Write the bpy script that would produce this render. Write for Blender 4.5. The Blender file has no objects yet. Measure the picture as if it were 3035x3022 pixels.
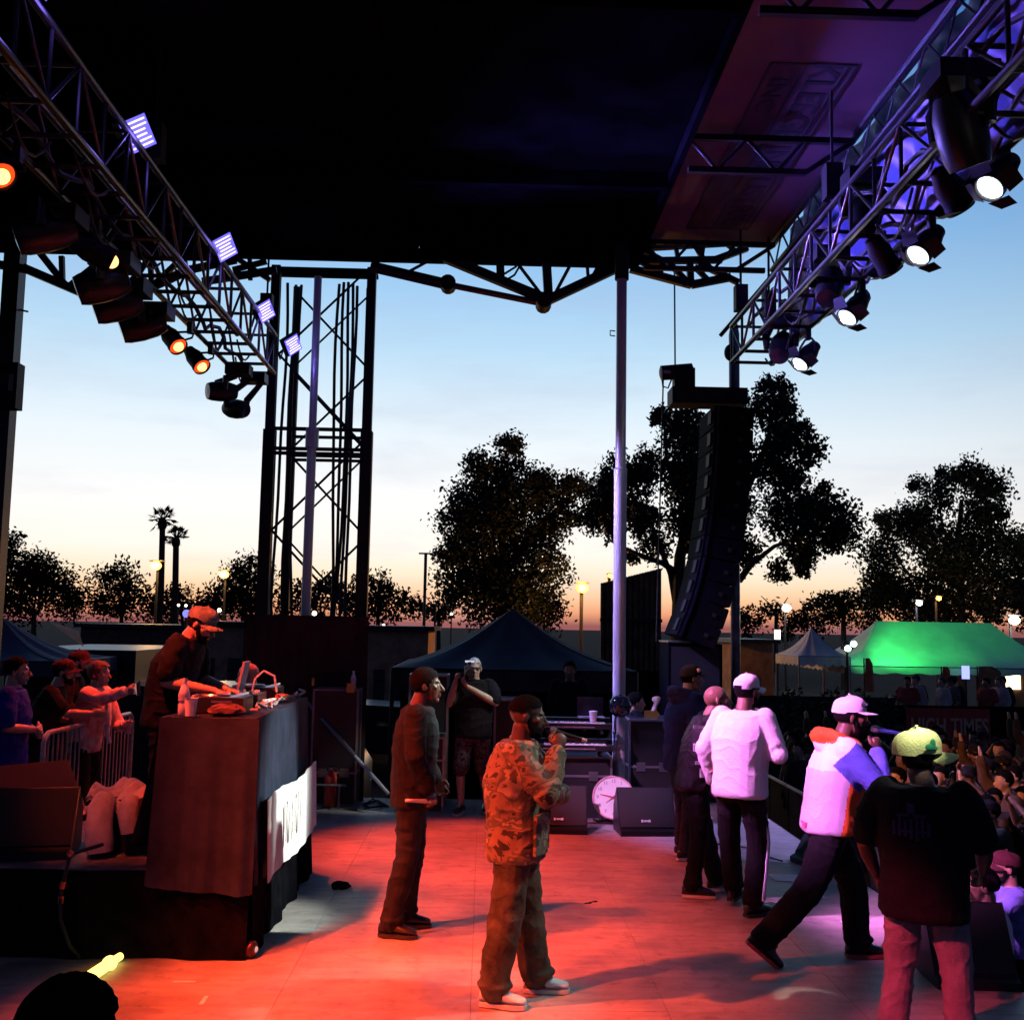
import bpy, math, random
import numpy as np
from mathutils import Vector, Matrix, Quaternion
random.seed(7)
rng = np.random.default_rng(7)
sc = bpy.context.scene
COL = sc.collection
R = math.radians

# ------------------------------------------------------------------ camera
# world: X to the audience (screen right), Y along the stage away from the viewer, Z up, stage floor at 0
FPX, IW, IH = 3200.0, 3035.0, 3022.0
CAM = Vector((0, 0, 2.15))
CROT = Matrix.Rotation(R(-1.39), 3, 'Z') @ Matrix.Rotation(R(90 + 6.06), 3, 'X') @ Matrix.Rotation(R(1.0), 3, 'Z')
cam = bpy.data.cameras.new('camera')
cam.sensor_fit = 'HORIZONTAL'; cam.sensor_width = 36.0; cam.lens = 36.0 * FPX / IW
cam.clip_start = 0.05; cam.clip_end = 2000
cam_o = bpy.data.objects.new('camera', cam); COL.objects.link(cam_o)
cam_o.matrix_world = Matrix.Translation(CAM) @ CROT.to_4x4()
sc.camera = cam_o
def ray(u, v): return CROT @ Vector(((u - IW / 2) / FPX, -(v - IH / 2) / FPX, -1))
def P(u, v, Y):
    d = ray(u, v); return CAM + d * (Y / d.y)
def G(u, v, z=0.0):
    d = ray(u, v); return CAM + d * ((z - CAM.z) / d.z)

# ------------------------------------------------------------------ sky
GROUND_Z = -1.3
world = bpy.data.worlds.new('World'); sc.world = world; world.use_nodes = True
nt = world.node_tree; nt.nodes.clear()
def N(tree, typ, **kw):
    n = tree.nodes.new(typ)
    for k, v in kw.items(): setattr(n, k, v)
    return n
def ramp(tree, stops, interp='LINEAR'):
    n = tree.nodes.new('ShaderNodeValToRGB'); cr = n.color_ramp; cr.interpolation = interp
    while len(cr.elements) > 1: cr.elements.remove(cr.elements[-1])
    cr.elements[0].position = stops[0][0]; cr.elements[0].color = (*stops[0][1], 1)
    for p, c in stops[1:]:
        e = cr.elements.new(p); e.color = (*c, 1)
    return n
def lin(*c):
    return tuple(((x / 255) / 12.92 if x / 255 <= .04045 else ((x / 255 + .055) / 1.055) ** 2.4) for x in c)
L = nt.links
tc = N(nt, 'ShaderNodeTexCoord'); sep = N(nt, 'ShaderNodeSeparateXYZ'); L.new(tc.outputs['Generated'], sep.inputs[0])
# dusk colours by elevation (z of the view direction): sunset band, pale zone, blue overhead
elev = ramp(nt, [(0.0, lin(150, 90, 90)), (0.012, lin(240, 164, 122)), (0.026, lin(252, 206, 160)), (0.042, lin(254, 233, 202)), (0.065, lin(254, 247, 236)),
                 (0.10, lin(250, 249, 247)), (0.165, lin(232, 243, 250)), (0.25, lin(184, 219, 244)), (0.34, lin(138, 190, 238)),
                 (0.48, lin(84, 138, 208)), (0.7, lin(34, 66, 132)), (1.0, lin(12, 24, 60))])
L.new(sep.outputs['Z'], elev.inputs[0])
# the side away from the sunset is deeper blue dusk
east = ramp(nt, [(0.0, lin(34, 32, 52)), (0.1, lin(46, 50, 84)), (0.3, lin(36, 58, 112)), (0.6, lin(18, 36, 84)), (1.0, lin(10, 20, 50))])
L.new(sep.outputs['Z'], east.inputs[0])
dot = N(nt, 'ShaderNodeVectorMath', operation='DOT_PRODUCT'); L.new(tc.outputs['Generated'], dot.inputs[0])
sd = Vector((-0.12, 0.99, 0)).normalized(); dot.inputs[1].default_value = sd
azr = N(nt, 'ShaderNodeMapRange', interpolation_type='SMOOTHSTEP'); azr.inputs['From Min'].default_value = 0.25; azr.inputs['From Max'].default_value = 1.0
L.new(dot.outputs['Value'], azr.inputs['Value'])
mixw = N(nt, 'ShaderNodeMix', data_type='RGBA'); L.new(azr.outputs[0], mixw.inputs['Factor'])
L.new(east.outputs[0], mixw.inputs[6]); L.new(elev.outputs[0], mixw.inputs[7])
# faint streaky clouds
mp = N(nt, 'ShaderNodeMapping'); mp.inputs['Scale'].default_value = (3.0, 3.0, 14.0); L.new(tc.outputs['Generated'], mp.inputs[0])
cn = N(nt, 'ShaderNodeTexNoise'); cn.inputs['Scale'].default_value = 1.6; cn.inputs['Detail'].default_value = 6; cn.inputs['Roughness'].default_value = .6
L.new(mp.outputs[0], cn.inputs['Vector'])
cr_ = ramp(nt, [(0.5, (0, 0, 0)), (0.72, (1, 1, 1))]); L.new(cn.outputs['Fac'], cr_.inputs[0])
cm = N(nt, 'ShaderNodeMath', operation='MULTIPLY'); cm.inputs[1].default_value = 0.2; L.new(cr_.outputs[0], cm.inputs[0])
mixc = N(nt, 'ShaderNodeMix', data_type='RGBA'); L.new(cm.outputs[0], mixc.inputs['Factor'])
L.new(mixw.outputs[2], mixc.inputs[6]); mixc.inputs[7].default_value = (*lin(172, 176, 204), 1)
sky = N(nt, 'ShaderNodeTexSky', sky_type='NISHITA'); sky.sun_disc = False
sky.sun_elevation = R(1.0); sky.sun_rotation = R(-7); sky.air_density = 1.2; sky.dust_density = 1.5
bgs = N(nt, 'ShaderNodeBackground'); L.new(sky.outputs[0], bgs.inputs[0]); bgs.inputs[1].default_value = 0.003
bgr = N(nt, 'ShaderNodeBackground'); L.new(mixc.outputs[2], bgr.inputs[0]); bgr.inputs[1].default_value = 1.06
addw = N(nt, 'ShaderNodeAddShader'); L.new(bgs.outputs[0], addw.inputs[0]); L.new(bgr.outputs[0], addw.inputs[1])
wo = N(nt, 'ShaderNodeOutputWorld'); L.new(addw.outputs[0], wo.inputs[0])
# the sun is down behind the trees: only a trace of warm light left
sun = bpy.data.lights.new('sun', 'SUN'); sun.energy = 0.05; sun.angle = R(6); sun.color = (1, .6, .35)
sun_o = bpy.data.objects.new('sun', sun); COL.objects.link(sun_o)
sun_o.rotation_euler = (R(-89), 0, R(-7) + math.pi * 0)
sun_o.rotation_mode = 'QUATERNION'; sun_o.rotation_quaternion = (-Vector((sd.x, sd.y, .02))).to_track_quat('-Z', 'Y')

vs = sc.view_settings; vs.view_transform = 'Standard'; vs.look = 'None'; vs.exposure = 0.0; vs.gamma = 1.0
vs.use_curve_mapping = False
sc.display_settings.display_device = 'sRGB'
cy = sc.cycles; cy.max_bounces = 5; cy.diffuse_bounces = 2; cy.glossy_bounces = 3; cy.transmission_bounces = 4
cy.caustics_reflective = False; cy.caustics_refractive = False; cy.sample_clamp_indirect = 4.0
cy.use_denoising = True

# ------------------------------------------------------------------ materials
MATS = {}
def mat(name, col, rough=.6, metal=0.0, var=.15, vscale=6.0, bump=0.0, bscale=60.0, col2=None, emit=None, estr=0.0, spec=.5, stretch=None, thr=(.35, .65)):
    if name in MATS: return MATS[name]
    m = bpy.data.materials.new(name); m.use_nodes = True; t = m.node_tree
    b = t.nodes['Principled BSDF']
    b.inputs['Roughness'].default_value = rough; b.inputs['Metallic'].default_value = metal
    b.inputs['Specular IOR Level'].default_value = spec
    co = N(t, 'ShaderNodeTexCoord'); src = co.outputs['Object']
    if stretch:
        mpn = N(t, 'ShaderNodeMapping'); mpn.inputs['Scale'].default_value = stretch; t.links.new(src, mpn.inputs[0]); src = mpn.outputs[0]
    nz = N(t, 'ShaderNodeTexNoise'); nz.inputs['Scale'].default_value = vscale; nz.inputs['Detail'].default_value = 6; nz.inputs['Roughness'].default_value = .62
    t.links.new(src, nz.inputs['Vector'])
    c2 = col2 if col2 else tuple(max(0, c * (1 - 1.6 * var)) for c in col)
    c1 = col if col2 else tuple(min(1, c * (1 + .6 * var)) for c in col)
    rp = ramp(t, [(thr[0], c2), (thr[1], c1)]); t.links.new(nz.outputs['Fac'], rp.inputs[0]); t.links.new(rp.outputs[0], b.inputs['Base Color'])
    if bump:
        n2 = N(t, 'ShaderNodeTexNoise'); n2.inputs['Scale'].default_value = bscale; n2.inputs['Detail'].default_value = 4
        t.links.new(src, n2.inputs['Vector'])
        bp = N(t, 'ShaderNodeBump'); bp.inputs['Strength'].default_value = bump; bp.inputs['Distance'].default_value = .01
        t.links.new(n2.outputs['Fac'], bp.inputs['Height']); t.links.new(bp.outputs[0], b.inputs['Normal'])
    if emit:
        b.inputs['Emission Color'].default_value = (*emit, 1); b.inputs['Emission Strength'].default_value = estr
    MATS[name] = m
    return m
BLACK = mat('black_paint', (.008, .008, .010), .6, var=.3, spec=.25)
STEEL_D = mat('dark_steel', (.022, .022, .026), .5, .4, var=.35, vscale=20)
ALU = mat('aluminium', (.5, .5, .52), .32, 1.0, var=.25, vscale=14, bump=.15, bscale=90)
TRUSS = mat('truss_aluminium', (.075, .072, .075), .36, .8, var=.35, vscale=18)
CABLE = mat('cable_rubber', (.012, .012, .013), .6)
WHITE_P = mat('white_plastic', (.75, .75, .74), .4, var=.05)
GREY_P = mat('grey_plastic', (.2, .2, .21), .45)
BLACK_PL = mat('black_plastic', (.011, .011, .013), .42, var=.2, spec=.35)
GRILLE = mat('speaker_grille', (.018, .016, .016), .8, .0, var=.3, vscale=220, bump=.5, bscale=300)

# ------------------------------------------------------------------ object helpers
def tag(o, label=None, cat=None, group=None, kind=None):
    if label: o['label'] = label
    if cat: o['category'] = cat
    if group: o['group'] = group
    if kind: o['kind'] = kind
    return o
def thing(name, label, cat, loc=(0, 0, 0), rotz=0.0, group=None):
    o = bpy.data.objects.new(name, None); COL.objects.link(o); o.location = loc; o.rotation_euler = (0, 0, rotz)
    o.empty_display_size = .2
    return tag(o, label, cat, group)
def woff(p):
    v = Vector((0, 0, 0))
    while p is not None:
        v += p.location; p = p.parent
    return v
def link(o, parent=None):
    COL.objects.link(o)
    if parent is not None: o.parent = parent
    return o
def copy_tree(o, parent=None):
    c = o.copy(); COL.objects.link(c); c.parent = parent
    for ch in list(o.children): copy_tree(ch, c)
    return c
class MB:
    """collects shapes into one mesh"""
    def __init__(s): s.v = []; s.f = []; s.m = []; s.mi = 0
    def add(s, vs_, fs):
        n = len(s.v); s.v += [tuple(a) for a in vs_]
        for f in fs: s.f.append(tuple(i + n for i in f)); s.m.append(s.mi)
        return s
    def box(s, c, size, rot=None, taper=None):
        hx, hy, hz = size[0] / 2, size[1] / 2, size[2] / 2
        vs_ = [Vector((x * hx, y * hy, z * hz)) for z in (-1, 1) for y in (-1, 1) for x in (-1, 1)]
        if taper: vs_ = [Vector((a.x * (taper if a.z > 0 else 1), a.y * (taper if a.z > 0 else 1), a.z)) for a in vs_]
        if rot is not None: vs_ = [rot @ a for a in vs_]
        c = Vector(c)
        return s.add([a + c for a in vs_], [(0, 2, 3, 1), (4, 5, 7, 6), (0, 1, 5, 4), (2, 6, 7, 3), (0, 4, 6, 2), (1, 3, 7, 5)])
    def b2(s, lo, hi): 
        lo, hi = Vector(lo), Vector(hi); return s.box((lo + hi) / 2, hi - lo)
    def tube(s, pts, rad, seg=8, caps=True):
        pts = [Vector(p) for p in pts]
        if not hasattr(rad, '__len__'): rad = [rad] * len(pts)
        vs_ = []; fs = []; n = len(pts); prev = None
        for i, p in enumerate(pts):
            t = (pts[min(i + 1, n - 1)] - pts[max(i - 1, 0)])
            t = t.normalized() if t.length > 1e-9 else Vector((0, 0, 1))
            if prev is None: a = t.orthogonal().normalized()
            else:
                a = prev - t * prev.dot(t); a = a.normalized() if a.length > 1e-6 else t.orthogonal().normalized()
            prev = a; b = t.cross(a)
            for k in range(seg):
                w = 2 * math.pi * k / seg
                vs_.append(p + (a * math.cos(w) + b * math.sin(w)) * rad[i])
        for i in range(n - 1):
            for k in range(seg):
                k2 = (k + 1) % seg
                fs.append((i * seg + k, i * seg + k2, (i + 1) * seg + k2, (i + 1) * seg + k))
        if caps:
            fs.append(tuple(range(seg))[::-1]); fs.append(tuple((n - 1) * seg + k for k in range(seg)))
        return s.add(vs_, fs)
    def cyl(s, p, q, r, r2=None, seg=12): return s.tube([p, q], [r, r if r2 is None else r2], seg)
    def ell(s, c, rad, rot=None, nu=14, nv=9):
        c = Vector(c); vs_ = []; fs = []
        if not hasattr(rad, '__len__'): rad = (rad,) * 3
        for j in range(nv + 1):
            th = math.pi * j / nv
            for i in range(nu):
                ph = 2 * math.pi * i / nu
                p = Vector((math.sin(th) * math.cos(ph) * rad[0], math.sin(th) * math.sin(ph) * rad[1], math.cos(th) * rad[2]))
                if rot is not None: p = rot @ p
                vs_.append(c + p)
        for j in range(nv):
            for i in range(nu):
                i2 = (i + 1) % nu
                if j == 0: fs.append((i, (j + 1) * nu + i, (j + 1) * nu + i2))
                elif j == nv - 1: fs.append((j * nu + i, (j + 1) * nu + i, j * nu + i2))
                else: fs.append((j * nu + i, (j + 1) * nu + i, (j + 1) * nu + i2, j * nu + i2))
        return s.add(vs_, fs)
    def lathe(s, prof, origin=(0, 0, 0), axis=(0, 0, 1), seg=20, caps=True):
        """prof: list of (radius, distance along axis)"""
        ax = Vector(axis).normalized(); o = Vector(origin)
        a = ax.orthogonal().normalized(); b = ax.cross(a)
        vs_ = []; fs = []
        for r_, h in prof:
            for k in range(seg):
                w = 2 * math.pi * k / seg
                vs_.append(o + ax * h + (a * math.cos(w) + b * math.sin(w)) * max(r_, 1e-5))
        for i in range(len(prof) - 1):
            for k in range(seg):
                k2 = (k + 1) % seg
                fs.append((i * seg + k, i * seg + k2, (i + 1) * seg + k2, (i + 1) * seg + k))
        if caps:
            fs.append(tuple(range(seg))[::-1]); fs.append(tuple((len(prof) - 1) * seg + k for k in range(seg)))
        return s.add(vs_, fs)
    def prism(s, poly, d):
        """poly: 3-D points of a flat outline; d: extrusion vector"""
        d = Vector(d); n = len(poly); poly = [Vector(p) for p in poly]
        vs_ = poly + [p + d for p in poly]
        fs = [tuple(range(n))[::-1], tuple(range(n, 2 * n))] + [(i, (i + 1) % n, (i + 1) % n + n, i + n) for i in range(n)]
        return s.add(vs_, fs)
    def quad(s, a, b, c, d): return s.add([a, b, c, d], [(0, 1, 2, 3)])
    def grid(s, fn, nu, nv):
        vs_ = [fn(i / nu, j / nv) for j in range(nv + 1) for i in range(nu + 1)]
        fs = [(j * (nu + 1) + i, j * (nu + 1) + i + 1, (j + 1) * (nu + 1) + i + 1, (j + 1) * (nu + 1) + i) for j in range(nv) for i in range(nu)]
        return s.add(vs_, fs)
    def mesh(s, name, mats, off=None, smooth=35, normals=True):
        me = bpy.data.meshes.new(name)
        vs_ = s.v if off is None else [(a[0] - off[0], a[1] - off[1], a[2] - off[2]) for a in s.v]
        me.from_pydata(vs_, [], s.f)
        if not isinstance(mats, (list, tuple)): mats = [mats]
        for m in mats: me.materials.append(m)
        if len(mats) > 1: me.polygons.foreach_set('material_index', s.m)
        if normals:
            import bmesh
            bm = bmesh.new(); bm.from_mesh(me); bmesh.ops.recalc_face_normals(bm, faces=bm.faces); bm.to_mesh(me); bm.free()
        if smooth:
            me.polygons.foreach_set('use_smooth', [True] * len(me.polygons)); me.set_sharp_from_angle(angle=R(smooth))
        me.update()
        return me
    def build(s, name, mats, parent=None, world=True, smooth=35, normals=True):
        """world: the shapes were given in world coordinates and are moved into the (unrotated) parent's frame"""
        me = s.mesh(name, mats, woff(parent) if (world and parent is not None) else None, smooth, normals)
        return link(bpy.data.objects.new(name, me), parent)
    def build_top(s, name, mats, label=None, cat=None, group=None, kind=None, base=None, smooth=35):
        me = s.mesh(name, mats, base, smooth)
        o = link(bpy.data.objects.new(name, me))
        if base is not None: o.location = base
        return tag(o, label, cat, group, kind)
_UB = {}
def bar(name, p, q, r, m, parent, seg=8, square=False):
    """a straight tube as an object of its own; all alike tubes share one mesh"""
    key = (m.name, seg, square)
    if key not in _UB:
        b = MB()
        if square: b.box((0, 0, .5), (2, 2, 1))
        else: b.tube([(0, 0, 0), (0, 0, 1)], 1, seg)
        _UB[key] = b.mesh('unit_tube', m)
    p, q = Vector(p), Vector(q); d = q - p
    o = bpy.data.objects.new(name, _UB[key]); link(o, parent)
    off = woff(parent) if parent is not None else Vector((0, 0, 0))
    o.matrix_local = Matrix.Translation(p - off) @ d.to_track_quat('Z', 'Y').to_matrix().to_4x4() @ Matrix.Diagonal((r, r, d.length, 1))
    return o
def text_mesh(name, s, size, m, matrix, parent, extrude=.002, bold=False, sx=1.0):
    cu = bpy.data.curves.new(name, 'FONT'); cu.body = s; cu.size = size; cu.extrude = extrude
    cu.align_x = 'CENTER'; cu.align_y = 'CENTER'; cu.resolution_u = 3
    if bold: cu.offset = size * .02
    t = bpy.data.objects.new(name, cu); COL.objects.link(t)
    me = bpy.data.meshes.new_from_object(t.evaluated_get(bpy.context.evaluated_depsgraph_get()))
    bpy.data.objects.remove(t); me.materials.clear(); me.materials.append(m)
    o = link(bpy.data.objects.new(name, me), parent)
    off = woff(parent) if parent is not None else Vector((0, 0, 0))
    o.matrix_local = Matrix.Translation(-off) @ matrix @ Matrix.Diagonal((sx, 1, 1, 1))
    return o
def frame(o, x, y):
    """4x4 with origin o, local x and y axes"""
    x = Vector(x).normalized(); y = Vector(y); y = (y - x * y.dot(x)).normalized(); z = x.cross(y)
    m = Matrix((x, y, z)).transposed().to_4x4(); m.translation = o
    return m
def spot(parent, loc, target, col, power, deg=40, blend=.6, rad=.08):
    l = bpy.data.lights.new('beam', 'SPOT'); l.energy = power; l.color = col; l.spot_size = R(deg); l.spot_blend = blend; l.shadow_soft_size = rad
    o = link(bpy.data.objects.new('beam', l), parent)
    loc, target = Vector(loc), Vector(target)
    off = woff(parent) if parent is not None else Vector((0, 0, 0))
    o.location = loc - off; o.rotation_mode = 'QUATERNION'; o.rotation_quaternion = (target - loc).to_track_quat('-Z', 'Y')
    return o
def point(parent, loc, col, power, rad=.1):
    l = bpy.data.lights.new('glow', 'POINT'); l.energy = power; l.color = col; l.shadow_soft_size = rad
    o = link(bpy.data.objects.new('glow', l), parent)
    o.location = Vector(loc) - (woff(parent) if parent is not None else Vector((0, 0, 0)))
    return o

# ================================================================== SETTING
def floor_material():
    m = bpy.data.materials.new('stage_plywood'); m.use_nodes = True; t = m.node_tree; b = t.nodes['Principled BSDF']; K = t.links
    geo = N(t, 'ShaderNodeNewGeometry'); src = geo.outputs['Position']
    n1 = N(t, 'ShaderNodeTexNoise'); n1.inputs['Scale'].default_value = 1.3; n1.inputs['Detail'].default_value = 8; n1.inputs['Roughness'].default_value = .65; K.new(src, n1.inputs['Vector'])
    mp1 = N(t, 'ShaderNodeMapping'); mp1.inputs['Scale'].default_value = (1.2, 5, 1); mp1.inputs['Rotation'].default_value = (0, 0, .5); K.new(src, mp1.inputs[0])
    n2 = N(t, 'ShaderNodeTexNoise'); n2.inputs['Scale'].default_value = 2.2; n2.inputs['Detail'].default_value = 5; K.new(mp1.outputs[0], n2.inputs['Vector'])
    n3 = N(t, 'ShaderNodeTexNoise'); n3.inputs['Scale'].default_value = 7; n3.inputs['Detail'].default_value = 9; n3.inputs['Roughness'].default_value = .7; K.new(src, n3.inputs['Vector'])
    r1 = ramp(t, [(.28, (.17, .145, .13)), (.5, (.36, .32, .29)), (.62, (.44, .395, .365)), (.8, (.52, .47, .44))]); K.new(n1.outputs['Fac'], r1.inputs[0])
    r2 = ramp(t, [(.35, (.62, .62, .62)), (.6, (1, 1, 1))]); K.new(n2.outputs['Fac'], r2.inputs[0])
    r3 = ramp(t, [(.33, (.3, .28, .28)), (.47, (1, 1, 1))]); K.new(n3.outputs['Fac'], r3.inputs[0])
    m1 = N(t, 'ShaderNodeMix', data_type='RGBA', blend_type='MULTIPLY'); m1.inputs[0].default_value = .55; K.new(r1.outputs[0], m1.inputs[6]); K.new(r2.outputs[0], m1.inputs[7])
    m2 = N(t, 'ShaderNodeMix', data_type='RGBA', blend_type='MULTIPLY'); m2.inputs[0].default_value = .5; K.new(m1.outputs[2], m2.inputs[6]); K.new(r3.outputs[0], m2.inputs[7])
    K.new(m2.outputs[2], b.inputs['Base Color'])
    rr = ramp(t, [(.3, (.42,) * 3), (.7, (.72,) * 3)]); K.new(n1.outputs['Fac'], rr.inputs[0]); K.new(rr.outputs[0], b.inputs['Roughness'])
    bp = N(t, 'ShaderNodeBump'); bp.inputs['Strength'].default_value = .12; bp.inputs['Distance'].default_value = .01; K.new(n3.outputs['Fac'], bp.inputs['Height']); K.new(bp.outputs[0], b.inputs['Normal'])
    return m
PLY = floor_material()
ASPH = mat('asphalt', (.014, .0135, .0135), .9, var=.4, vscale=.7, bump=.4, bscale=40, spec=.05)
FABRIC_K = mat('black_fabric', (.006, .006, .008), .95, var=.3, vscale=9, bump=.4, bscale=140, spec=.0)
BOOTH = mat('booth_cloth', (.014, .019, .040), .85, var=.3, vscale=5, bump=.4, bscale=140, spec=.2)

MB().b2((-900, -60, GROUND_Z - .5), (900, 900, GROUND_Z)).build_top('ground', ASPH, kind='structure')
# stage floor: sheets of plywood on a black deck
SX0, SX1, SY0, SY1 = -4.47, 3.3, -1.0, 13.64
deck = MB().b2((SX0 - .03, SY0, -.35), (SX1 + .03, SY1, -.02)).build_top('stage_floor', STEEL_D, kind='structure')
pm = MB()
c_, g_ = .012, .0009
w_, l_ = 1.11, 2.44
pm.add([(0 + g_, 0 + g_, -.018), (w_ - g_, g_, -.018), (w_ - g_, l_ - g_, -.018), (g_, l_ - g_, -.018),
        (g_, g_, -.002), (w_ - g_, g_, -.002), (w_ - g_, l_ - g_, -.002), (g_, l_ - g_, -.002),
        (g_ + .003, g_ + .003, 0), (w_ - g_ - .003, g_ + .003, 0), (w_ - g_ - .003, l_ - g_ - .003, 0), (g_ + .003, l_ - g_ - .003, 0)],
       [(0, 1, 5, 4), (1, 2, 6, 5), (2, 3, 7, 6), (3, 0, 4, 7), (4, 5, 9, 8), (5, 6, 10, 9), (6, 7, 11, 10), (7, 4, 8, 11), (8, 9, 10, 11)])
pmesh = pm.mesh('deck_sheet', PLY, smooth=0)
for i in range(7):
    for j in range(6):
        o = link(bpy.data.objects.new('deck_sheet', pmesh), deck)
        o.location = (SX0 + i * 1.11, SY0 + j * 2.44, random.uniform(-.001, .001))
MB().b2((SX1 + .034, SY0, GROUND_Z), (SX1 + .06, SY1, -.03)).build_top('stage_skirt', FABRIC_K, 'black cloth skirt hanging from the front edge of the stage', 'skirt')
MB().b2((SX0, SY1 + .004, GROUND_Z), (SX1, SY1 + .03, -.03)).build_top('stage_skirt', FABRIC_K, 'black cloth skirt closing the far end of the stage under the deck', 'skirt')

# ------------------------------------------------------------------ roof
RZ = 6.78
ROOFD = mat('roof_black_vinyl', (.0035, .0035, .006), .95, var=.4, vscale=2, bump=.3, bscale=8, spec=.0)
roof = thing('stage_roof', 'dark folding stage roof overhead with pale printed wing panel', 'roof', (0, 13.2, RZ))
for k, x0 in enumerate((-9.0, -6.3, -3.6, -.9)):
    MB().b2((x0 + .01, -3, RZ + random.uniform(0, .006)), (x0 + 2.69, 13.25, RZ + .25)).build('roof_panel', ROOFD, roof)
MB().b2((1.8, -3, RZ - .12), (1.86, 13.25, RZ + .25)).build('roof_beam', ROOFD, roof)
for y in (1.0, 4.2, 7.4, 10.6):
    MB().b2((-9, y, RZ - .16), (1.8, y + .09, RZ - .004)).build('roof_beam', ROOFD, roof)
MB().b2((-9, 13.02, RZ - .14), (1.8, 13.2, RZ - .003)).build('roof_beam', ROOFD, roof)
WING = mat('wing_vinyl', (.16, .085, .14), .55, var=.12, vscale=1.2, bump=.12, bscale=3)
wing = MB().b2((1.87, -3, RZ + .08), (3.42, 12.75, RZ + .2)).build('wing_panel', WING, roof)
PRINT = mat('wing_print', (.02, .016, .03), .6, var=.2)
PRINT2 = mat('wing_print_ground', (.08, .05, .075), .6, var=.12, vscale=2)
# printed box and lettering on the underside of the wing panel
zb = RZ + .078
def P_at_z(u, v, z): return G(u, v, z)
yn_, yf_ = G(2390, 190, zb).y, G(2130, 678, zb).y
xa_, xb_ = G(2035, 676, zb).x, G(2222, 672, zb).x
MB().b2((xa_, yn_, zb - .001), (xb_, yf_, zb + .001)).build('print_ground', PRINT2, wing)
xm_ = xa_ + (xb_ - xa_) * .42
for x in (xa_, xm_, xb_ - .07, xb_):
    MB().b2((x - .012, yn_, zb - .006), (x + .012, yf_, zb - .002)).build('print_line', PRINT, wing)
for y in (yn_, yf_):
    MB().b2((xa_, y - .014, zb - .0065), (xb_, y + .014, zb - .0025)).build('print_line', PRINT, wing)
text_mesh('lettering', 'KLEEGE INDUSTRIES', .34, PRINT, frame(Vector(((xm_ + xb_ - .07) / 2, (yn_ + yf_) / 2, zb - .004)), (0, 1, 0), (1, 0, 0)), wing, sx=1.25, bold=True)
text_mesh('lettering', 'INC', .24, PRINT, frame(Vector((xm_ - .17, yn_ + .55, zb - .004)), (0, 1, 0), (1, 0, 0)), wing, sx=1.5, bold=True)
# trusses that carry the wing panel
for y in (G(2300, 35, RZ - .34).y, G(2100, 505, RZ - .34).y, 12.55):
    for dz, x0, x1 in ((-.02, 1.84, 3.42), (-.34, 1.84, 2.95 if y < 12 else 3.3)):
        bar('wing_truss_chord', (x0, y, RZ + dz), (x1, y, RZ + dz), .028, STEEL_D, roof, square=True)
    xs = [1.84, 2.12, 2.4, 2.68, 2.95]
    for a, b in zip(xs[:-1], xs[1:]):
        i = xs.index(a)
        bar('wing_truss_brace', (a, y, RZ - (.34 if i % 2 else .02)), (b, y, RZ - (.02 if i % 2 else .34)), .018, STEEL_D, roof)
    bar('wing_truss_brace', (2.95, y, RZ - .34), (3.42, y, RZ - .02), .022, STEEL_D, roof, square=True)
bar('wing_edge_tube', (3.44, -3, RZ + .05), (3.44, 12.75, RZ + .05), .045, STEEL_D, roof)
bar('wing_edge_tube', (3.44, -3, RZ - .26), (3.44, 12.75, RZ - .26), .03, STEEL_D, roof)
for k in range(26):
    y = -2.7 + k * .6
    bar('wing_edge_brace', (3.44, y, RZ + .05), (3.44, y + .3, RZ - .26), .012, STEEL_D, roof, seg=6)
    bar('wing_edge_brace', (3.44, y + .3, RZ - .26), (3.44, y + .6, RZ + .05), .012, STEEL_D, roof, seg=6)
# truss under the far edge of the roof with its lifting cylinder, set out along Y = 13.1
YF = 13.1
def far(u, v, dy=0.0): return P(u, v, YF + dy)
for (a, b, r_) in [((1272, 745), (1615, 886), .055), ((1608, 897), (1838, 789), .055), ((1480, 700), (1484, 836), .05), ((1616, 720), (1626, 890), .055),
                   ((1512, 752), (1608, 878), .022), ((1728, 715), (1642, 876), .022), ((1735, 715), (1744, 832), .022), ((1822, 712), (1760, 828), .05),
                   ((1490, 760), (1545, 738), .03), ((1210, 806), (1275, 771), .02)]:
    bar('far_truss_bar', far(*a), far(*b), r_, STEEL_D, roof, square=r_ > .04)
bar('lift_cylinder', far(1100, 790, .1), far(1330, 844, .1), .07, BLACK, roof, seg=14)
bar('lift_rod', far(1330, 844, .1), far(1605, 899, .1), .04, mat('chromed_rod', (.10, .05, .055), .3, .6), roof, seg=12)
MB().cyl(far(1328, 843, .1) + Vector((0, -.1, 0)), far(1328, 843, .1) + Vector((0, .1, 0)), .1).build('cylinder_clevis', BLACK, roof)
MB().cyl(far(1612, 896) + Vector((0, -.12, 0)), far(1612, 896) + Vector((0, .16, 0)), .1).build('truss_pin', BLACK, roof)
MB().tube([far(1490, 815), far(1530, 790), far(1545, 755), far(1580, 740)], .014, 6).build('hose', CABLE, roof)
MB().tube([far(1492, 835), far(1525, 815), far(1548, 775), far(1600, 745)], .014, 6).build('hose', CABLE, roof)
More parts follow.
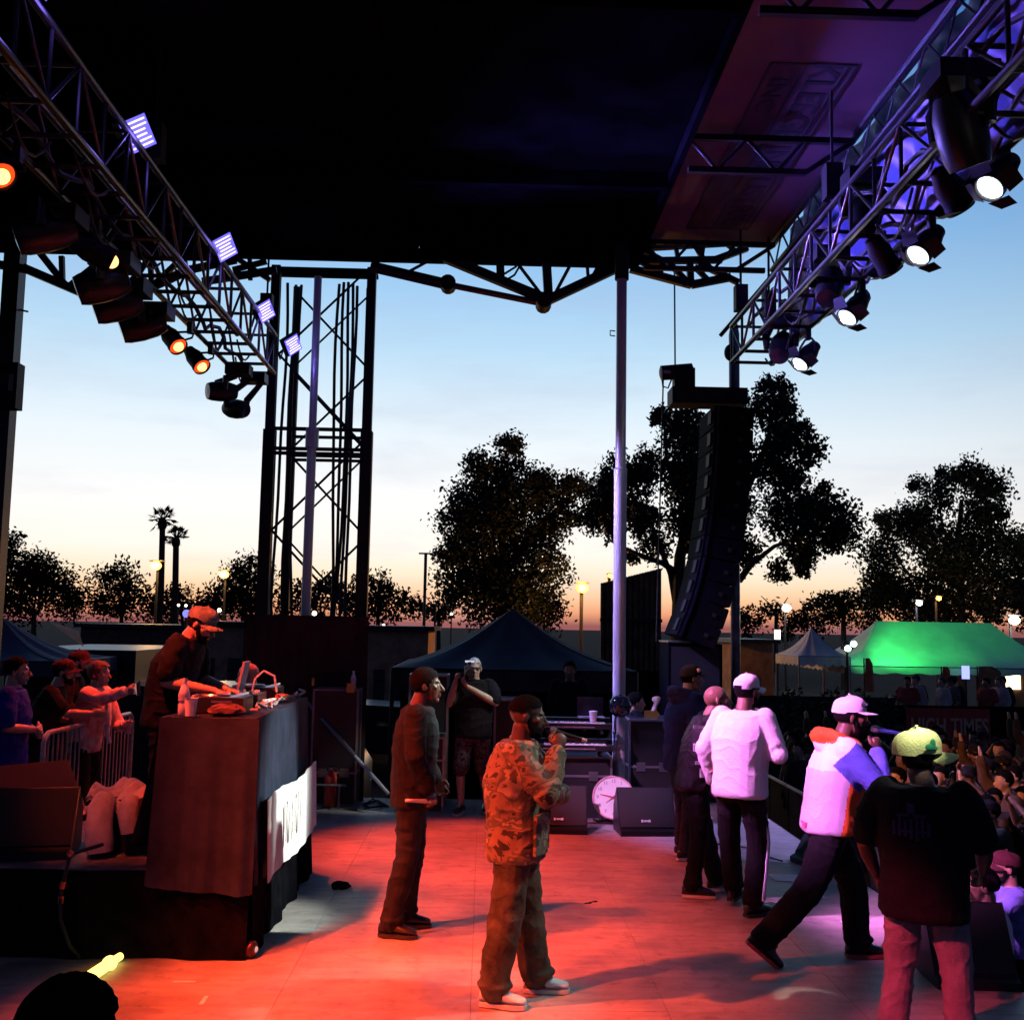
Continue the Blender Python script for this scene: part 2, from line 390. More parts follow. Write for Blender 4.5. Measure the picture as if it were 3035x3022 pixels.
for (a, b, r_) in [((1868, 796), (2050, 844), .045), ((2050, 844), (2165, 822), .045), ((1868, 775), (2140, 770), .04), ((1868, 735), (2210, 715), .045),
                   ((2120, 770), (2215, 735), .04), ((2060, 725), (2085, 770), .03), ((1895, 735), (1960, 770), .03), ((1900, 776), (1955, 812), .03), ((1962, 770), (1958, 812), .03),
                   ((1975, 772), (2040, 838), .032), ((2044, 775), (2048, 850), .04), ((2058, 790), (2100, 832), .03), ((2070, 780), (2190, 838), .035), ((1880, 755), (1990, 780), .025),
                   ((2085, 712), (2078, 768), .03), ((2140, 712), (2180, 745), .025), ((2000, 716), (2010, 772), .025)]:
    bar('far_truss_bar', far(*a), far(*b), r_, STEEL_D, roof, square=True)
for (a, b, r_) in [((-60, 775), (72, 797), .045), ((72, 795), (330, 905), .05), ((330, 905), (560, 800), .045), ((560, 800), (700, 770), .04), ((115, 745), (190, 840), .04), ((183, 760), (185, 840), .03),
                   ((330, 770), (332, 900), .045), ((345, 890), (440, 770), .03), ((445, 765), (450, 850), .03), ((455, 845), (540, 765), .03), ((545, 760), (552, 805), .03), ((200, 850), (300, 770), .025),
                   ((700, 765), (800, 830), .03), ((690, 800), (790, 775), .03), ((740, 760), (742, 830), .025), ((620, 770), (690, 830), .03), ((600, 835), (820, 800), .04)]:
    bar('far_truss_bar', far(*a), far(*b), r_, STEEL_D, roof, square=True)
for (u, v) in ((1398, 760), (1575, 744)):
    MB().box(far(u, v), (.09, .09, .2)).build('truss_bracket', BLACK, roof)
# ------------------------------------------------------------------ fascia cloth along the front of the roof
def fascia_mat():
    m = bpy.data.materials.new('fascia_print'); m.use_nodes = True; t = m.node_tree; b = t.nodes['Principled BSDF']; K = t.links
    co = N(t, 'ShaderNodeNewGeometry'); mp_ = N(t, 'ShaderNodeMapping'); mp_.inputs['Rotation'].default_value = (.9, 0, 0); mp_.inputs['Scale'].default_value = (1, 1.1, 1.1)
    K.new(co.outputs['Position'], mp_.inputs[0])
    wv = N(t, 'ShaderNodeTexNoise'); wv.inputs['Scale'].default_value = 1.5; wv.inputs['Detail'].default_value = 3; K.new(mp_.outputs[0], wv.inputs['Vector'])
    wa = N(t, 'ShaderNodeTexWave'); wa.bands_direction = 'Y'; wa.inputs['Scale'].default_value = .62; wa.inputs['Distortion'].default_value = 3.5; wa.inputs['Detail'].default_value = 2; K.new(mp_.outputs[0], wa.inputs['Vector'])
    r_ = ramp(t, [(.3, (.05, .06, .26)), (.52, (.22, .2, .5)), (.75, (.42, .36, .62)), (.95, (.16, .13, .34))]); K.new(wa.outputs['Fac'], r_.inputs[0])
    K.new(r_.outputs[0], b.inputs['Base Color']); b.inputs['Roughness'].default_value = .7
    bp = N(t, 'ShaderNodeBump'); bp.inputs['Strength'].default_value = .4; bp.inputs['Distance'].default_value = .05; K.new(wv.outputs['Fac'], bp.inputs['Height']); K.new(bp.outputs[0], b.inputs['Normal'])
    return m
fb = MB()
def fas(off):
    return lambda s, t: Vector((3.66 + off + .03 * math.sin(s * 60) + .02 * math.sin(s * 141 + t * 5), 2.0 + s * 10.75, 5.55 + t * 1.5))
fb.grid(fas(0), 120, 8); fb.grid(fas(.012), 120, 8)
fb.build_top('fascia_banner', fascia_mat(), 'blue and violet printed cloth fascia behind the front lighting truss', 'banner', base=Vector((3.66, 7, 5.55)))

# ------------------------------------------------------------------ lighting trusses
def box_truss(root, xi, xo, zb_, zt, y0, y1, bay, m):
    for x in (xi, xo):
        for z in (zb_, zt):
            bar('chord', (x, y0, z), (x, y1, z), .028, m, root, seg=10)
    n = int(round((y1 - y0) / bay)); bay = (y1 - y0) / n
    for k in range(n + 1):
        y = y0 + k * bay
        bar('rung', (xi, y, zb_), (xo, y, zb_), .02, m, root)
        if k % 2 == 0: bar('rung', (xi, y, zt), (xo, y, zt), .018, m, root)
        bar('upright', (xi, y, zb_), (xi, y, zt), .016, m, root)
        if k < n:
            a, b = (zb_, zt) if k % 2 else (zt, zb_)
            bar('diagonal', (xi, y, a), (xi, y + bay, b), .014, m, root)
            bar('diagonal', (xo, y, b), (xo, y + bay, a), .014, m, root)
LT = thing('lighting_truss', 'aluminium box truss over the back of the stage lit red', 'truss', (-2.92, 13.3, 5.22))
box_truss(LT, -2.68, -3.16, 5.22, 5.70, 2.02, 13.3, .47, TRUSS)
RT = thing('lighting_truss', 'aluminium box truss over the front edge of the stage carrying white lamps', 'truss', (3.08, 12.4, 5.27))
box_truss(RT, 2.86, 3.32, 5.27, 5.70, 2.0, 12.4, .52, TRUSS)
# cable bundles strapped along the trusses
for root, x, z in ((LT, -3.05, 5.30), (RT, 3.2, 5.36), (RT, 2.98, 5.62), (RT, 3.1, 5.5)):
    y0, y1 = 2.2, (13.1 if root is LT else 12.2)
    pts = [Vector((x + .03 * math.sin(k * 1.7), y0 + (y1 - y0) * k / 46, z + .05 * math.sin(k * 1.1) + (.06 if k % 4 < 2 else 0))) for k in range(47)]
    MB().tube(pts, .022, 6).build('cable_bundle', CABLE, root)
for k in range(9):   # slack cable loops under the front truss
    y = 4.8 + k * .85; x = 3.0 + .12 * (k % 3)
    MB().tube([Vector((x, y + .12 * j, 5.3 - .16 * math.sin(math.pi * j / 6) * (1 + .5 * (k % 2)))) for j in range(7)], .011, 6).build('cable_loop', CABLE, RT)
for k in range(10):
    y = 5.4 + k * .8; x = -3.0 + .1 * (k % 3)
    MB().tube([Vector((x, y + .11 * j, 5.24 - .14 * math.sin(math.pi * j / 6) * (1 + .6 * (k % 2)))) for j in range(7)], .011, 6).build('cable_loop', CABLE, LT)
for (x, y) in ((2.9, 12.1), (3.28, 12.3), (2.9, 8.8), (-2.72, 12.9), (-2.72, 8.4)):
    r_ = RT if x > 0 else LT
    bar('hanger_chain', (x, y, 5.72), (x, y, RZ - .01), .014, STEEL_D, r_, seg=6)
    MB().box((x, y, 5.95), (.14, .14, .3)).build('chain_hoist', BLACK, r_)

# ------------------------------------------------------------------ masts and towers
MAST = mat('mast_aluminium', (.66, .66, .68), .35, .35, var=.25, vscale=6, bump=.1, bscale=40, stretch=(1, 1, .1))
o = thing('support_pole', 'tall round aluminium roof pole beside the black globe, lit violet', 'pole', (1.58, 12.6, 0))
MB().lathe([(.075, .0), (.075, 3.9), (.078, 3.9), (.078, 4.0), (.062, 4.02), (.062, 6.75)], (1.58, 12.6, 0), seg=24).build('shaft', MAST, o)
MB().b2((1.43, 12.45, .001), (1.73, 12.75, .025)).build('foot_plate', STEEL_D, o)
MB().lathe([(.085, 6.3), (.085, 6.75)], (1.58, 12.6, 0), seg=16).build('head_sleeve', BLACK, o)
MB().tube([(1.5, 12.58, 5.66), (1.44, 12.56, 5.66), (1.44, 12.56, 5.6), (1.5, 12.58, 5.6)], .008, 6).build('lashing_ring', STEEL_D, o)
o = thing('support_pole', 'dark roof pole behind the hanging speaker column at the front corner', 'pole', (P(2178, 1500, 14.9).x, 14.9, 0))
MB().lathe([(.065, -1.3), (.065, 4.6), (.075, 4.6), (.075, 6.3), (.05, 6.45)], (P(2178, 1500, 14.9).x, 14.9, 0), seg=18).build('shaft', mat('mast_dark', (.16, .15, .17), .35, .8, var=.3), o)
MB().ell(P(2165, 1045, 14.8), (.09, .09, .12)).build('latch', BLACK, o)
bar('stay_rod', P(2135, 995, 12.8), P(2310, 790, 12.8), .025, STEEL_D, o)
o = thing('support_pole', 'dark steel roof pole with a junction box beyond the back truss', 'pole', (-5.92, 13.2, 0))
MB().box((-5.92, 13.2, 2.7), (.2, .2, 8.0)).build('shaft', mat('mast_black', (.03, .022, .024), .45, .5), o)
MB().box((-5.86, 13.05, 4.92), (.34, .2, .56)).build('junction_box', BLACK, o)
MB().box((-5.76, 12.945, 4.95), (.05, .012, .2)).build('box_handle', GREY_P, o)
bar('hook', (-5.82, 13.2, 5.92), (-5.72, 13.2, 5.9), .012, STEEL_D, o)

tw = thing('roof_tower', 'black steel lattice roof tower hung with cables behind the booth', 'tower', (-2.2, 14.2, GROUND_Z))
TX0, TX1, TYA, TYB = -2.81, -1.56, 13.85, 14.75
for x, y in ((TX0, TYA), (TX1, TYA)):
    MB().box((x, y, 2.74), (.115, .115, 8.08)).box((x, y, 1.65), (.15, .15, 5.9)).build('post', BLACK, tw)
for x, y in ((TX0 + .12, TYB), (TX1 - .12, TYB)):
    bar('post', (x, y, GROUND_Z), (x, y, RZ), .05, BLACK, tw, square=True)
for z in (4.62, 4.36, 4.30, 2.0):
    bar('cross_bar', (TX0, TYA, z), (TX1, TYA, z), .022, BLACK, tw, square=True)
    bar('cross_bar', (TX0 + .12, TYB, z + .05), (TX1 - .12, TYB, z + .05), .02, BLACK, tw, square=True)
zs = [6.75, 5.6, 4.45, 3.3, 2.15]
for k in range(len(zs) - 1):
    a, b = (TX0 + .07, TX1 - .07) if k % 2 == 0 else (TX1 - .07, TX0 + .07)
    bar('lattice_bar', (a, TYB, zs[k]), (b, TYB, zs[k + 1]), .016, BLACK, tw)
    bar('lattice_bar', (b, TYA, zs[k]), (a, TYA, zs[k + 1]), .016, BLACK, tw)
    bar('lattice_bar', (b, TYB - .02, zs[k]), (a, TYB - .02, zs[k + 1]), .014, BLACK, tw)
for k, (u, sw) in enumerate(((846, .05), (868, .03), (884, .05), (1000, .06), (1016, .04), (1030, .05), (1042, .03), (1052, .02))):
    x = P(u, 1000, 14.3).x
    pts = [Vector((x + sw * math.sin(i * .55 + k) * (i / 12) * 1.3, 14.3 + .1 * math.sin(i + k), 6.7 - i * .42)) for i in range(13)]
    MB().tube(pts, .022, 6).build('feeder_cable', CABLE, tw)
MB().b2((TX0 - .05, 13.8, 6.71), (TX1 + .06, 14.1, RZ - .02)).build('head_block', ROOFD, tw)
o = thing('support_pole', 'slim bright aluminium pole standing inside the lattice tower', 'pole', (P(925, 1300, 13.7).x, 13.7, 0))
xx = o.location.x
MB().lathe([(.06, 1.9), (.06, 4.35), (.085, 4.35), (.085, 4.6), (.05, 4.6), (.05, 6.6)], (xx, 13.7, 0), seg=18).build('shaft', MAST, o)
# black cloth around the foot of the tower
SCRIM = mat('scrim_cloth', (.018, .008, .012), .95, var=.35, vscale=2.5, bump=.3, bscale=30)
def drape(x0, x1, z0, z1, y, amp=.03, n=40):
    return lambda s, t: Vector((x0 + s * (x1 - x0), y + amp * math.sin(s * n) * (1 - .3 * t) + .4 * amp * math.sin(s * n * 2.7 + 2), z0 + t * (z1 - z0)))
sm = MB(); sm.grid(drape(-2.95, -1.42, -.02, 2.22, 13.45, .03, 30), 70, 4); sm.grid(drape(-2.95, -1.42, -.02, 2.22, 13.48, .03, 30), 70, 4)
sm.build_top('masking_drape', SCRIM, 'dark red lit masking cloth around the foot of the roof tower', 'drape', base=Vector((-2.2, 13.45, 0)))
o = thing('stabilizer_strut', 'bright metal stabilizer strut slanting down from the tower to the deck', 'strut', G(1150, 2385))
a, b = P(912, 2082, 13.2), P(1152, 2352, 12.5)
mid = a.lerp(b, .6)
bar('outer_tube', a, mid, .028, mat('strut_dark', (.22, .2, .2), .4, .8), o); bar('inner_rod', a.lerp(b, .55), b, .022, MAST, o)

# ================================================================== LAMPS ON THE TRUSSES
def lens_mat(name, c, s): return mat(name, c, .2, emit=c, estr=s)
LENS_W = lens_mat('lens_white', (.75, .85, 1), 2.2)
LENS_R = lens_mat('lens_red', (1, .06, .008), 1.6)
LENS_OFF = mat('lens_dark', (.02, .02, .03), .1)
CORE_R = lens_mat('core_orange', (1, .42, .12), 4.0)
CORE_W = lens_mat('core_white', (1, 1, 1), 40.0)
def par_can(label, lens, aim, clamp, lm, group, beam=None, r=.1, length=.3, hood=True):
    core = {'lens_red': CORE_R, 'lens_white': CORE_W}.get(lm.name)
    aim = Vector(aim).normalized(); lens = Vector(lens); clamp = Vector(clamp)
    o = thing('par_lamp', label, 'stage lamp', clamp, 0, group)
    back = -aim
    MB().lathe([(r * .92, -.02), (r, -.02), (r, .03), (r * .93, .05), (r * .93, length * .6), (r * .7, length * .85), (r * .62, length), (.02, length + .02)], lens, back, seg=20, caps=False).build('housing', BLACK, o)
    MB().lathe([(r * .9, .004), (r * .6, -.012), (.001, -.016)], lens + aim * .0, aim * -1, seg=20, caps=False).build('lens', lm, o)
    if core: MB().ell(lens + aim * .008, (r * .55, r * .55, r * .55), None, 14, 8).build('lamp_core', core, o)
    side = aim.cross(Vector((0, 0, 1))).normalized(); c = lens + back * length * .45
    top = clamp - Vector((0, 0, .06))
    MB().tube([c + side * (r + .02), c + side * (r + .02) + (top - c) * .6, top + side * .05, top - side * .05, c - side * (r + .02) + (top - c) * .6, c - side * (r + .02)], .012, 6).build('yoke', BLACK, o)
    MB().box(clamp, (.05, .06, .13)).build('clamp', STEEL_D, o)
    if hood:
        up = side.cross(aim)
        for k in range(4):
            w = k * math.pi / 2; dd = side * math.cos(w) + up * math.sin(w); e = aim.cross(dd)
            p = lens + dd * r * 1.0
            MB().prism([p - e * r * .8, p + e * r * .8, p + e * r * .6 + dd * .09 + back * .05, p - e * r * .6 + dd * .09 + back * .05], aim * .004).build('hood_leaf', BLACK, o)
    if beam: spot(o, lens + aim * .05, beam['to'], beam['c'], beam['w'], beam.get('deg', 40), beam.get('blend', .7), .09)
    return o
def moving_head(label, pos, aim, clamp, group, lm=None, s=1.0):
    pos, aim, clamp = Vector(pos), Vector(aim).normalized(), Vector(clamp)
    o = thing('moving_head_lamp', label, 'stage lamp', clamp, 0, group)
    MB().box(clamp - Vector((0, 0, .07)), (.30 * s, .24 * s, .12)).build('base', BLACK_PL, o)
    side = aim.cross(Vector((0, 0, 1))); side = side.normalized() if side.length > .01 else Vector((1, 0, 0))
    for k in (-1, 1):
        MB().tube([clamp + side * .1 * k * s - Vector((0, 0, .12)), pos + side * .16 * k * s + Vector((0, 0, .14 * s)), pos + side * .15 * k * s], [.035, .045, .035], 8).build('arm', BLACK_PL, o)
    MB().lathe([(.02, -.2 * s), (.09 * s, -.19 * s), (.12 * s, -.1 * s), (.125 * s, .02), (.115 * s, .12 * s), (.1 * s, .17 * s)], pos, aim, seg=18).build('head', BLACK_PL, o)
    MB().lathe([(.095 * s, .171 * s), (.001, .176 * s)], pos, aim, seg=18, caps=False).build('lens', lm or LENS_OFF, o)
    return o
GR, GL = 'lamps on the front truss', 'lamps on the back truss'
aimR = (-.62, -.28, -.74)
WARMW = (.9, 1, .93)
tgt = [(.32, 6.45, .85), (-.42, 7.85, 1.66), (-1.4, 8.15, .84), (-.1, 12.5, 1.45)]
wr = [('white lamp nearest the viewer on the front truss', 2935, 555, 6.55, 560), ('second lit white lamp on the front truss', 2722, 755, 7.7, 1100),
      ('third lit white lamp on the front truss', 2512, 940, 9.2, 4600), ('lit white lamp at the far end of the front truss', 2372, 1078, 10.8, 1100)]
for k, (lb, u, v, y, w) in enumerate(wr):
    p = P(u, v, y)
    par_can(lb, p, aimR, (3.3, y + .05, 5.2), LENS_W, GR, dict(to=tgt[k], c=WARMW, w=w, deg=(19, 9, 17, 13)[k]), r=.098)
for k, (lb, u, v, y) in enumerate([('unlit black lamp between the two nearest white lamps on the front truss', 2845, 615, 7.1), ('unlit black lamp under the middle of the front truss', 2640, 800, 8.35)]):
    p = P(u, v, y); par_can(lb, p + Vector((.0, 0, 0)), (.5, .25, -.6), (3.32, y, 5.2), LENS_OFF, GR, r=.1, length=.3)
par_can('added unseen white lamp on the front truss brightening the yellow cap', (3.05, 4.3, 4.85), (-.2, .35, -.9), (3.3, 4.3, 5.2), LENS_W, GR, dict(to=(2.31, 5.82, 1.56), c=(1, 1, .9), w=2100, deg=3.3, blend=.3))  # narrow lamp added out of view to brighten the yellow cap
moving_head('large dark moving lamp above the nearest white lamp', P(2850, 395, 6.3), (.3, .2, -.8), P(2850, 395, 6.3) + Vector((0, 0, .42)), GR, s=1.25)
moving_head('dark moving lamp beside the second white lamp', P(2560, 640, 8.4) , (-.2, -.5, -.8), P(2560, 640, 8.4) + Vector((0, 0, .38)), GR)
moving_head('dark moving lamp beside the third white lamp', P(2460, 850, 9.4), (-.3, -.5, -.8), P(2460, 850, 9.4) + Vector((0, 0, .36)), GR)
moving_head('dark moving lamp at the far end of the front truss', P(2315, 1030, 11.2), (-.3, -.6, -.7), P(2315, 1030, 11.2) + Vector((0, 0, .36)), GR)
# back truss: red lamps pointing over the stage
aimL = (.6, -.42, -.68)
RED = (1, .06, .018)
rd = [('red lamp of the back truss cut by the picture edge', 2, 520, 6.75, (-.4, 8.2, 0), 4700), ('red glowing lamp under the middle of the back truss', 527, 1025, 10.9, (-.3, 10.6, .3), 4200), ('red glowing lamp near the far end of the back truss', 597, 1085, 11.75, (-3.9, 10.7, 1.1), 2200)]
for lb, u, v, y, to, w in rd:
    p = P(u, v, y); par_can(lb, p, aimL, (-3.1, y + .1, 5.15), LENS_R, GL, dict(to=to, c=RED, w=w, deg=38 if y < 11.5 else 58, blend=.8), r=.1, hood=False)
for y, to, w, c in ((3.4, (-.9, 5.8, .1), 5200, (1, .07, .012)), (5.2, (-.3, 6.9, 0), 4900, (1, .065, .018))):
    par_can('red lamp on the near end of the back truss, %s' % ('closest to the viewer' if y < 4 else 'behind the closest one'), (-2.95, y, 4.8), aimL, (-3.1, y + .1, 5.15), LENS_R, GL, dict(to=to, c=c, w=w, deg=40, blend=.7), hood=False)
par_can('added unseen red lamp on the back truss brightening the draped jackets', (-2.95, 6.0, 4.85), (.1, .35, -.9), (-3.1, 6.05, 5.15), LENS_R, GL, dict(to=(-2.6, 7.8, .9), c=(1, .1, .03), w=520, deg=17, blend=.9), hood=False)  # added out of frame so the jackets on the riser turn bright
par_can('added unseen red lamp on the back truss reddening the grey joggers', (-2.95, 2.5, 4.85), (.8, .5, -.6), (-3.1, 2.55, 5.15), LENS_R, GL, dict(to=(2.25, 5.8, .3), c=(1, .05, .12), w=3600, deg=9, blend=.8), hood=False)  # extra lamp put in to redden the yellow-capped man's trousers
par_can('added orange lamp on the back truss lighting the crowd over the heads', (-2.95, 8.2, 4.9), (.85, .4, -.35), (-3.1, 8.3, 5.15), LENS_R, GL, dict(to=(7.2, 14.2, .2), c=(1, .3, .07), w=4500, deg=27, blend=.9), hood=False)  # lamp added to give the crowd faces an orange light
for k, (lb, u, v, y) in enumerate([('dark wash lamp with violet rim under the near half of the back truss', 300, 845, 8.7), ('dark wash lamp left of the red lamps', 345, 905, 9.4), ('dark long lamp hanging beside the middle red lamp', 420, 965, 10.1), ('dark lamp hanging high near the picture edge', 130, 690, 7.7)]):
    p = P(u, v, y)
    moving_head(lb, p, (-.85, -.25, -.35), (p.x + .1, y, 5.12), GL, s=1.15)
moving_head('upper dark moving lamp under the end of the back truss', P(655, 1160, 12.6), (-.8, -.5, -.1), (-2.95, 12.6, 5.15), GL, s=.95)
moving_head('lowest dark moving lamp under the end of the back truss', P(700, 1212, 13.0), (.7, -.6, -.15), (-2.85, 13.0, 5.15), GL, s=.95)
VIO_F = lens_mat('led_face_violet', (.2, .18, 1.0), .95)
VIO_B = lens_mat('led_row_white', (.85, .75, 1.0), 1.6)
VIOLET = (.22, .16, 1.0)
def V3_(*a): return Vector(a)
def led_panel(label, c, s, aim, to, w, roll=R(40), deg=70, col=None):
    n = Vector(aim).normalized(); x = n.cross(Vector((0, 0, 1))).normalized(); y = x.cross(n).normalized()
    q = Matrix.Rotation(roll, 3, n); x, y = q @ x, q @ y
    o = thing('led_wash_panel', label, 'stage lamp', c, 0, 'violet LED panels on the back truss')
    M = Matrix((x, y, n)).transposed()
    MB().box(Vector(c) - n * .05, (s, s, .09), M).build('housing', BLACK, o)
    MB().box(Vector(c) + n * .002, (s * .95, s * .95, .008), M).build('diffuser', VIO_F, o)
    for k in range(6):
        MB().box(Vector(c) + n * .008 + y * (k - 2.5) * s * .145, (s * (.8 if k not in (2, 3) else .6), s * .05, .006), M).build('led_row', VIO_B, o)
    MB().tube([Vector(c) - n * .05 + x * s * .55, Vector(c) - n * .12 + x * s * .5 - Vector((0, 0, .15)), Vector((-2.72, c[1], 5.72))], .012, 6).build('yoke', BLACK, o)
    spot(o, Vector(c) + n * .05, to, col or VIOLET, w, deg, .9, .1); point(o, Vector(c) + n * .14 - V3_(0, 0, .1), VIOLET, 3, .06)
for lb, u, v, y, s, to, w, dg, lc in [('nearest square violet LED panel above the back truss', 408, 397, 7.9, .245, (1.95, 8.5, 1.42), 10500, 15, (1, .26, .95)), ('second square violet LED panel above the back truss', 667, 733, 10.3, .23, (3.6, 9.8, 5.9), 4200, 46, None),
                              ('third square violet LED panel, dim, near the lattice tower', 787, 922, 12.3, .22, (1.5, 12.4, 2.5), 5200, 44, (.4, .3, 1)), ('farthest square violet LED panel in front of the lattice tower', 869, 1022, 13.35, .22, (3.6, 7.2, 6.0), 4200, 46, None)]:
    led_panel(lb, P(u, v, y), s, (.75, -.62, -.28), to, w, deg=dg, col=lc)
# extra violet lamp added out of view to tint the front performers' jackets
led_panel('added unseen violet LED panel on the truss beside the viewer', Vector((-2.6, 4.2, 5.85)), .2, (.8, .1, -.5), (2.25, 7.3, 1.4), 9000, deg=14, col=(1, .26, .95))

led_panel('added unseen violet LED panel on the truss brightening the clock', Vector((-2.6, 6.1, 5.85)), .2, (.6, .6, -.5), (1.45, 12.0, .45), 4200, deg=11, col=(1, .4, .95))  # panel added out of view because the clock face stayed dim
# ================================================================== HANGING SPEAKERS
SPK = mat('speaker_black', (.005, .0055, .009), .8, var=.3, vscale=12, spec=.03)
la = thing('speaker_array', 'curved column of black speaker cabinets hanging before the tall tree', 'speaker', P(2120, 1240, 14))
ctr = [(2150, 1255), (2148, 1318), (2145, 1381), (2140, 1444), (2134, 1507), (2126, 1570), (2117, 1633), (2105, 1696), (2090, 1757), (2072, 1816), (2050, 1872)]
for k, (u, v) in enumerate(ctr):
    c = P(u, v, 14.0)
    d = P(*ctr[min(k + 1, 10)], 14.0) - P(*ctr[max(k - 1, 0)], 14.0)
    ang = math.atan2(-d.x, -d.z)
    M = Matrix.Rotation(ang, 3, 'Y')
    cab = MB().box(c, (.5, .95, .262), M, taper=None).build('cabinet', SPK, la)
    MB().box(c + M @ Vector((-.262, -.3, 0)), (.03, .2, .16), M).build('handle_plate', mat('blue_grey_metal', (.008, .008, .02), .6, .1, spec=.1), cab)
    MB().box(c + M @ Vector((.1, -.482, .0)), (.05, .014, .05), M).build('rigging_pin', STEEL_D, cab)
    MB().box(c + M @ Vector((-.2, -.482, .0)), (.03, .014, .262), M).build('rigging_rail', mat('rail_metal', (.012, .012, .03), .5, .2, spec=.2), cab)
    MB().box(c + M @ Vector((.258, 0, 0)), (.012, .9, .24), M).build('grille', GRILLE, cab)
MB().b2(P(1993, 1192, 13.8), P(2195, 1168, 14.2)).build('flying_frame', BLACK, la)
MB().b2(P(2000, 1170, 13.9), P(2052, 1100, 14.1)).build('hoist_body', BLACK, la)
a = P(1955, 1106, 14.0); b = P(2055, 1098, 14.0)
MB().lathe([(.05, 0), (.1, .02), (.1, (b - a).length - .02), (.05, (b - a).length)], a, b - a, seg=16).build('hoist_motor', BLACK_PL, la)
MB().box(P(1978, 1102, 13.88), (.09, .02, .04)).build('motor_plate', mat('violet_plate', (.4, .38, .55), .4), la)
bar('hoist_chain', P(2001, 1090, 14.0), P(1999, 800, 14.0), .012, STEEL_D, la, seg=6)
MB().tube([P(1962, 1120, 14), P(1965, 1145, 14), P(1980, 1150, 14), P(1990, 1125, 14)], .012, 6).build('slack_chain', STEEL_D, la)
bar('drop_cable', P(1966, 1120, 14.0), P(1945, 1900, 14.0), .01, CABLE, la, seg=6)
ss = thing('speaker_stack', 'black bass speaker stack with light top edge under the hanging column', 'speaker', P(2045, 2380, 13.9))
lo, hi = P(1968, 2420, 14.2), P(2126, 1905, 14.2)
for k in range(3):
    z0, z1 = lo.z + (hi.z - lo.z) * k / 3, lo.z + (hi.z - lo.z) * (k + 1) / 3 - .01
    cb = MB().b2((lo.x, 13.9, z0), (hi.x, 14.6, z1)).build('cabinet', SPK, ss)
    MB().b2((lo.x + .04, 13.885, z0 + .04), (hi.x - .04, 13.897, z1 - .04)).build('grille', GRILLE, cb)
MB().b2((lo.x - .01, 13.88, hi.z), (hi.x + .01, 14.6, hi.z + .02)).build('edge_strip', ALU, ss)

# ================================================================== MONITOR WEDGES
def wedge(label, loc, w, d, h, rotz, logo=True):
    o = thing('monitor_wedge', label, 'speaker', loc, rotz, 'floor monitor wedges')
    MB().prism([(-w / 2, 0, .0), (-w / 2, d, 0), (-w / 2, d, h * .55), (-w / 2, d * .62, h), (-w / 2, .05, .07), (-w / 2, 0, .05)], (w, 0, 0)).build('cabinet', BLACK_PL, o, world=False)
    n = Vector((0, -(h - .07), d * .62 - .05)).normalized(); a = Vector((0, .05, .07)); b = Vector((0, d * .62, h))
    M = Matrix((Vector((1, 0, 0)), (b - a).normalized(), n)).transposed()
    MB().box((a + b) / 2 + n * .006, (w * .96, (b - a).length * .94, .014), M).build('grille', GRILLE, o, world=False)
    if logo:
        x = -.06
        for ww, hh in ((.022, .026), (.014, .018), (.016, .018), (.014, .02), (.02, .026)):
            MB().box(a + (b - a).normalized() * .075 + Vector((x, 0, 0)) + n * .016, (ww, hh, .004), M).build('logo_letter', WHITE_P, o, world=False); x += ww + .003
    return o
p = G(1662, 2472); wedge('floor monitor wedge just behind the man in camouflage', p, .56, .42, .46, R(-2))
p = G(1925, 2478); wedge('floor monitor wedge in front of the round clock', p, .6, .42, .46, R(4))
wedge('dark floor monitor wedge at the front edge between two performers', G(2385, 2590) + Vector((.1, .25, 0)), .6, .42, .4, R(-75), False)
wedge('dark floor monitor wedge at the front corner beside the man in the yellow cap', G(2905, 2935), .5, .42, .46, R(-4), False)

# ================================================================== CLOCK
cp = P(1818, 2362, 11.95); cn_ = Vector((-.05, -1, .12)).normalized(); cx = Vector((1, -.05, 0)).normalized()
ck = thing('wall_clock', 'large round white clock with red hands leaning behind the monitor wedge', 'clock', (cp.x, cp.y, 0))
CW = mat('clock_face', (.85, .83, .84), .5, var=.03); CR = mat('clock_red', (.5, .03, .05), .5); CI = mat('clock_ink', (.35, .2, .3), .6)
rc = .225
MB().lathe([(rc, -.03), (rc, .012), (rc - .012, .016), (rc - .016, .006), (.001, .006)], cp, cn_, seg=40).build('case', [CW], ck)
MB().lathe([(rc + .004, -.02), (rc + .004, .018), (rc - .01, .018)], cp, cn_, seg=40, caps=False).build('rim', mat('clock_rim', (.75, .35, .45), .4), ck)
cyv = cn_.cross(cx).normalized()
if cyv.z < 0: cyv = -cyv
for k in range(1, 13):
    w = math.pi / 2 - k * math.pi / 6
    text_mesh('numeral', str(k), .052, CI, frame(cp + cn_ * .009 + (cx * math.cos(w) + cyv * math.sin(w)) * rc * .76, cx, cyv), ck, .001)
for nm, L_, hr, wd in (('minute_hand', .15, 47 / 5, .01), ('hour_hand', .1, 7.78, .013)):
    w = math.pi / 2 - hr * math.pi / 6; d = cx * math.cos(w) + cyv * math.sin(w); e = cn_.cross(d)
    b0 = cp + cn_ * (.013 if nm[0] == 'm' else .011)
    MB().prism([b0 - d * .03 - e * wd, b0 - d * .03 + e * wd, b0 + d * L_ + e * wd * .3, b0 + d * L_ - e * wd * .3], cn_ * .0015).build(nm, CR if nm[0] == 'm' else CI, ck)
MB().lathe([(.014, 0), (.014, .018), (.001, .02)], cp, cn_, seg=12).build('hub', CR, ck)

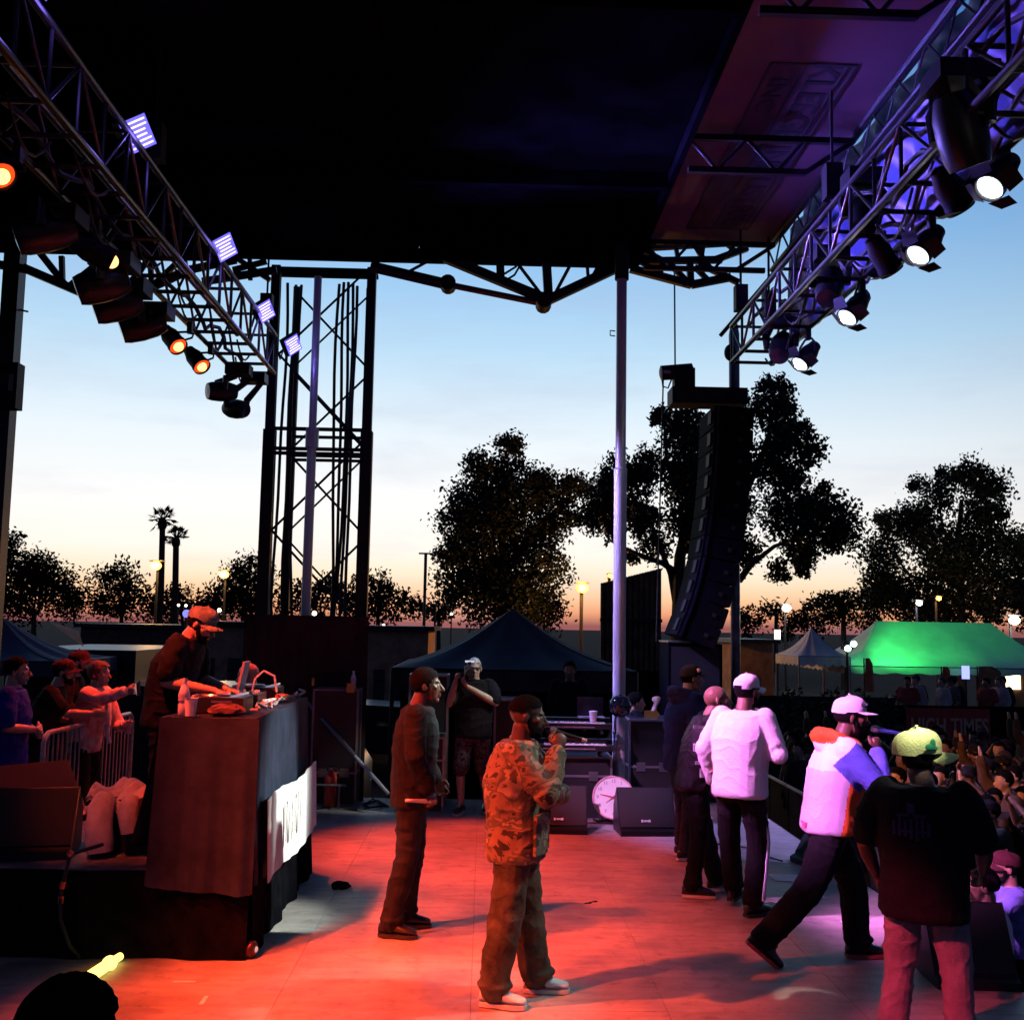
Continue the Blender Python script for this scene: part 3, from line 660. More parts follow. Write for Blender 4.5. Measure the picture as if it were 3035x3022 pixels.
# ================================================================== ROAD CASES, KEYBOARDS, SMALL GEAR
CASE = mat('road_case_laminate', (.006, .0055, .008), .6, var=.3, bump=.2, bscale=200)
EDGE = mat('case_edging', (.30, .28, .30), .4, .6, var=.3, vscale=30)
def road_case(label, lo, hi, group='black road cases at the far end of the stage', lid=.7):
    lo, hi = Vector(lo), Vector(hi)
    o = thing('road_case', label, 'case', ((lo.x + hi.x) / 2, (lo.y + hi.y) / 2, lo.z), 0, group)
    MB().b2(lo, hi).build('body', CASE, o)
    e = .012
    for x in (lo.x, hi.x):
        for y in (lo.y, hi.y):
            bar('edge_strip', (x, y, lo.z), (x, y, hi.z), e, EDGE, o, square=True)
    for z in (lo.z + e, hi.z, lo.z + (hi.z - lo.z) * lid):
        for y in (lo.y, hi.y): bar('edge_strip', (lo.x, y, z), (hi.x, y, z), e * .95, EDGE, o, square=True)
        for x in (lo.x, hi.x): bar('edge_strip', (x, lo.y, z), (x, hi.y, z), e * .95, EDGE, o, square=True)
    for x in (lo.x + (hi.x - lo.x) * .25, lo.x + (hi.x - lo.x) * .75):
        MB().box((x, lo.y - .01, lo.z + (hi.z - lo.z) * lid), (.1, .02, .1)).build('latch', mat('latch_steel', (.2, .2, .21), .4, .8), o)
    return o
def pz(u, v, y): return P(u, v, y)
def case_px(label, u0, v0, u1, v1, y, depth, z0=0.0, **kw):
    a, b = P(u0, v1, y), P(u1, v0, y); return road_case(label, (a.x, y, z0), (b.x, y + depth, b.z), **kw)
case_px('low road case with bright metal edges left of the cameraman', 1172, 2186, 1316, 2400, 12.6, .5)
case_px('tall black equipment rack standing behind the man in black', 1205, 2002, 1328, 2400, 13.2, .4, lid=.45)
case_px('black rack under the canopy right of the cameraman', 1462, 2075, 1585, 2400, 13.1, .5, lid=.5)
case_px('black road case under the orange card', 1865, 2135, 2000, 2400, 12.75, .6, lid=.5)
case_px('black road case with a water bottle on top', 918, 2045, 1062, 2400, 13.05, .35, lid=.28)
case_px('long black road case under the keyboards', 1598, 2245, 1812, 2400, 12.3, .45)
# keyboards
kb = thing('keyboard_stand', 'black two tier keyboard stand in front of the canopy', 'stand', (P(1700, 2300, 12.4).x, 12.4, 0))
xa, xb = P(1592, 2200, 12.2).x, P(1815, 2200, 12.2).x
zt_, zl_ = P(1700, 2160, 12.2).z, P(1700, 2222, 12.2).z
for x in (xa + .12, xb - .12):
    bar('leg', (x, 12.25, 0), (x, 12.5, zt_ - .02), .018, STEEL_D, kb, square=True); bar('leg', (x, 12.6, 0), (x, 12.3, zl_), .018, STEEL_D, kb, square=True)
    bar('tier_arm', (x, 12.15, zt_ - .03), (x, 12.55, zt_ - .03), .014, STEEL_D, kb, square=True); bar('tier_arm', (x, 12.1, zl_ - .03), (x, 12.5, zl_ - .03), .014, STEEL_D, kb, square=True)
bar('cross_bar', (xa + .12, 12.45, .5), (xb - .12, 12.45, .5), .014, STEEL_D, kb, square=True)
KEY_W = mat('ivory_keys', (.7, .68, .66), .35, var=.03)
def keyboard(label, z, y):
    o = thing('keyboard', label, 'keyboard', ((xa + xb) / 2, y, z), 0, 'stage keyboards')
    MB().b2((xa, y, z), (xb, y + .3, z + .06)).box(((xa + xb) / 2, y + .25, z + .085), (xb - xa, .1, .05)).build('body', BLACK_PL, o)
    n = 36; w = (xb - xa - .16) / n
    km = MB().b2((0, 0, 0), (w * .9, .14, .012)).mesh('white_key', KEY_W)
    for k in range(n):
        q = link(bpy.data.objects.new('white_key', km), o); q.location = (xa + .08 + k * w - (xa + xb) / 2, -.012, .061)
    kk = MB().b2((0, 0, 0), (w * .5, .085, .02)).mesh('black_key', BLACK_PL)
    for k in range(n - 1):
        if k % 7 not in (2, 6):
            q = link(bpy.data.objects.new('black_key', kk), o); q.location = (xa + .08 + (k + .72) * w - (xa + xb) / 2, .045, .062)
    MB().b2((xa + .06, y - .004, z + .015), (xb - .2, y - .001, z + .03)).build('trim_line', EDGE, o)
keyboard('upper stage keyboard on the stand in front of the canopy', zt_, 12.2)
keyboard('lower stage keyboard on the stand in front of the canopy', zl_, 12.12)
lt = thing('laptop', 'open laptop on the upper keyboard', 'laptop', P(1752, 2142, 12.42))
b0 = P(1752, 2142, 12.42)
MB().box((b0.x, b0.y, zt_ + .115), (.3, .2, .014)).build('base', GREY_P, lt)
MB().box((b0.x, b0.y + .11, zt_ + .225), (.3, .012, .21)).build('screen', mat('laptop_screen', (.03, .02, .03), .2), lt)
o = thing('white_cup', 'white cup standing in front of the laptop', 'cup', P(1758, 2143, 12.28))
q = Vector((P(1758, 2143, 12.28).x, 12.28, zt_ + .062)); o.location = q
MB().lathe([(.03, 0), (.034, .0), (.045, .12), (.046, .125), (.041, .12), (.03, .01)], q, seg=18).build('cup_body', mat('cup_lilac', (.62, .55, .62), .5), o)
MB().lathe([(.047, .121), (.049, .13), (.04, .135), (.001, .135)], q, seg=18, caps=False).build('lid', WHITE_P, o)
gb = MB().ell(P(1838, 2092, 12.35), .128, nu=28, nv=18); c = P(1838, 2092, 12.35)
o = thing('black_globe', 'glossy black globe clamped to the aluminium roof pole', 'globe', c)
gb.build('globe', mat('gloss_black', (.006, .006, .008), .06, spec=.8), o); MB().cyl(c + Vector((0, .1, 0)), c + Vector((0, .2, 0)), .03).build('clamp', STEEL_D, o)
c = P(1931, 2117, 12.7)
MB().prism([c + Vector(a) for a in ((-.085, 0, -.045), (.06, 0, -.05), (.1, 0, 0), (.06, 0, .05), (-.085, 0, .045))], (0, .01, 0)).build_top('paper_card', mat('yellow_card', (.9, .66, .22), .6), 'small yellow card on the road case right of the pole', 'card', base=c)
for lb, u, v, w, h in (('narrow orange tag on the case beside the tower', 928, 2020, .03, .09), ('square orange card below the water bottle', 1039, 2038, .09, .11)):
    c = P(u, v, 13.0); MB().box(c, (w, .008, h)).build_top('tag_card', mat('orange_card', (.85, .35, .05), .6, var=.1), lb, 'tag', base=c)
BOT = mat('bottle_plastic', (.62, .62, .68), .15, var=.1, vscale=30)
def bottle(label, q, s=1.0, group=None):
    o = thing('water_bottle', label, 'bottle', q, 0, group)
    MB().lathe([(.028 * s, 0), (.032 * s, .01 * s), (.032 * s, .06 * s), (.028 * s, .075 * s), (.032 * s, .09 * s), (.032 * s, .13 * s), (.02 * s, .165 * s), (.012 * s, .18 * s), (.012 * s, .195 * s)], q, seg=16).build('bottle_body', BOT, o)
    MB().lathe([(.015 * s, .188 * s), (.015 * s, .212 * s), (.002, .214 * s)], q, seg=12).build('cap', WHITE_P, o)
    MB().lathe([(.0335 * s, .085 * s), (.0335 * s, .125 * s)], q, seg=16, caps=False).build('wrapper', mat('bottle_wrapper', (.5, .5, .6), .4), o)
q = P(1047, 2024, 13.15); q.z = P(1047, 2045, 13.05).z + .012; bottle('clear water bottle on the case beside the tower', q, 1.0)
# fire extinguisher
q = G(980, 2378); q.y = 12.95; q = Vector((P(980, 2330, 12.95).x, 12.95, 0))
o = thing('fire_extinguisher', 'red fire extinguisher standing at the far end of the stage', 'extinguisher', q)
MB().lathe([(.07, 0), (.075, .01), (.075, .33), (.06, .38), (.03, .405), (.025, .42)], q, seg=20).build('cylinder', mat('extinguisher_red', (.6, .05, .025), .35), o)
MB().lathe([(.022, .42), (.03, .43), (.03, .455), (.015, .46)], q, seg=12).build('valve', ALU, o)
MB().prism([q + Vector(a) for a in ((-.03, -.012, .455), (.09, -.012, .47), (.1, -.012, .485), (-.03, -.012, .475))], (0, .024, 0)).build('handle', STEEL_D, o)
MB().tube([q + Vector(a) for a in ((.03, 0, .445), (.09, -.02, .42), (.1, -.03, .3), (.085, -.03, .2))], .01, 6).build('hose', CABLE, o)
o = thing('guard_rail', 'low thin metal rail at the far edge in front of the extinguisher', 'rail', (q.x, 12.8, 0))
for x in (-.3, .12): bar('post', (q.x + x, 12.8, 0), (q.x + x, 12.8, .27), .012, EDGE, o)
bar('top_bar', (q.x - .34, 12.8, .27), (q.x + .2, 12.8, .27), .014, EDGE, o)
# cables on the deck
for lb, pts in (('heap of black cables by the road case at the far end', [(1080, 2385), (1105, 2372), (1140, 2390), (1095, 2398), (1075, 2386), (1120, 2376), (1150, 2392)]),
                ('loose cable along the far edge behind the man in black', [(930, 2400), (990, 2392), (1060, 2402), (1110, 2396)]),
                ('black cable lying between the clock and the wedge', [(1740, 2420), (1775, 2440), (1800, 2432), (1835, 2452), (1850, 2440)])):
    ps = [G(u, v) + Vector((0, 0, .012 + .01 * (k % 2))) for k, (u, v) in enumerate(pts)]
    MB().tube(ps, .012, 6).build_top('cable', mat('dark_cable', (.03, .02, .022), .6), lb, 'cable', base=ps[0])
# set lists, tape marks and scraps on the deck
PAPER = mat('paper', (.8, .78, .78), .7, var=.05)
for lb, pts in (('white set list sheet taped near the front wedge', [(2275, 2590), (2382, 2593), (2400, 2614), (2297, 2610)]), ('small folded white paper below the set list', [(2336, 2653), (2380, 2653), (2360, 2672)]),
                ('white scrap of paper behind the striding man', [(2488, 2729), (2507, 2731), (2512, 2750)])):
    ps = [G(u, v) + Vector((0, 0, .004)) for u, v in pts]; c = sum(ps, Vector()) / len(ps)
    MB().prism(ps, (0, 0, .002)).build_top('paper_sheet', PAPER, lb, 'paper', base=c)
for lb, (u0, v0, u1, v1) in (('short white tape strip on the deck before the booth', (513, 2909, 580, 2909)), ('scuffed white tape strip near the lower edge', (596, 2976, 612, 2952)), ('tiny white tape mark beside the booth foot', (905, 2468, 912, 2472)),
                             ('white tape spot at the far deck edge', (1080, 2408, 1090, 2409)), ('second white tape spot at the far deck edge', (1135, 2411, 1144, 2412))):
    a, b = G(u0, v0), G(u1, v1); d = (b - a).normalized() * .0; e = (b - a).cross(Vector((0, 0, 1))).normalized() * .012
    c = (a + b) / 2
    MB().prism([a - e + Vector((0, 0, .003)), b - e + Vector((0, 0, .003)), b + e + Vector((0, 0, .003)), a + e + Vector((0, 0, .003))], (0, 0, .0015)).build_top('tape_strip', PAPER, lb, 'tape', base=c)
c = G(1010, 2632); cl = MB().ell(c + Vector((0, 0, .02)), (.075, .06, .03), nu=16, nv=9)
cl.v = [tuple(Vector(a) + Vector((random.uniform(-.016, .016), random.uniform(-.016, .016), random.uniform(-.004, .012)))) for a in cl.v]
cl.build_top('crumpled_cloth', FABRIC_K, 'crumpled black rag on the deck beside the booth', 'rag', base=c)
for lb, u, v in (('small dark leaf scrap on the deck right of the man in camouflage', 1760, 2672), ('dark scrap lying on the deck at centre', 1742, 2676)):
    c = G(u, v); MB().prism([c + Vector(a) for a in ((-.03, -.02, .003), (.03, -.01, .003), (.02, .02, .003))], (0, 0, .004)).build_top('scrap', FABRIC_K, lb, 'scrap', base=c)
c = G(310, 2880); d = (G(355, 2850) - G(262, 2912)); L_ = d.length; d.normalize()
o = thing('yellow_stick', 'bright yellow stick with added glow lying on the deck beside the dark figure', 'light wand', G(262, 2912))
a = G(262, 2912) + Vector((0, 0, .035))
MB().lathe([(.03, 0), (.034, .02), (.034, L_ * .6), (.045, L_ * .62), (.045, L_ * .68), (.024, L_ * .7), (.024, L_), (.01, L_ + .01)], a, d, seg=14).build('tube', mat('yellow_added_glow', (1, .85, .25), .4, emit=(1, .82, .18), estr=2.2), o)  # emission added to make the brightly lit yellow object glow
c = G(712, 2838)
o = thing('glint_can', 'small metal can with a glowing end for its glint at the booth foot', 'lamp', c)
MB().lathe([(.05, 0), (.055, .02), (.055, .1), (.04, .12)], c + Vector((-.02, .02, .056)), (1, -.2, 0), seg=16).build('housing', mat('dark_red_metal', (.08, .03, .03), .35, .6), o)
MB().lathe([(.02, .121), (.015, .13), (.001, .131)], c + Vector((-.02, .02, .056)), (1, -.2, 0), seg=16, caps=False).build('lens', mat('glint_glow', (.9, .85, .8), .15, emit=(1, .85, .75), estr=.3), o)  # weak emission stands in for a glint on bare metal

# ================================================================== DJ BOOTH
RIS = .54
rs = thing('booth_riser', 'low black skirted riser under the booth', 'riser', (-2.9, 8.3, 0))
MB().b2((-4.4, 7.22, RIS - .04), (-1.5, 9.6, RIS)).build('top_board', mat('riser_ply', (.2, .17, .16), .7, var=.3), rs)
def skirt(p0, p1, z0, z1, nrm, amp=.02, freq=22, n=60):
    p0, p1, nrm = Vector(p0), Vector(p1), Vector(nrm)
    return lambda s, t: p0.lerp(p1, s) + nrm * (amp * math.sin(s * freq) + .5 * amp * math.sin(s * freq * 2.3 + 1) + .03 * (1 - t)) + Vector((0, 0, z0 + t * (z1 - z0)))
SK = MB(); SK.grid(skirt((-4.4, 7.2, 0), (-1.47, 7.2, 0), .004, RIS, (0, -1, 0)), 90, 5); SK.grid(skirt((-1.47, 7.2, 0), (-1.47, 9.6, 0), .004, RIS, (1, 0, 0)), 70, 5)
SK.grid(skirt((-4.4, 9.6, 0), (-1.47, 9.6, 0), .004, RIS, (0, 1, 0)), 30, 3); SK.grid(skirt((-4.4, 7.2, 0), (-4.4, 9.6, 0), .004, RIS, (-1, 0, 0)), 30, 3)
SK.build('skirt', FABRIC_K, rs)
TBX0, TBX1, TBY0, TBY1, TBZ = -2.1, -1.5, 7.26, 9.36, 1.5
tb = thing('booth_table', 'tall folding table under the booth cloth', 'table', ((TBX0 + TBX1) / 2, 8.3, RIS))
MB().b2((TBX0 + .02, TBY0 + .02, TBZ - .05), (TBX1 - .02, TBY1 - .02, TBZ - .01)).build('tabletop', GREY_P, tb)
for x in (TBX0 + .08, TBX1 - .08):
    for y in (TBY0 + .1, TBY1 - .1): bar('leg', (x, y, RIS), (x, y, TBZ - .05), .018, STEEL_D, tb)
RED_FACE = BOOTH
ct = MB()
ct.grid(lambda s, t: Vector((TBX0 - .01 + s * (TBX1 - TBX0 + .02), TBY0 - .01 + t * (TBY1 - TBY0 + .02), TBZ + .004 + .004 * math.sin(s * 9 + t * 23))), 12, 40)
def near_face(s, t):
    x = TBX0 - .012 + s * (TBX1 - TBX0 + .05); k = 1 - t
    y = TBY0 - .012 - k * (.085 + .014 * math.sin(s * 15 + 1) + .007 * math.sin(s * 37) + .02 * math.exp(-((s - .86) / .07) ** 2)) - .03 * k
    return Vector((x + .03 * k * (s - .3), y, TBZ + .004 - k * (1.09 + .008 * math.sin(s * 9) - .1 * max(0, .5 - s))))
ct.grid(near_face, 60, 14)
def right_face(s, t):
    y = TBY0 - .012 + s * (TBY1 - TBY0 + .03); k = 1 - t
    x = TBX1 + .012 + k * (.035 + .018 * math.sin(s * 37 + .6) + .01 * math.sin(s * 91))
    return Vector((x, y - .05 * k * (1 - s), TBZ + .004 - k * (1.05 + .03 * math.sin(s * 11))))
ct.grid(right_face, 90, 14)
def left_face(s, t):
    y = TBY0 - .012 + s * (TBY1 - TBY0 + .03); k = 1 - t
    x = TBX0 - .012 - k * (.05 + .05 * math.sin(s * 17 + 2)) - .06 * k * k * (1 - s)
    return Vector((x, y, TBZ + .004 - k * (.83 + .02 * math.sin(s * 11))))
ct.grid(left_face, 60, 12)
ct.build_top('booth_cloth', BOOTH, 'dark grey pleated cloth draped over the booth table', 'cloth', base=Vector((-1.8, 8.3, TBZ)), smooth=70)
bn = MB()
def ban(off):
    def f(s, t):
        y = 7.27 + s * 2.06
        x = -1.395 + off + .006 * math.sin(s * 37 + .6) + .02 * (1 - t)
        return Vector((x, y, .45 + .02 * math.sin(s * 8) + t * .53 - .02 * s))
    return f
bn.grid(ban(0), 60, 6); bn.grid(ban(.006), 60, 6)
BANW = mat('banner_white', (.82, .80, .78), .7, var=.12, vscale=3, stretch=(1, 9, .5))
bno = bn.build_top('booth_banner', BANW, 'bright white cloth banner hung on the front of the booth', 'banner', base=Vector((-1.39, 8.3, .5)), smooth=70)
BF = mat('banner_faint_print', (.74, .68, .64), .7, var=.1)
for k in range(7):
    y = 7.75 + k * .11 + (.03 if k > 3 else 0); h = (.3, .26, .3, .3, .22, .3, .28)[k]
    MB().box((-1.362, y, .73), (.004, .035 if k % 3 else .018, h)).build('faded_letter', BF, bno)
# players and mixer
PLAYER = mat('player_black', (.02, .02, .022), .35); PTOP = mat('player_top', (.06, .06, .065), .3, .3)
def cdj(label, cx_, cy_, group='DJ players on the booth'):
    z = TBZ + .012
    o = thing('disc_player', label, 'DJ player', (cx_, cy_, z), 0, group)
    MB().b2((cx_ - .2, cy_ - .16, z), (cx_ + .2, cy_ + .16, z + .1)).build('body', PLAYER, o)
    MB().b2((cx_ - .195, cy_ - .155, z + .1), (cx_ + .195, cy_ + .155, z + .106)).build('top_plate', PTOP, o)
    MB().lathe([(.105, 0), (.108, .006), (.1, .016), (.04, .018), (.001, .018)], (cx_ - .03, cy_, z + .106), seg=28).build('jog_wheel', ALU, o)
    MB().box((cx_ + .14, cy_, z + .115), (.08, .22, .014), Matrix.Rotation(-.25, 3, 'Y')).build('display', mat('player_display', (.1, .1, .14), .2, emit=(.6, .6, .9), estr=.35), o)
    for k in range(4): MB().lathe([(.014, 0), (.014, .012), (.001, .013)], (cx_ - .15, cy_ - .11 + k * .045, z + .106), seg=10).build('button', WHITE_P, o)
    MB().b2((cx_ - .02, cy_ - .163, z + .07), (cx_ + .12, cy_ - .1605, z + .085)).build('maker_mark', EDGE, o)
cdj('disc player under the hand of the DJ', -1.84, 7.72); cdj('disc player at the far end of the booth', -1.84, 8.92)
z = TBZ + .012
mx = thing('dj_mixer', 'black DJ mixer with many knobs between the two players', 'mixer', (-1.84, 8.3, z))
MB().b2((-2.04, 8.14, z), (-1.66, 8.46, z + .09)).build('body', PLAYER, mx)
for i in range(5):
    for j in range(4): MB().lathe([(.012, 0), (.01, .022), (.001, .023)], (-2.0 + i * .045, 8.19 + j * .075, z + .09), seg=8).build('knob', WHITE_P if (i + j) % 2 else ALU, mx)
for j in range(4): MB().box((-1.72, 8.19 + j * .075, z + .1), (.03, .014, .02)).build('fader', WHITE_P, mx)
# cups, bottle, cables, headphones on the booth
q = Vector((-1.99, 7.36, TBZ + .012)); bottle('clear water bottle at the near end of the booth', q, 1.15)
q = Vector((-1.93, 7.31, TBZ + .012)); o = thing('paper_cup', 'white paper cup at the near end of the booth', 'cup', q)
MB().lathe([(.03, 0), (.032, 0), (.043, .115), (.046, .118), (.041, .116), (.029, .006), (.001, .006)], q, seg=20).build('cup_body', WHITE_P, o)
WCAB = mat('white_cable', (.8, .78, .78), .4, var=.03)
for lb, pts in (('white cable looping up behind the mixer', [(-1.78, 8.5, .1), (-1.76, 8.5, .2), (-1.7, 8.52, .26), (-1.62, 8.54, .22), (-1.6, 8.55, .1)]),
                ('white coiled cable in front of the players', [(-1.66, 8.2, .03), (-1.6, 8.1, .05), (-1.56, 8.3, .06), (-1.6, 8.5, .05), (-1.68, 8.35, .04), (-1.62, 8.16, .06), (-1.55, 8.22, .05)])):
    ps = [Vector((a[0], a[1], TBZ + a[2])) for a in pts]
    fine = []
    for k in range(len(ps) - 1):
        for j in range(4): fine.append(ps[k].lerp(ps[k + 1], j / 4))
    fine.append(ps[-1])
    MB().tube(fine, .009, 6).build_top('white_cable', WCAB, lb, 'cable', base=ps[0])
o = thing('tablet_screen', 'thin upright screen edge behind the mixer', 'screen', (-1.86, 8.6, TBZ + .02))
MB().box((-1.88, 8.6, TBZ + .18), (.02, .2, .3), Matrix.Rotation(.2, 3, 'Y')).build('panel', mat('screen_rim', (.7, .62, .66), .4), o)
c = Vector((-1.6, 8.72, TBZ + .03)); o = thing('headphones', 'orange ear pad headphones lying on the booth', 'headphones', c)
for k in (0, 1): MB().lathe([(.03, 0), (.045, .005), (.045, .035), (.03, .04)], c + Vector((.0, .11 * k, .0)), (.2, .1, 1), seg=16).build('ear_cup', mat('orange_pad', (.75, .22, .08), .6), o)
MB().tube([c + Vector((0, 0, .03)), c + Vector((-.08, .03, .08)), c + Vector((-.08, .08, .08)), c + Vector((0, .11, .03))], .01, 6).build('headband', BLACK_PL, o)
for k, (lb, x, y, n_) in enumerate((('tangle of grey audio leads along the front of the booth top', -1.56, 7.5, 26), ('tangle of grey audio leads beside the far player', -1.55, 8.85, 14))):
    rr = random.Random(k); ps = [Vector((x + rr.uniform(-.05, .05), y + i * .045 + rr.uniform(-.05, .05), TBZ + .02 + rr.uniform(0, .05))) for i in range(n_)]
    MB().tube(ps, .009, 6).build_top('audio_leads', mat('lead_grey', (.3, .29, .29), .45), lb, 'cable', base=ps[0])
c = Vector((-1.72, 7.42, TBZ + .012)); cl = MB().ell(c + Vector((0, 0, .03)), (.12, .09, .04), nu=18, nv=10)
cl.v = [tuple(Vector(a) + Vector((random.uniform(-.015, .015), random.uniform(-.015, .015), random.uniform(-.004, .014)))) for a in cl.v]
cl.build_top('crumpled_towel', mat('maroon_towel', (.08, .035, .04), .9), 'dark crumpled towel beside the paper cup on the booth', 'towel', base=c)
# gear on the riser behind the booth
wedge('dark monitor wedge on the riser beside the draped jackets', Vector((-2.98, 7.42, RIS + .003)), .52, .5, .43, R(12), False)
wedge('large dark monitor wedge on the riser at the picture edge', Vector((-3.42, 8.55, RIS + .003)), .95, .6, .44, R(50), False)
bx = P(360, 2420, 7.75)
o = thing('equipment_trunk', 'black trunk on the riser under the draped jackets', 'trunk', (bx.x, 7.9, RIS))
MB().b2((bx.x - .2, 7.72, RIS + .004), (bx.x + .27, 8.2, RIS + .3)).build('body', CASE, o)
MB().b2((bx.x - .21, 7.71, RIS + .3), (bx.x + .28, 8.21, RIS + .36)).build('lid', CASE, o)
jk = thing('draped_jacket', 'pale jacket thrown over the trunk with one sleeve hanging down', 'jacket', (bx.x, 7.8, RIS + .36))
JP = mat('jacket_pale', (.62, .48, .45), .85, var=.2, vscale=7, bump=.4, bscale=60)
jm = MB()
def jtop(s, t):
    x = bx.x - .24 + s * .56; y = 7.66 + t * .5
    return Vector((x, y, RIS + .405 + .035 * math.sin(s * 11 + t * 5) + .025 * math.sin(s * 23 - t * 9) - .12 * max(0, .25 - t) * 2))
jm.grid(jtop, 26, 22)
jm.grid(lambda s, t: Vector(jtop(s, t)) - Vector((0, 0, .03)), 26, 22)
jm.build('jacket_body', JP, jk, smooth=80)
sl = P(305, 2385, 7.62)
MB().tube([Vector((sl.x, 7.68, RIS + .38)), Vector((sl.x - .01, 7.62, RIS + .32)), Vector((sl.x - .005, 7.58, RIS + .2)), Vector((sl.x + .01, 7.57, RIS + .1)), Vector((sl.x + .02, 7.56, RIS + .03))], [.07, .085, .09, .095, .085], 14).build('hanging_sleeve', JP, jk, smooth=80)
MB().tube([Vector((sl.x + .17, 7.68, RIS + .37)), Vector((sl.x + .18, 7.6, RIS + .28)), Vector((sl.x + .2, 7.6, RIS + .16))], [.06, .07, .06], 12).build('hanging_cuff', JP, jk, smooth=80)
MB().tube([Vector((sl.x + .27, 7.68, RIS + .37)), Vector((sl.x + .29, 7.61, RIS + .26)), Vector((sl.x + .3, 7.6, RIS + .14))], [.04, .05, .045], 12).build('hanging_fold', mat('jacket_dark', (.05, .02, .02), .9), jk, smooth=80)
p0 = P(207, 2530, 7.1); p1 = P(180, 2650, 7.05); p2 = P(178, 2720, 7.0); p3 = P(205, 2800, 7.0)
o = thing('taped_cable', 'black cable with red tape bands hanging over the riser edge', 'cable', p3)
MB().tube([p0 + Vector((.1, .3, 0)), p0, p0.lerp(p1, .5), p1, p2, p3, G(240, 2840)], .012, 6).build('cable', CABLE, o)
RT_ = mat('red_tape', (.85, .1, .05), .5, var=.1)
for a, b in ((P(188, 2612, 7.06), P(183, 2632, 7.06)), (P(181, 2655, 7.05), P(179, 2676, 7.05)), (P(214, 2522, 7.1), P(204, 2534, 7.1))): bar('tape_band', a, b, .018, RT_, o)
# crowd barrier beside the riser
br = thing('crowd_barrier', 'steel crowd barrier with upright bars beside the riser', 'barrier', (-3.95, 10.1, 0))
GALV = mat('galvanised', (.42, .41, .40), .45, .7, var=.3, vscale=20)
b0, b1 = Vector((-3.98, 10.1, 0)), Vector((-3.92, 12.4, 0))
def bp(s, z): return b0.lerp(b1, s) + Vector((0, 0, z))
MB().tube([bp(0, .15), bp(0, 1.0), bp(.015, 1.06), bp(.04, 1.09), bp(.96, 1.09), bp(.985, 1.06), bp(1, 1.0), bp(1, .15)], .024, 8).build('frame_tube', GALV, br)
bar('lower_tube', bp(0, .2), bp(1, .2), .02, GALV, br)
for k in range(1, 22): bar('upright_bar', bp(k / 22, .2), bp(k / 22, 1.08), .009, GALV, br, seg=6)
for s_ in (.12, .88): MB().b2(bp(s_, 0) + Vector((-.3, -.03, .003)), bp(s_, .02) + Vector((.3, .03, 0))).build('foot', GALV, br); bar('foot_post', bp(s_, .0), bp(s_, .2), .016, GALV, br)

# cable runs and tape on the deck
for lb, pts, m in (('black cable snaking toward the front edge', [(2010, 2480), (2080, 2510), (2170, 2500), (2260, 2530), (2330, 2560)], CABLE),):
    ps = [G(u, v) + Vector((0, 0, .009)) for u, v in pts]; fine = []
    for k in range(len(ps) - 1):
        for j in range(5):
            q = ps[k].lerp(ps[k + 1], j / 5); fine.append(q + Vector((.015 * math.sin(k * 5 + j * 1.3), .03 * math.sin(k * 5 + j), 0)))
    MB().tube(fine, .0075, 6).build_top('cable', m, lb, 'cable', base=ps[0])

# ================================================================== PEOPLE
_perm = rng.permutation(512)
def vnoise(p, scale):
    """value noise for an (n,3) array, about -1..1"""
    q = p * np.asarray(scale); i = np.floor(q).astype(int); f = q - i; f = f * f * (3 - 2 * f)
    def h(a, b, c): return (_perm[(_perm[(_perm[a & 511] + b) & 511] + c) & 511] / 255.5) - 1
    r = 0
    for dx in (0, 1):
        for dy in (0, 1):
            for dz in (0, 1):
                w = (f[:, 0] if dx else 1 - f[:, 0]) * (f[:, 1] if dy else 1 - f[:, 1]) * (f[:, 2] if dz else 1 - f[:, 2])
                r = r + w * h(i[:, 0] + dx, i[:, 1] + dy, i[:, 2] + dz)
    return r
def fuse(mb, voxel, smooth=4, wrinkle=0.0, wscale=(9, 9, 9), seed=0.0, zone=None):
    """merge overlapping closed shapes into one continuous surface"""
    me = mb.mesh('tmp', BLACK, smooth=0)
    o = bpy.data.objects.new('tmp', me); COL.objects.link(o)
    m = o.modifiers.new('r', 'REMESH'); m.mode = 'VOXEL'; m.voxel_size = voxel
    if smooth:
        s = o.modifiers.new('s', 'SMOOTH'); s.factor = .5; s.iterations = smooth
    r = bpy.data.meshes.new_from_object(o.evaluated_get(bpy.context.evaluated_depsgraph_get()))
    bpy.data.objects.remove(o); bpy.data.meshes.remove(me)
    n = len(r.vertices)
    if wrinkle and n:
        co = np.empty(n * 3); r.vertices.foreach_get('co', co); co = co.reshape(-1, 3)
        no = np.array([v.normal[:] for v in r.vertices])
        a = vnoise(co + seed, wscale)
        warp = 2.6 * vnoise(co + seed + 11, (4, 4, 3)) + 1.1 * vnoise(co + seed + 23, (11, 11, 9))
        f1 = np.exp(-2.4 * np.abs(np.sin(co @ np.array([12.0, 8.0, 34.0]) * .9 + warp * 1.5)))
        f2 = np.exp(-2.4 * np.abs(np.sin(co @ np.array([-20.0, 14.0, 22.0]) * .9 + warp * 1.7 + 2)))
        mk = np.clip(.45 + 1.3 * vnoise(co + seed + 41, (5, 5, 4)), 0, 1)
        c = vnoise(co + seed + 77, np.asarray(wscale) * 2.5)
        co = co + no * (wrinkle * (.6 * a + .75 * f1 * mk + .6 * f2 * (1 - mk) - .3 + .35 * c))[:, None]
        r.vertices.foreach_set('co', co.ravel())
    r.materials.clear()
    if zone:
        idx = [zone(p.center, p.normal) for p in r.polygons]; r.polygons.foreach_set('material_index', idx)
    r.polygons.foreach_set('use_smooth', [True] * len(r.polygons)); r.update()
    return r
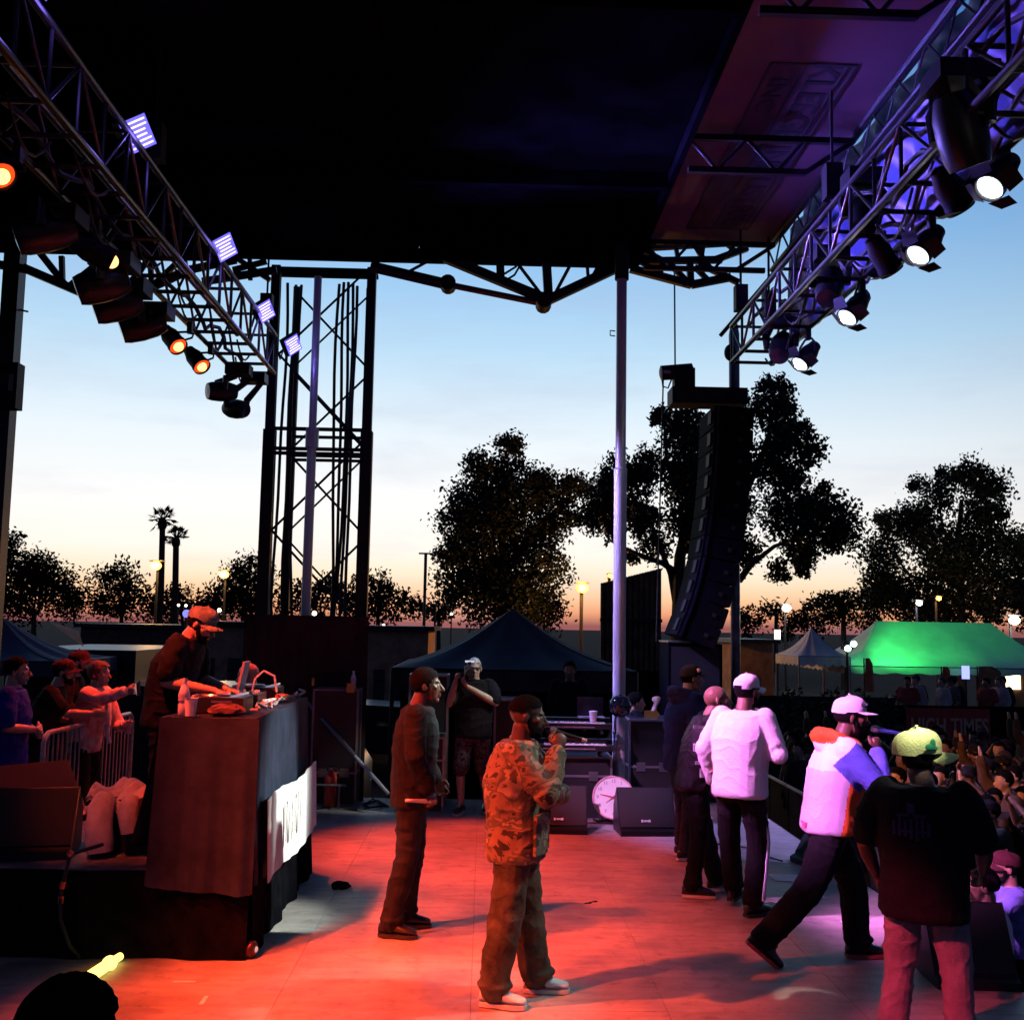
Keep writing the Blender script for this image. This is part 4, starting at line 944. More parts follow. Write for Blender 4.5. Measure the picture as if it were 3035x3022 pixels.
def part(name, me, mats, root):
    for m in (mats if isinstance(mats, (list, tuple)) else [mats]): me.materials.append(m)
    return link(bpy.data.objects.new(name, me), root)
def V3(*a): return Vector(a)
def loft(mb, rings, seg=20):
    """rings: (centre, half width x, half depth y, twist)"""
    vs_ = []; fs = []
    for c, a, b, tw_ in rings:
        for k in range(seg):
            w = 2 * math.pi * k / seg; x, y = a * math.copysign(abs(math.cos(w)) ** .85, math.cos(w)), b * math.copysign(abs(math.sin(w)) ** .85, math.sin(w))
            vs_.append(Vector(c) + V3(x * math.cos(tw_) - y * math.sin(tw_), x * math.sin(tw_) + y * math.cos(tw_), 0))
    n = len(rings)
    for i in range(n - 1):
        for k in range(seg):
            k2 = (k + 1) % seg; fs.append((i * seg + k, i * seg + k2, (i + 1) * seg + k2, (i + 1) * seg + k))
    fs.append(tuple(range(seg))[::-1]); fs.append(tuple((n - 1) * seg + k for k in range(seg)))
    mb.add(vs_, fs)
def limb(mb, pts, rad, seg=14):
    """tapered tube with rounded ends and eased joints"""
    pts = [Vector(p) for p in pts]; P_, R_ = [], []
    for i in range(len(pts) - 1):
        for k in range(4):
            t = k / 4; P_.append(pts[i].lerp(pts[i + 1], t)); R_.append(rad[i] + (rad[i + 1] - rad[i]) * t)
    P_.append(pts[-1]); R_.append(rad[-1])
    for _ in range(1):
        P_ = [P_[0]] + [P_[i] * .5 + (P_[i - 1] + P_[i + 1]) * .25 for i in range(1, len(P_) - 1)] + [P_[-1]]
    mb.tube(P_, R_, seg); mb.ell(P_[0], R_[0] * .99, nu=10, nv=6); mb.ell(P_[-1], R_[-1] * .99, nu=10, nv=6)
def hand(mb, wr, d, n, curl=.5, thumb=.5, s=1.0, fingers=True):
    """palm, four fingers and a thumb; d: direction the hand points, n: palm normal"""
    wr, d = Vector(wr), Vector(d).normalized(); n = Vector(n); n = (n - d * n.dot(d)).normalized(); sd_ = d.cross(n)
    M = Matrix((sd_, d, n)).transposed()
    mb.ell(wr + d * .055 * s, (.043 * s, .055 * s, .018 * s), M, 12, 8); mb.ell(wr + d * .015 * s, (.03 * s, .035 * s, .021 * s), M, 10, 6)
    if not fingers:
        mb.ell(wr + d * .1 * s + n * .02 * curl, (.036 * s, .045 * s, .018 * s), M, 10, 6); return
    for k, ln in enumerate((.072, .08, .075, .06)):
        b = wr + d * (.095 - .006 * abs(k - 1.3)) * s + sd_ * ((k - 1.5) * .0215) * s
        pts = [b - d * .02 * s]; dirv = d.copy(); p = b.copy(); pts.append(p.copy())
        for j, fr in enumerate((.45, .32, .23)):
            ang = curl * (1.35 if j else 1.1) + .06 * k
            dirv = (dirv * math.cos(ang) + n.lerp(n, 1) * math.sin(ang)) if j == 0 else dirv
            if j: 
                perp = sd_.cross(dirv) * -1
                if perp.dot(n) < 0 and j == 1 and curl < .6: perp = -perp
                ax = sd_; dirv = Matrix.Rotation(ang, 3, d.cross(n)) @ dirv if (Matrix.Rotation(.1, 3, d.cross(n)) @ d).dot(n) > 0 else Matrix.Rotation(-ang, 3, d.cross(n)) @ dirv
            p = p + dirv * ln * fr * s; pts.append(p.copy())
        mb.tube(pts, [.0095 * s, .0095 * s, .009 * s, .0085 * s, .007 * s], 8); mb.ell(pts[-1], .0072 * s, nu=8, nv=5)
    for sg in (thumb,):
        s2 = sd_ * (1 if sg > 0 else -1)
        b = wr + d * .03 * s + s2 * .03 * s
        mb.tube([b - s2 * .01, b + s2 * .022 * s + d * .02 * s + n * .012 * s, b + s2 * .026 * s + d * .05 * s + n * .024 * s, b + s2 * .012 * s + d * .075 * s + n * .036 * s], [.014 * s, .0125 * s, .0105 * s, .008 * s], 8)
def head_frame(c, yaw, pitch, roll=0):
    M = Matrix.Rotation(yaw, 3, 'Z') @ Matrix.Rotation(pitch, 3, 'X') @ Matrix.Rotation(roll, 3, 'Y')
    return lambda x, y, z: Vector(c) + M @ Vector((x, y, z)), M
def head(mb, c, yaw, pitch, neckbase, s=1.0, roll=0, detail=True):
    h, M = head_frame(c, yaw, pitch, roll)
    def e(x, y, z, rx, ry, rz, nu=16, nv=10): mb.ell(h(x * s, y * s, z * s), (rx * s, ry * s, rz * s), M, nu, nv)
    e(0, -.012, .032, .077, .099, .090); e(0, .03, -.02, .066, .066, .085); e(0, .035, -.062, .055, .052, .055)
    limb(mb, [h(0, -.025 * s, -.05 * s), Vector(neckbase)], [.056 * s, .062 * s])
    if detail:
        e(0, .068, -.1, .026, .022, .018); e(0, .08, .026, .047, .017, .013, 12, 7)
        mb.tube([h(0, .088 * s, .018 * s), h(0, .103 * s, -.008 * s), h(0, .116 * s, -.03 * s)], [.009 * s, .011 * s, .014 * s], 8)
        mb.ell(h(0, .118 * s, -.031 * s), .0145 * s, nu=8, nv=6); e(0, .1, -.035, .02, .014, .011, 10, 6)
        e(0, .09, -.06, .024, .014, .0075, 10, 6); e(0, .087, -.073, .022, .014, .0085, 10, 6)
        for k in (-1, 1):
            e(.044 * k, .06, -.012, .021, .022, .018, 10, 6)
            mb.ell(h(.08 * k * s, -.008 * s, -.004 * s), (.009 * s, .02 * s, .033 * s), M @ Matrix.Rotation(.35 * k, 3, 'Z') @ Matrix.Rotation(-.2, 3, 'X'), 10, 7)
    return h, M
EYE = mat('eye_white', (.55, .52, .48), .25, var=.02); IRIS = mat('iris_dark', (.02, .012, .008), .15)
def eyes(root, h, M, s=1.0, lid=None):
    for k in (-1, 1):
        e = MB().ell(h(.031 * k * s, .079 * s, .004 * s), (.0125 * s, .0105 * s, .0085 * s), M, 10, 6).build('eye', EYE, root, world=False)
        MB().ell(h(.031 * k * s, .0875 * s, .004 * s), (.005 * s, .0032 * s, .005 * s), M, 8, 5).build('iris', IRIS, e, world=False)
def hair_shell(root, h, M, s, m, name='hair', low=-.03, front=.07, thick=.006, rough=.003):
    """close cropped hair: cap of the skull above a hairline"""
    mb = MB(); mb.ell(Vector((0, -.012, .032)), (.077 + thick, .099 + thick, .090 + thick), None, 36, 24)
    keep = []
    for i, v in enumerate(mb.v):
        x, y, z = v; lim = low if y < .0 else low + (.062 - low) * min(1, y / front) ** .8
        keep.append(z > lim)
    vs_ = [h(*(Vector(v) * s * (1 + random.uniform(-rough, rough) * 6))) for v in mb.v]
    fs = [f for f in mb.f if all(keep[i] for i in f)]
    mb2 = MB(); mb2.add(vs_, fs); return mb2.build(name, m, root, world=False, smooth=80)
def beard(root, h, M, s, m):
    mb = MB()
    mb.ell(h(0, .047 * s, -.078 * s), (.058 * s, .05 * s, .046 * s), M, 18, 12); mb.ell(h(0, .066 * s, -.1 * s), (.034 * s, .03 * s, .026 * s), M, 14, 9)
    for k in (-1, 1): mb.tube([h(.066 * k * s, .012 * s, .0), h(.062 * k * s, .022 * s, -.045 * s), h(.045 * k * s, .045 * s, -.085 * s)], [.012 * s, .018 * s, .02 * s], 8)
    mb.tube([h(-.03 * s, .086 * s, -.057 * s), h(0, .1 * s, -.05 * s), h(.03 * s, .086 * s, -.057 * s)], [.005 * s, .0065 * s, .005 * s], 6)
    return part('beard', fuse(mb, .006, 2, .002, (60, 60, 60)), m, root)
def cap(root, h, M, s, m, brim_m=None, yaw=0.0, logo=None, flat=True, gap=False, tilt=0.0, tall=.1):
    """baseball cap with crown, brim, button and optional logo; yaw turns it on the head"""
    Rz_ = Matrix.Rotation(yaw, 3, 'Z') @ Matrix.Rotation(tilt, 3, 'X')
    def k(x, y, z): return h(*((Rz_ @ Vector((x, y + .0, z))) * s))
    mb = MB(); seg = 36
    prof = [(.0, .001), (.001, 1.0)]
    rings = [(0.0, 1.0), (.25, .995), (.45, .97), (.65, .88), (.8, .74), (.92, .5), (1.0, .12)]
    vs_ = []; fs = []
    for t, r_ in rings:
        for j in range(seg):
            w = 2 * math.pi * j / seg
            y = math.sin(w) * .112 * r_ - .012; x = math.cos(w) * .092 * r_
            z = .04 + t * (tall + (.022 * math.sin(w) if math.sin(w) > 0 else 0) * (1 - t)) - .012 * (math.sin(w) < -.3)
            vs_.append(k(x, y, z))
    n = len(rings)
    for i in range(n - 1):
        for j in range(seg):
            j2 = (j + 1) % seg
            if gap and i == 0 and abs((j + .5) / seg - .75) < .07: continue
            fs.append((i * seg + j, i * seg + j2, (i + 1) * seg + j2, (i + 1) * seg + j))
    fs.append(tuple((n - 1) * seg + j for j in range(seg)))
    mb.add(vs_, fs); cp_ = mb.build('cap', m, root, world=False, smooth=60)
    MB().ell(k(0, -.012, .04 + tall + .002), .009 * s, nu=10, nv=6).build('button', m, cp_, world=False)
    bm_ = MB()
    def br_(t, u):
        a = math.pi * (.12 + .76 * t); rr = 1 + u * .0
        x = math.cos(a) * .092 * (1 + .06 * u); y = math.sin(a) * .112 - .012 + u * .078 * math.sin(a) ** .6
        return k(x, y, .044 + .016 * math.sin(a) * 0 - (0 if flat else .035) * (abs(x) / .09) ** 2 - .012 * u)
    bm_.grid(br_, 20, 5); bm_.grid(lambda t, u: br_(t, u) + M @ Vector((0, 0, -.005 * s)), 20, 5)
    bm_.build('brim', brim_m or m, cp_, world=False, smooth=60)
    for (x, z, w_, h_) in (logo or []):
        MB().box(k(x, math.sqrt(max(0, 1 - (x / .092) ** 2)) * .112 - .0085, .04 + z), (w_ * s, .006 * s, h_ * s), M @ Rz_ @ Matrix.Rotation(-x * 9, 3, 'Z')).build('logo_patch', LOGO, cp_, world=False)
    return cp_
LOGO = mat('logo_dark', (.10, .09, .13), .7)
def shoe(root, an, yaw, m, sole_m, L_=.275, pitch=0.0, size=1.0):
    """an: ankle position (local); shoe points along yaw; pitch lifts the heel about the toe"""
    an = Vector(an); Rm = Matrix.Rotation(yaw, 3, 'Z')
    toe = V3(0, .19, 0)
    base = V3(an.x, an.y, an.z - .085) if pitch == 0 else None
    def w(x, y, z):
        p = V3(x, y, z) * size
        if pitch: 
            p = Matrix.Rotation(-pitch, 3, 'X') @ (p - V3(0, 0, .085))
            return an + Rm @ p
        return base + Rm @ p
    secs = [(-.078, .018, .055), (-.07, .032, .075), (-.03, .037, .095), (.02, .039, .10), (.06, .042, .085), (.11, .048, .062), (.155, .045, .05), (.18, .034, .042), (.192, .016, .034)]
    vs_ = []; fs = []; seg = 14
    for y, a, hgt in secs:
        for j in range(seg):
            t = 2 * math.pi * j / seg; z = .018 + max(0, .5 + .5 * math.sin(t)) ** .8 * hgt
            x = a * math.cos(t) * (1 if math.sin(t) < .2 else (1 - .35 * math.sin(t)))
            vs_.append(w(x, y, z))
    for i in range(len(secs) - 1):
        for j in range(seg):
            j2 = (j + 1) % seg; fs.append((i * seg + j, i * seg + j2, (i + 1) * seg + j2, (i + 1) * seg + j))
    fs.append(tuple(range(seg))[::-1]); fs.append(tuple((len(secs) - 1) * seg + j for j in range(seg)))
    mb = MB(); mb.add(vs_, fs); so = mb.build('shoe', m, root, world=False, smooth=60)
    ol = [(-.03, -.075), (.03, -.075), (.042, -.03), (.04, .03), (.051, .1), (.047, .155), (.03, .19), (0, .2), (-.03, .19), (-.047, .155), (-.051, .1), (-.04, .03), (-.042, -.03)]
    sb = MB(); n = len(ol)
    sb.add([w(x, y, .001) for x, y in ol] + [w(x, y, .024) for x, y in ol], [tuple(range(n))[::-1], tuple(range(n, 2 * n))] + [(i, (i + 1) % n, (i + 1) % n + n, i + n) for i in range(n)])
    sb.build('sole', sole_m, so, world=False)
    lm = MB()
    for j in range(3): lm.tube([w(-.024, .045 + j * .025, .112 - j * .012), w(0, .045 + j * .025, .118 - j * .013), w(.024, .045 + j * .025, .112 - j * .012)], .004 * size, 5)
    lm.build('laces', sole_m, so, world=False)
    return so
def skin(name, c): return mat(name, c, .42, var=.12, vscale=30, bump=.15, bscale=180)
SK_D = skin('skin_deep', (.115, .058, .036)); SK_M = skin('skin_brown', (.26, .14, .09)); SK_L = skin('skin_light', (.46, .28, .2))
HAIR_K = mat('hair_black', (.005, .0045, .0045), .9, var=.3, vscale=80, bump=.5, bscale=300, spec=.08); HAIR_G = mat('hair_grey', (.42, .42, .44), .7, var=.3, vscale=80, bump=.5, bscale=300)
def cloth(name, c, var=.18, vs=6, rough=.88, c2=None, thr=(.35, .65)): return mat(name, c, rough, var=var, vscale=vs, bump=.5, bscale=90, col2=c2, spec=.12, thr=thr)

def person(label, loc, yaw, pz_, skin_m, top=None, legs=None, group=None, hires=True, cat='person', shoes=None, headgear=None, face=True, hem=.9, sleeve='long', voxel=None, build=1.0, extra=None, seed=0.0, wrinkle=.009, legwr=.010, baggy=1.0, hood=None):
    """pz_: joints in the person's own frame (x right, y forward, z up); top/legs: dict(m=material(s), zone=function)"""
    D = dict(hip=(0, 0, .95), chest=(0, 0, 1.28), neck=(0, -.01, 1.5), head=(0, .025, 1.645), hy=0.0, hp=0.0, hr=0.0, sw=.185, st=0.0,
             R=((.25, -.03, 1.17), (.24, .08, .93)), L=((-.25, -.03, 1.17), (-.24, .08, .93)), RL=((.11, .02, .5), (.12, -.03, .085)), LL=((-.11, .02, .5), (-.12, -.03, .085)), RF=-.15, LF=.15, RP=0.0, LP=0.0,
             RH=None, LH=None, hs=1.0)
    D.update(pz_)
    root = thing('person', label, cat, loc, yaw, group)
    vx = voxel or (.0055 if hires else .016)
    hip, chest, neck, hd = (Vector(D[k]) for k in ('hip', 'chest', 'neck', 'head'))
    st = D['st']; sh = chest.lerp(neck, .76)
    sx = V3(math.cos(st), math.sin(st), 0)
    S = {'R': sh + sx * D['sw'] * build ** .4, 'L': sh - sx * D['sw'] * build ** .4}
    hj = {'R': hip + V3(.095, 0, -.03), 'L': hip + V3(-.095, 0, -.03)}
    # one continuous body
    b = MB()
    h, M = head(b, hd, D['hy'], D['hp'], neck, D['hs'], D['hr'], detail=face)
    loft(b, [(hip + V3(0, 0, -.1), .1, .08, 0), (hip, .125, .09, 0), (hip.lerp(chest, .5), .115, .085, st * .5), (chest, .14, .095, st), (sh, .15, .075, st), (neck + V3(0, 0, .01), .055, .055, st)])
    for sd_, arm, hd_ in (('R', D['R'], D['RH']), ('L', D['L'], D['LH'])):
        el, wr = Vector(arm[0]), Vector(arm[1])
        limb(b, [S[sd_] + (sh - S[sd_]) * .25, el, wr], [.042, .04, .028])
        limb(b, [el, el.lerp(wr, .35), wr], [.041, .044, .028])
        q = hd_ or {}
        d = Vector(q.get('d', (wr - el))); n = Vector(q.get('n', (-1, .2, 0) if sd_ == 'R' else (1, .2, 0)))
        hand(b, wr, d, n, q.get('curl', .45), q.get('thumb', 1 if sd_ == 'R' else -1), 1.0, hires)
    for sd_, lg in (('R', D['RL']), ('L', D['LL'])):
        kn, an = Vector(lg[0]), Vector(lg[1])
        limb(b, [hj[sd_], kn, an + V3(0, 0, .0)], [.075, .052, .036])
        limb(b, [kn, kn.lerp(an, .3), an], [.05, .053, .034])
        b.ell(an + V3(0, .03, -.03), (.035, .07, .035), None, 10, 6)
    part('body', fuse(b, vx, 3 if hires else 2), skin_m, root)
    if face and hires: eyes(root, h, M, D['hs'])
    # clothes
    if top:
        t = MB(); k = build; ka = 1 + (k - 1) * .55
        z0 = hem; hb = hip.lerp(chest, (z0 - hip.z) / max(.05, chest.z - hip.z)) if z0 > hip.z else V3(hip.x, hip.y, z0)
        loft(t, [(V3(hb.x, hb.y, z0), .175 * k, .135 * k, st * .3), (V3(hb.x, hb.y, z0 + .03), .185 * k, .145 * k, st * .3), (hip.lerp(chest, .35), .18 * k, .14 * k, st * .5), (chest, .195 * k, .15 * k, st), (chest.lerp(sh, .6), .195 * k, .135 * k, st),
                 (sh + V3(0, 0, .035), .165 * k, .1 * k, st), (neck.lerp(hd, .06), .078, .078, st)])
        for sd_, arm in (('R', D['R']), ('L', D['L'])):
            el, wr = Vector(arm[0]), Vector(arm[1]); sp = S[sd_]
            if sleeve == 'long': limb(t, [sp - (sp - sh) * .14, el, el.lerp(wr, .93)], [.08 * ka, .07 * ka, .054 * ka]); t.ell(el, .07 * ka, nu=12, nv=8)
            else: limb(t, [sp - (sp - sh) * .14, sp.lerp(el, .4), sp.lerp(el, .78)], [.08 * ka, .078 * ka, .076 * ka])
        if hood:
            c0 = neck + V3(0, -.03, .0)
            t.tube([c0 + V3(.0, .1, -.03), c0 + V3(.09, .07, -.01), c0 + V3(.11, -.02, .02), c0 + V3(.07, -.1, .03), c0 + V3(0, -.13, .02), c0 + V3(-.07, -.1, .03), c0 + V3(-.11, -.02, .02), c0 + V3(-.09, .07, -.01), c0 + V3(0, .1, -.03)], [.03, .035, .045, .055, .06, .055, .045, .035, .03], 12)
            t.ell(c0 + V3(0, -.1, -.03), (.12, .06, .07), None, 16, 10)
        part(top.get('name', 'shirt'), fuse(t, .0095 if hires else .024, 3 if hires else 2, wrinkle * 1.35 if hires else .004, top.get('ws', (8, 8, 8)), seed, top.get('zone')), top['m'], root)
    if legs:
        t = MB(); k = baggy
        loft(t, [(hip + V3(0, 0, -.13), .15, .115, 0), (hip + V3(0, 0, -.05), .175, .13, 0), (hip + V3(0, 0, .06), .165, .12, 0), (hip + V3(0, 0, .1), .15, .11, 0)])
        for sd_, lg in (('R', D['RL']), ('L', D['LL'])):
            kn, an = Vector(lg[0]), Vector(lg[1]); e = legs.get('to', .97); end = kn.lerp(an, e) if e > 0 else hj[sd_].lerp(kn, 1 + e)
            limb(t, [hj[sd_], kn, end] if e > 0 else [hj[sd_], hj[sd_].lerp(kn, .5), end], [.102 * k ** .5, .078 * k, .07 * k] if e > 0 else [.105, .098, .1])
            if e > .9: t.ell(end + V3(0, .01, .02), (.078 * k, .085 * k, .04), None, 12, 7)
        part(legs.get('name', 'trousers'), fuse(t, .0095 if hires else .026, 3 if hires else 2, legwr * 1.3 if hires else .004, legs.get('ws', (6, 6, 9)), seed + 5, legs.get('zone')), legs['m'], root)
    if shoes:
        shoe(root, D['RL'][1], D['RF'], shoes[0], shoes[1], pitch=D['RP']); shoe(root, D['LL'][1], D['LF'], shoes[0], shoes[1], pitch=D['LP'])
    if headgear: headgear(root, h, M, D['hs'])
    if extra: extra(root, h, M, D, S)
    return root, h, M, D
def to_world(root, p): return Matrix.Translation(root.location) @ Matrix.Rotation(root.rotation_euler.z, 4, 'Z') @ Vector(p)
MIC_G = mat('mic_grille', (.16, .16, .17), .35, .8, bump=.6, bscale=600); MIC_S = mat('mic_silver', (.6, .6, .62), .3, .9)
def mic(label, a, b, m=BLACK_PL, tip=None):
    """a: grille end (world), b: tail end (world)"""
    a, b = Vector(a), Vector(b); d = (a - b); L_ = d.length
    o = thing('microphone', label, 'microphone', b, 0, 'hand microphones')
    MB().lathe([(.010, 0), (.013, .008), (.0125, .03), (.016, L_ * .55), (.02, L_ * .78)], b, d, seg=16).build('handle', m, o)
    MB().lathe([(.021, L_ * .775), (.026, L_ * .8), (.027, L_ * .9), (.02, L_ * .99), (.001, L_)], b, d, seg=16).build('grille', MIC_G, o)
    MB().lathe([(.011, -.03), (.012, -.028), (.012, .0)], b, d, seg=12).build('transmitter_tip', tip or MIC_S, o)
FX = R(-90)      # facing screen right

DENIMK = cloth('black_denim', (.011, .0105, .011)); KHAKI = cloth('dark_olive_cotton', (.075, .078, .056), .4, 5)
SHOE_K = mat('shoe_black', (.014, .013, .013), .3, var=.2); SHOE_W = mat('shoe_white', (.78, .76, .74), .5, var=.06); SOLE_W = mat('sole_white', (.7, .68, .66), .6, var=.05); SOLE_K = mat('sole_black', (.02, .02, .02), .6)
def camo_mat():
    m = bpy.data.materials.new('camouflage'); m.use_nodes = True; t = m.node_tree; b = t.nodes['Principled BSDF']; K = t.links
    co = N(t, 'ShaderNodeTexCoord'); w = N(t, 'ShaderNodeMapping'); w.inputs['Scale'].default_value = (1, 1, 1.5); K.new(co.outputs['Object'], w.inputs[0])
    n1 = N(t, 'ShaderNodeTexNoise'); n1.inputs['Scale'].default_value = 6.5; n1.inputs['Detail'].default_value = 4; n1.inputs['Distortion'].default_value = .6; K.new(w.outputs[0], n1.inputs['Vector'])
    r_ = ramp(t, [(0, (.025, .022, .016)), (.4, (.17, .125, .08)), (.49, (.085, .085, .05)), (.56, (.26, .21, .14)), (.66, (.06, .06, .038))], 'CONSTANT'); K.new(n1.outputs['Fac'], r_.inputs[0]); K.new(r_.outputs[0], b.inputs['Base Color'])
    b.inputs['Roughness'].default_value = .8
    n2 = N(t, 'ShaderNodeTexNoise'); n2.inputs['Scale'].default_value = 200; K.new(co.outputs['Object'], n2.inputs['Vector']); bp_ = N(t, 'ShaderNodeBump'); bp_.inputs['Strength'].default_value = .3; bp_.inputs['Distance'].default_value = .01; K.new(n2.outputs['Fac'], bp_.inputs['Height']); K.new(bp_.outputs[0], b.inputs['Normal'])
    return m
CAMO = camo_mat()
# ---- 1 man in camouflage jacket
def g_camo(root, h, M, s):
    hair_shell(root, h, M, s, HAIR_K, low=.03, front=.05, thick=.008)
    beard(root, h, M, s, HAIR_K)
def x_camo(root, h, M, D, S):
    for k, (x, z) in enumerate(((.13, 1.05), (-.13, 1.05))):
        MB().box((x, .158, z - .1), (.16, .018, .2), Matrix.Rotation(-.35 if x > 0 else .35, 3, 'Z')).build('pocket', CAMO, root, world=False)
        MB().box((x, .164, z + .0), (.165, .02, .055), Matrix.Rotation(-.35 if x > 0 else .35, 3, 'Z')).build('pocket_flap', CAMO, root, world=False)
    MB().tube([h(-.05, -.06, -.1), h(-.09, .02, -.13), (.0, .17, 1.38), (.06, .19, 1.22)], [.01, .013, .016, .016], 6).build('strap', GREY_P, root, world=False)
b0 = G(1520, 2962)
r1, h1, M1, D1 = person('man in camouflage jacket holding a microphone to his mouth, white shoes', b0, FX - R(8), dict(
    hip=(0, .0, .93), chest=(0, -.02, 1.26), neck=(0, .02, 1.47), head=(0, .06, 1.61), hy=0.05, hp=R(-4), sw=.2,
    R=((.25, .2, 1.2), (.1, .25, 1.43)), RH=dict(d=(-.45, .12, 1), n=(-.75, -.2, -.3), curl=1.15), L=((-.22, .16, 1.16), (.06, .27, 1.18)), LH=dict(d=(1, .1, .05), n=(0, -1, 0), curl=.35),
    RL=((.12, -.03, .5), (.13, -.1, .09)), LL=((-.13, .05, .5), (-.15, .12, .09)), RF=-.12, LF=.1), SK_D,
    dict(name='jacket', m=[CAMO], ws=(9, 9, 7)), dict(m=[KHAKI], ws=(6, 6, 7)), shoes=(SHOE_W, SOLE_W), headgear=g_camo, extra=x_camo, hem=.79, build=1.22, baggy=1.3, wrinkle=.012, legwr=.011, seed=3)
m0 = to_world(r1, h1(.0, .135, -.068)); m1 = to_world(r1, h1(.02, .33, -.1))
mic('black microphone at the mouth of the man in camouflage', m0, m1, tip=mat('mic_tip_pink', (.8, .7, .72), .4))
# ---- 2 man in black
def g_black(root, h, M, s): hair_shell(root, h, M, s, HAIR_K, low=-.045, front=.085, thick=.010)
b0 = G(1192, 2762)
BLK_T = cloth('charcoal_tee', (.022, .024, .026)); BLK_J = cloth('black_hoodie', (.012, .011, .012))
r2, h2, M2, D2 = person('man standing in black hooded jacket holding a silver microphone low', b0, FX, dict(
    hip=(0, .045, 1.0), chest=(0, .06, 1.34), neck=(0, .07, 1.56), head=(0, .125, 1.705), hp=R(2), sw=.19, hs=1.02,
    R=((.25, .07, 1.24), (.2, .17, 1.0)), RH=dict(d=(-.1, .3, -1), n=(-.7, -.7, 0), curl=1.0), L=((-.25, .06, 1.24), (-.22, .2, 1.02)),
    RL=((.11, .03, .54), (.12, -.08, .09)), LL=((-.1, .06, .54), (-.12, .0, .09)), RF=-.2, LF=.05), SK_D,
    dict(name='jacket', m=[BLK_J, BLK_T], zone=lambda c, n: 1 if (c.y > .17 and c.z < 1.5 and abs(c.x) < .14) else 0), dict(m=[cloth('dark_jeans', (.02, .02, .022), .4, 4)]), shoes=(SHOE_K, SOLE_K), headgear=g_black, hem=.86, build=1.12, baggy=1.08, wrinkle=.010)
w = to_world(r2, (.2, .21, .93)); mic('silver microphone held low by the man in black', w + V3(.02, 0, 0), w + V3(-.17, -.02, .005), MIC_S, WHITE_P)
# ---- 3 man in white jacket, seen from behind
WHT = cloth('white_nylon', (.80, .77, .80), .05, 4, .6); TRK = cloth('black_track', (.009, .0085, .010))
def g_white(root, h, M, s):
    hair_shell(root, h, M, s, HAIR_K, low=-.05, front=.03)
    cap(root, h, M, s, cloth('white_cap', (.8, .78, .8), .05), yaw=0, gap=True, tall=.105, flat=False); beard(root, h, M, s, HAIR_K)
def x_white(root, h, M, D, S):
    for k in (.0, .028):
        a, b_, c = V3(.195, .02 + k, .93), V3(.215, .06 + k, .55), V3(.235, .09 + k, .14)
        kn, an = Vector(D['RL'][0]), Vector(D['RL'][1])
        MB().tube([V3(.182, D['hip'][1] - .01 + k, .92), V3(.178 + .015, (kn.y + D['hip'][1]) / 2 + k, .72), V3(kn.x + .088, kn.y + k - .01, kn.z + .02), V3((kn.x + an.x) / 2 + .088, (kn.y + an.y) / 2 - .01 + k, .3), V3(an.x + .088, an.y + k - .01, .13)], .0085, 6).build('side_stripe', WHT, root, world=False)
    MB().box((-.2, -.05, 1.03), (.02, .05, .05), Matrix.Rotation(.78, 3, 'X')).build('pocket_emblem', mat('maroon_emblem', (.25, .02, .05), .6), root, world=False)
b0 = G(2195, 2700)
r3, h3, M3, D3 = person('man in bright white jacket and white cap seen from behind, striped track trousers', b0, R(-42), dict(
    hip=(0, .0, .96), chest=(0, .03, 1.3), neck=(0, .06, 1.51), head=(.01, .11, 1.655), hy=R(-16), sw=.2,
    R=((.3, .06, 1.2), (.18, .27, 1.17)), RH=dict(d=(-.6, .8, .1), n=(0, 0, -1), curl=.7), L=((-.3, -.02, 1.2), (-.27, .06, .94)), LH=dict(d=(0, .2, -1), n=(1, 0, .0), curl=.4),
    RL=((.12, .06, .52), (.14, -.07, .09)), LL=((-.12, .05, .52), (-.15, .16, .12)), RF=-.3, LF=.2), SK_M,
    dict(name='jacket', m=[WHT], ws=(5, 5, 4)), dict(m=[TRK]), shoes=(SHOE_K, SOLE_K), headgear=g_white, extra=x_white, hem=.86, build=1.2, baggy=1.1, wrinkle=.006, legwr=.007, seed=9)
# ---- 4 bald man in patched jacket
def g_bald(root, h, M, s): beard(root, h, M, s, mat('beard_short', (.04, .025, .02), .8))
def x_patch(root, h, M, D, S):
    PW = mat('patch_white', (.7, .66, .68), .7, var=.3, vscale=40)
    for (x, y, z, w_, h_) in ((.225, .0, 1.36, .09, .02), (.25, .05, 1.28, .03, .05), (.25, -.03, 1.2, .035, .06), (.26, .05, 1.16, .02, .05), (.26, -.01, 1.08, .05, .025), (.25, .02, 1.0, .03, .07), (.24, .07, .93, .03, .03), (.19, .13, 1.3, .03, .09)):
        MB().box((x, y, z), (.012, w_, h_), Matrix.Rotation(.2, 3, 'Z')).build('patch', PW, root, world=False)
b0 = G(2058, 2650)
JK = cloth('black_leather_jacket', (.012, .011, .014), rough=.5)
r4, h4, M4, D4 = person('bald man in black jacket with white patches singing into a microphone', b0, FX - R(2), dict(
    hip=(0, .0, .93), chest=(0, .07, 1.24), neck=(0, .13, 1.43), head=(0, .19, 1.555), hp=R(5),
    R=((.24, .18, 1.12), (.1, .34, 1.38)), RH=dict(d=(-.5, .0, 1), n=(-.7, -.5, 0), curl=1.15), L=((-.24, .12, 1.12), (-.2, .3, .98)),
    RL=((.1, .03, .5), (.11, -.04, .09)), LL=((-.11, .1, .5), (-.13, .2, .09)), RF=-.1, LF=.1), SK_M,
    dict(name='jacket', m=[JK]), dict(m=[DENIMK]), shoes=(SHOE_K, SOLE_W), headgear=g_bald, extra=x_patch, hem=.84, build=1.12, seed=12)
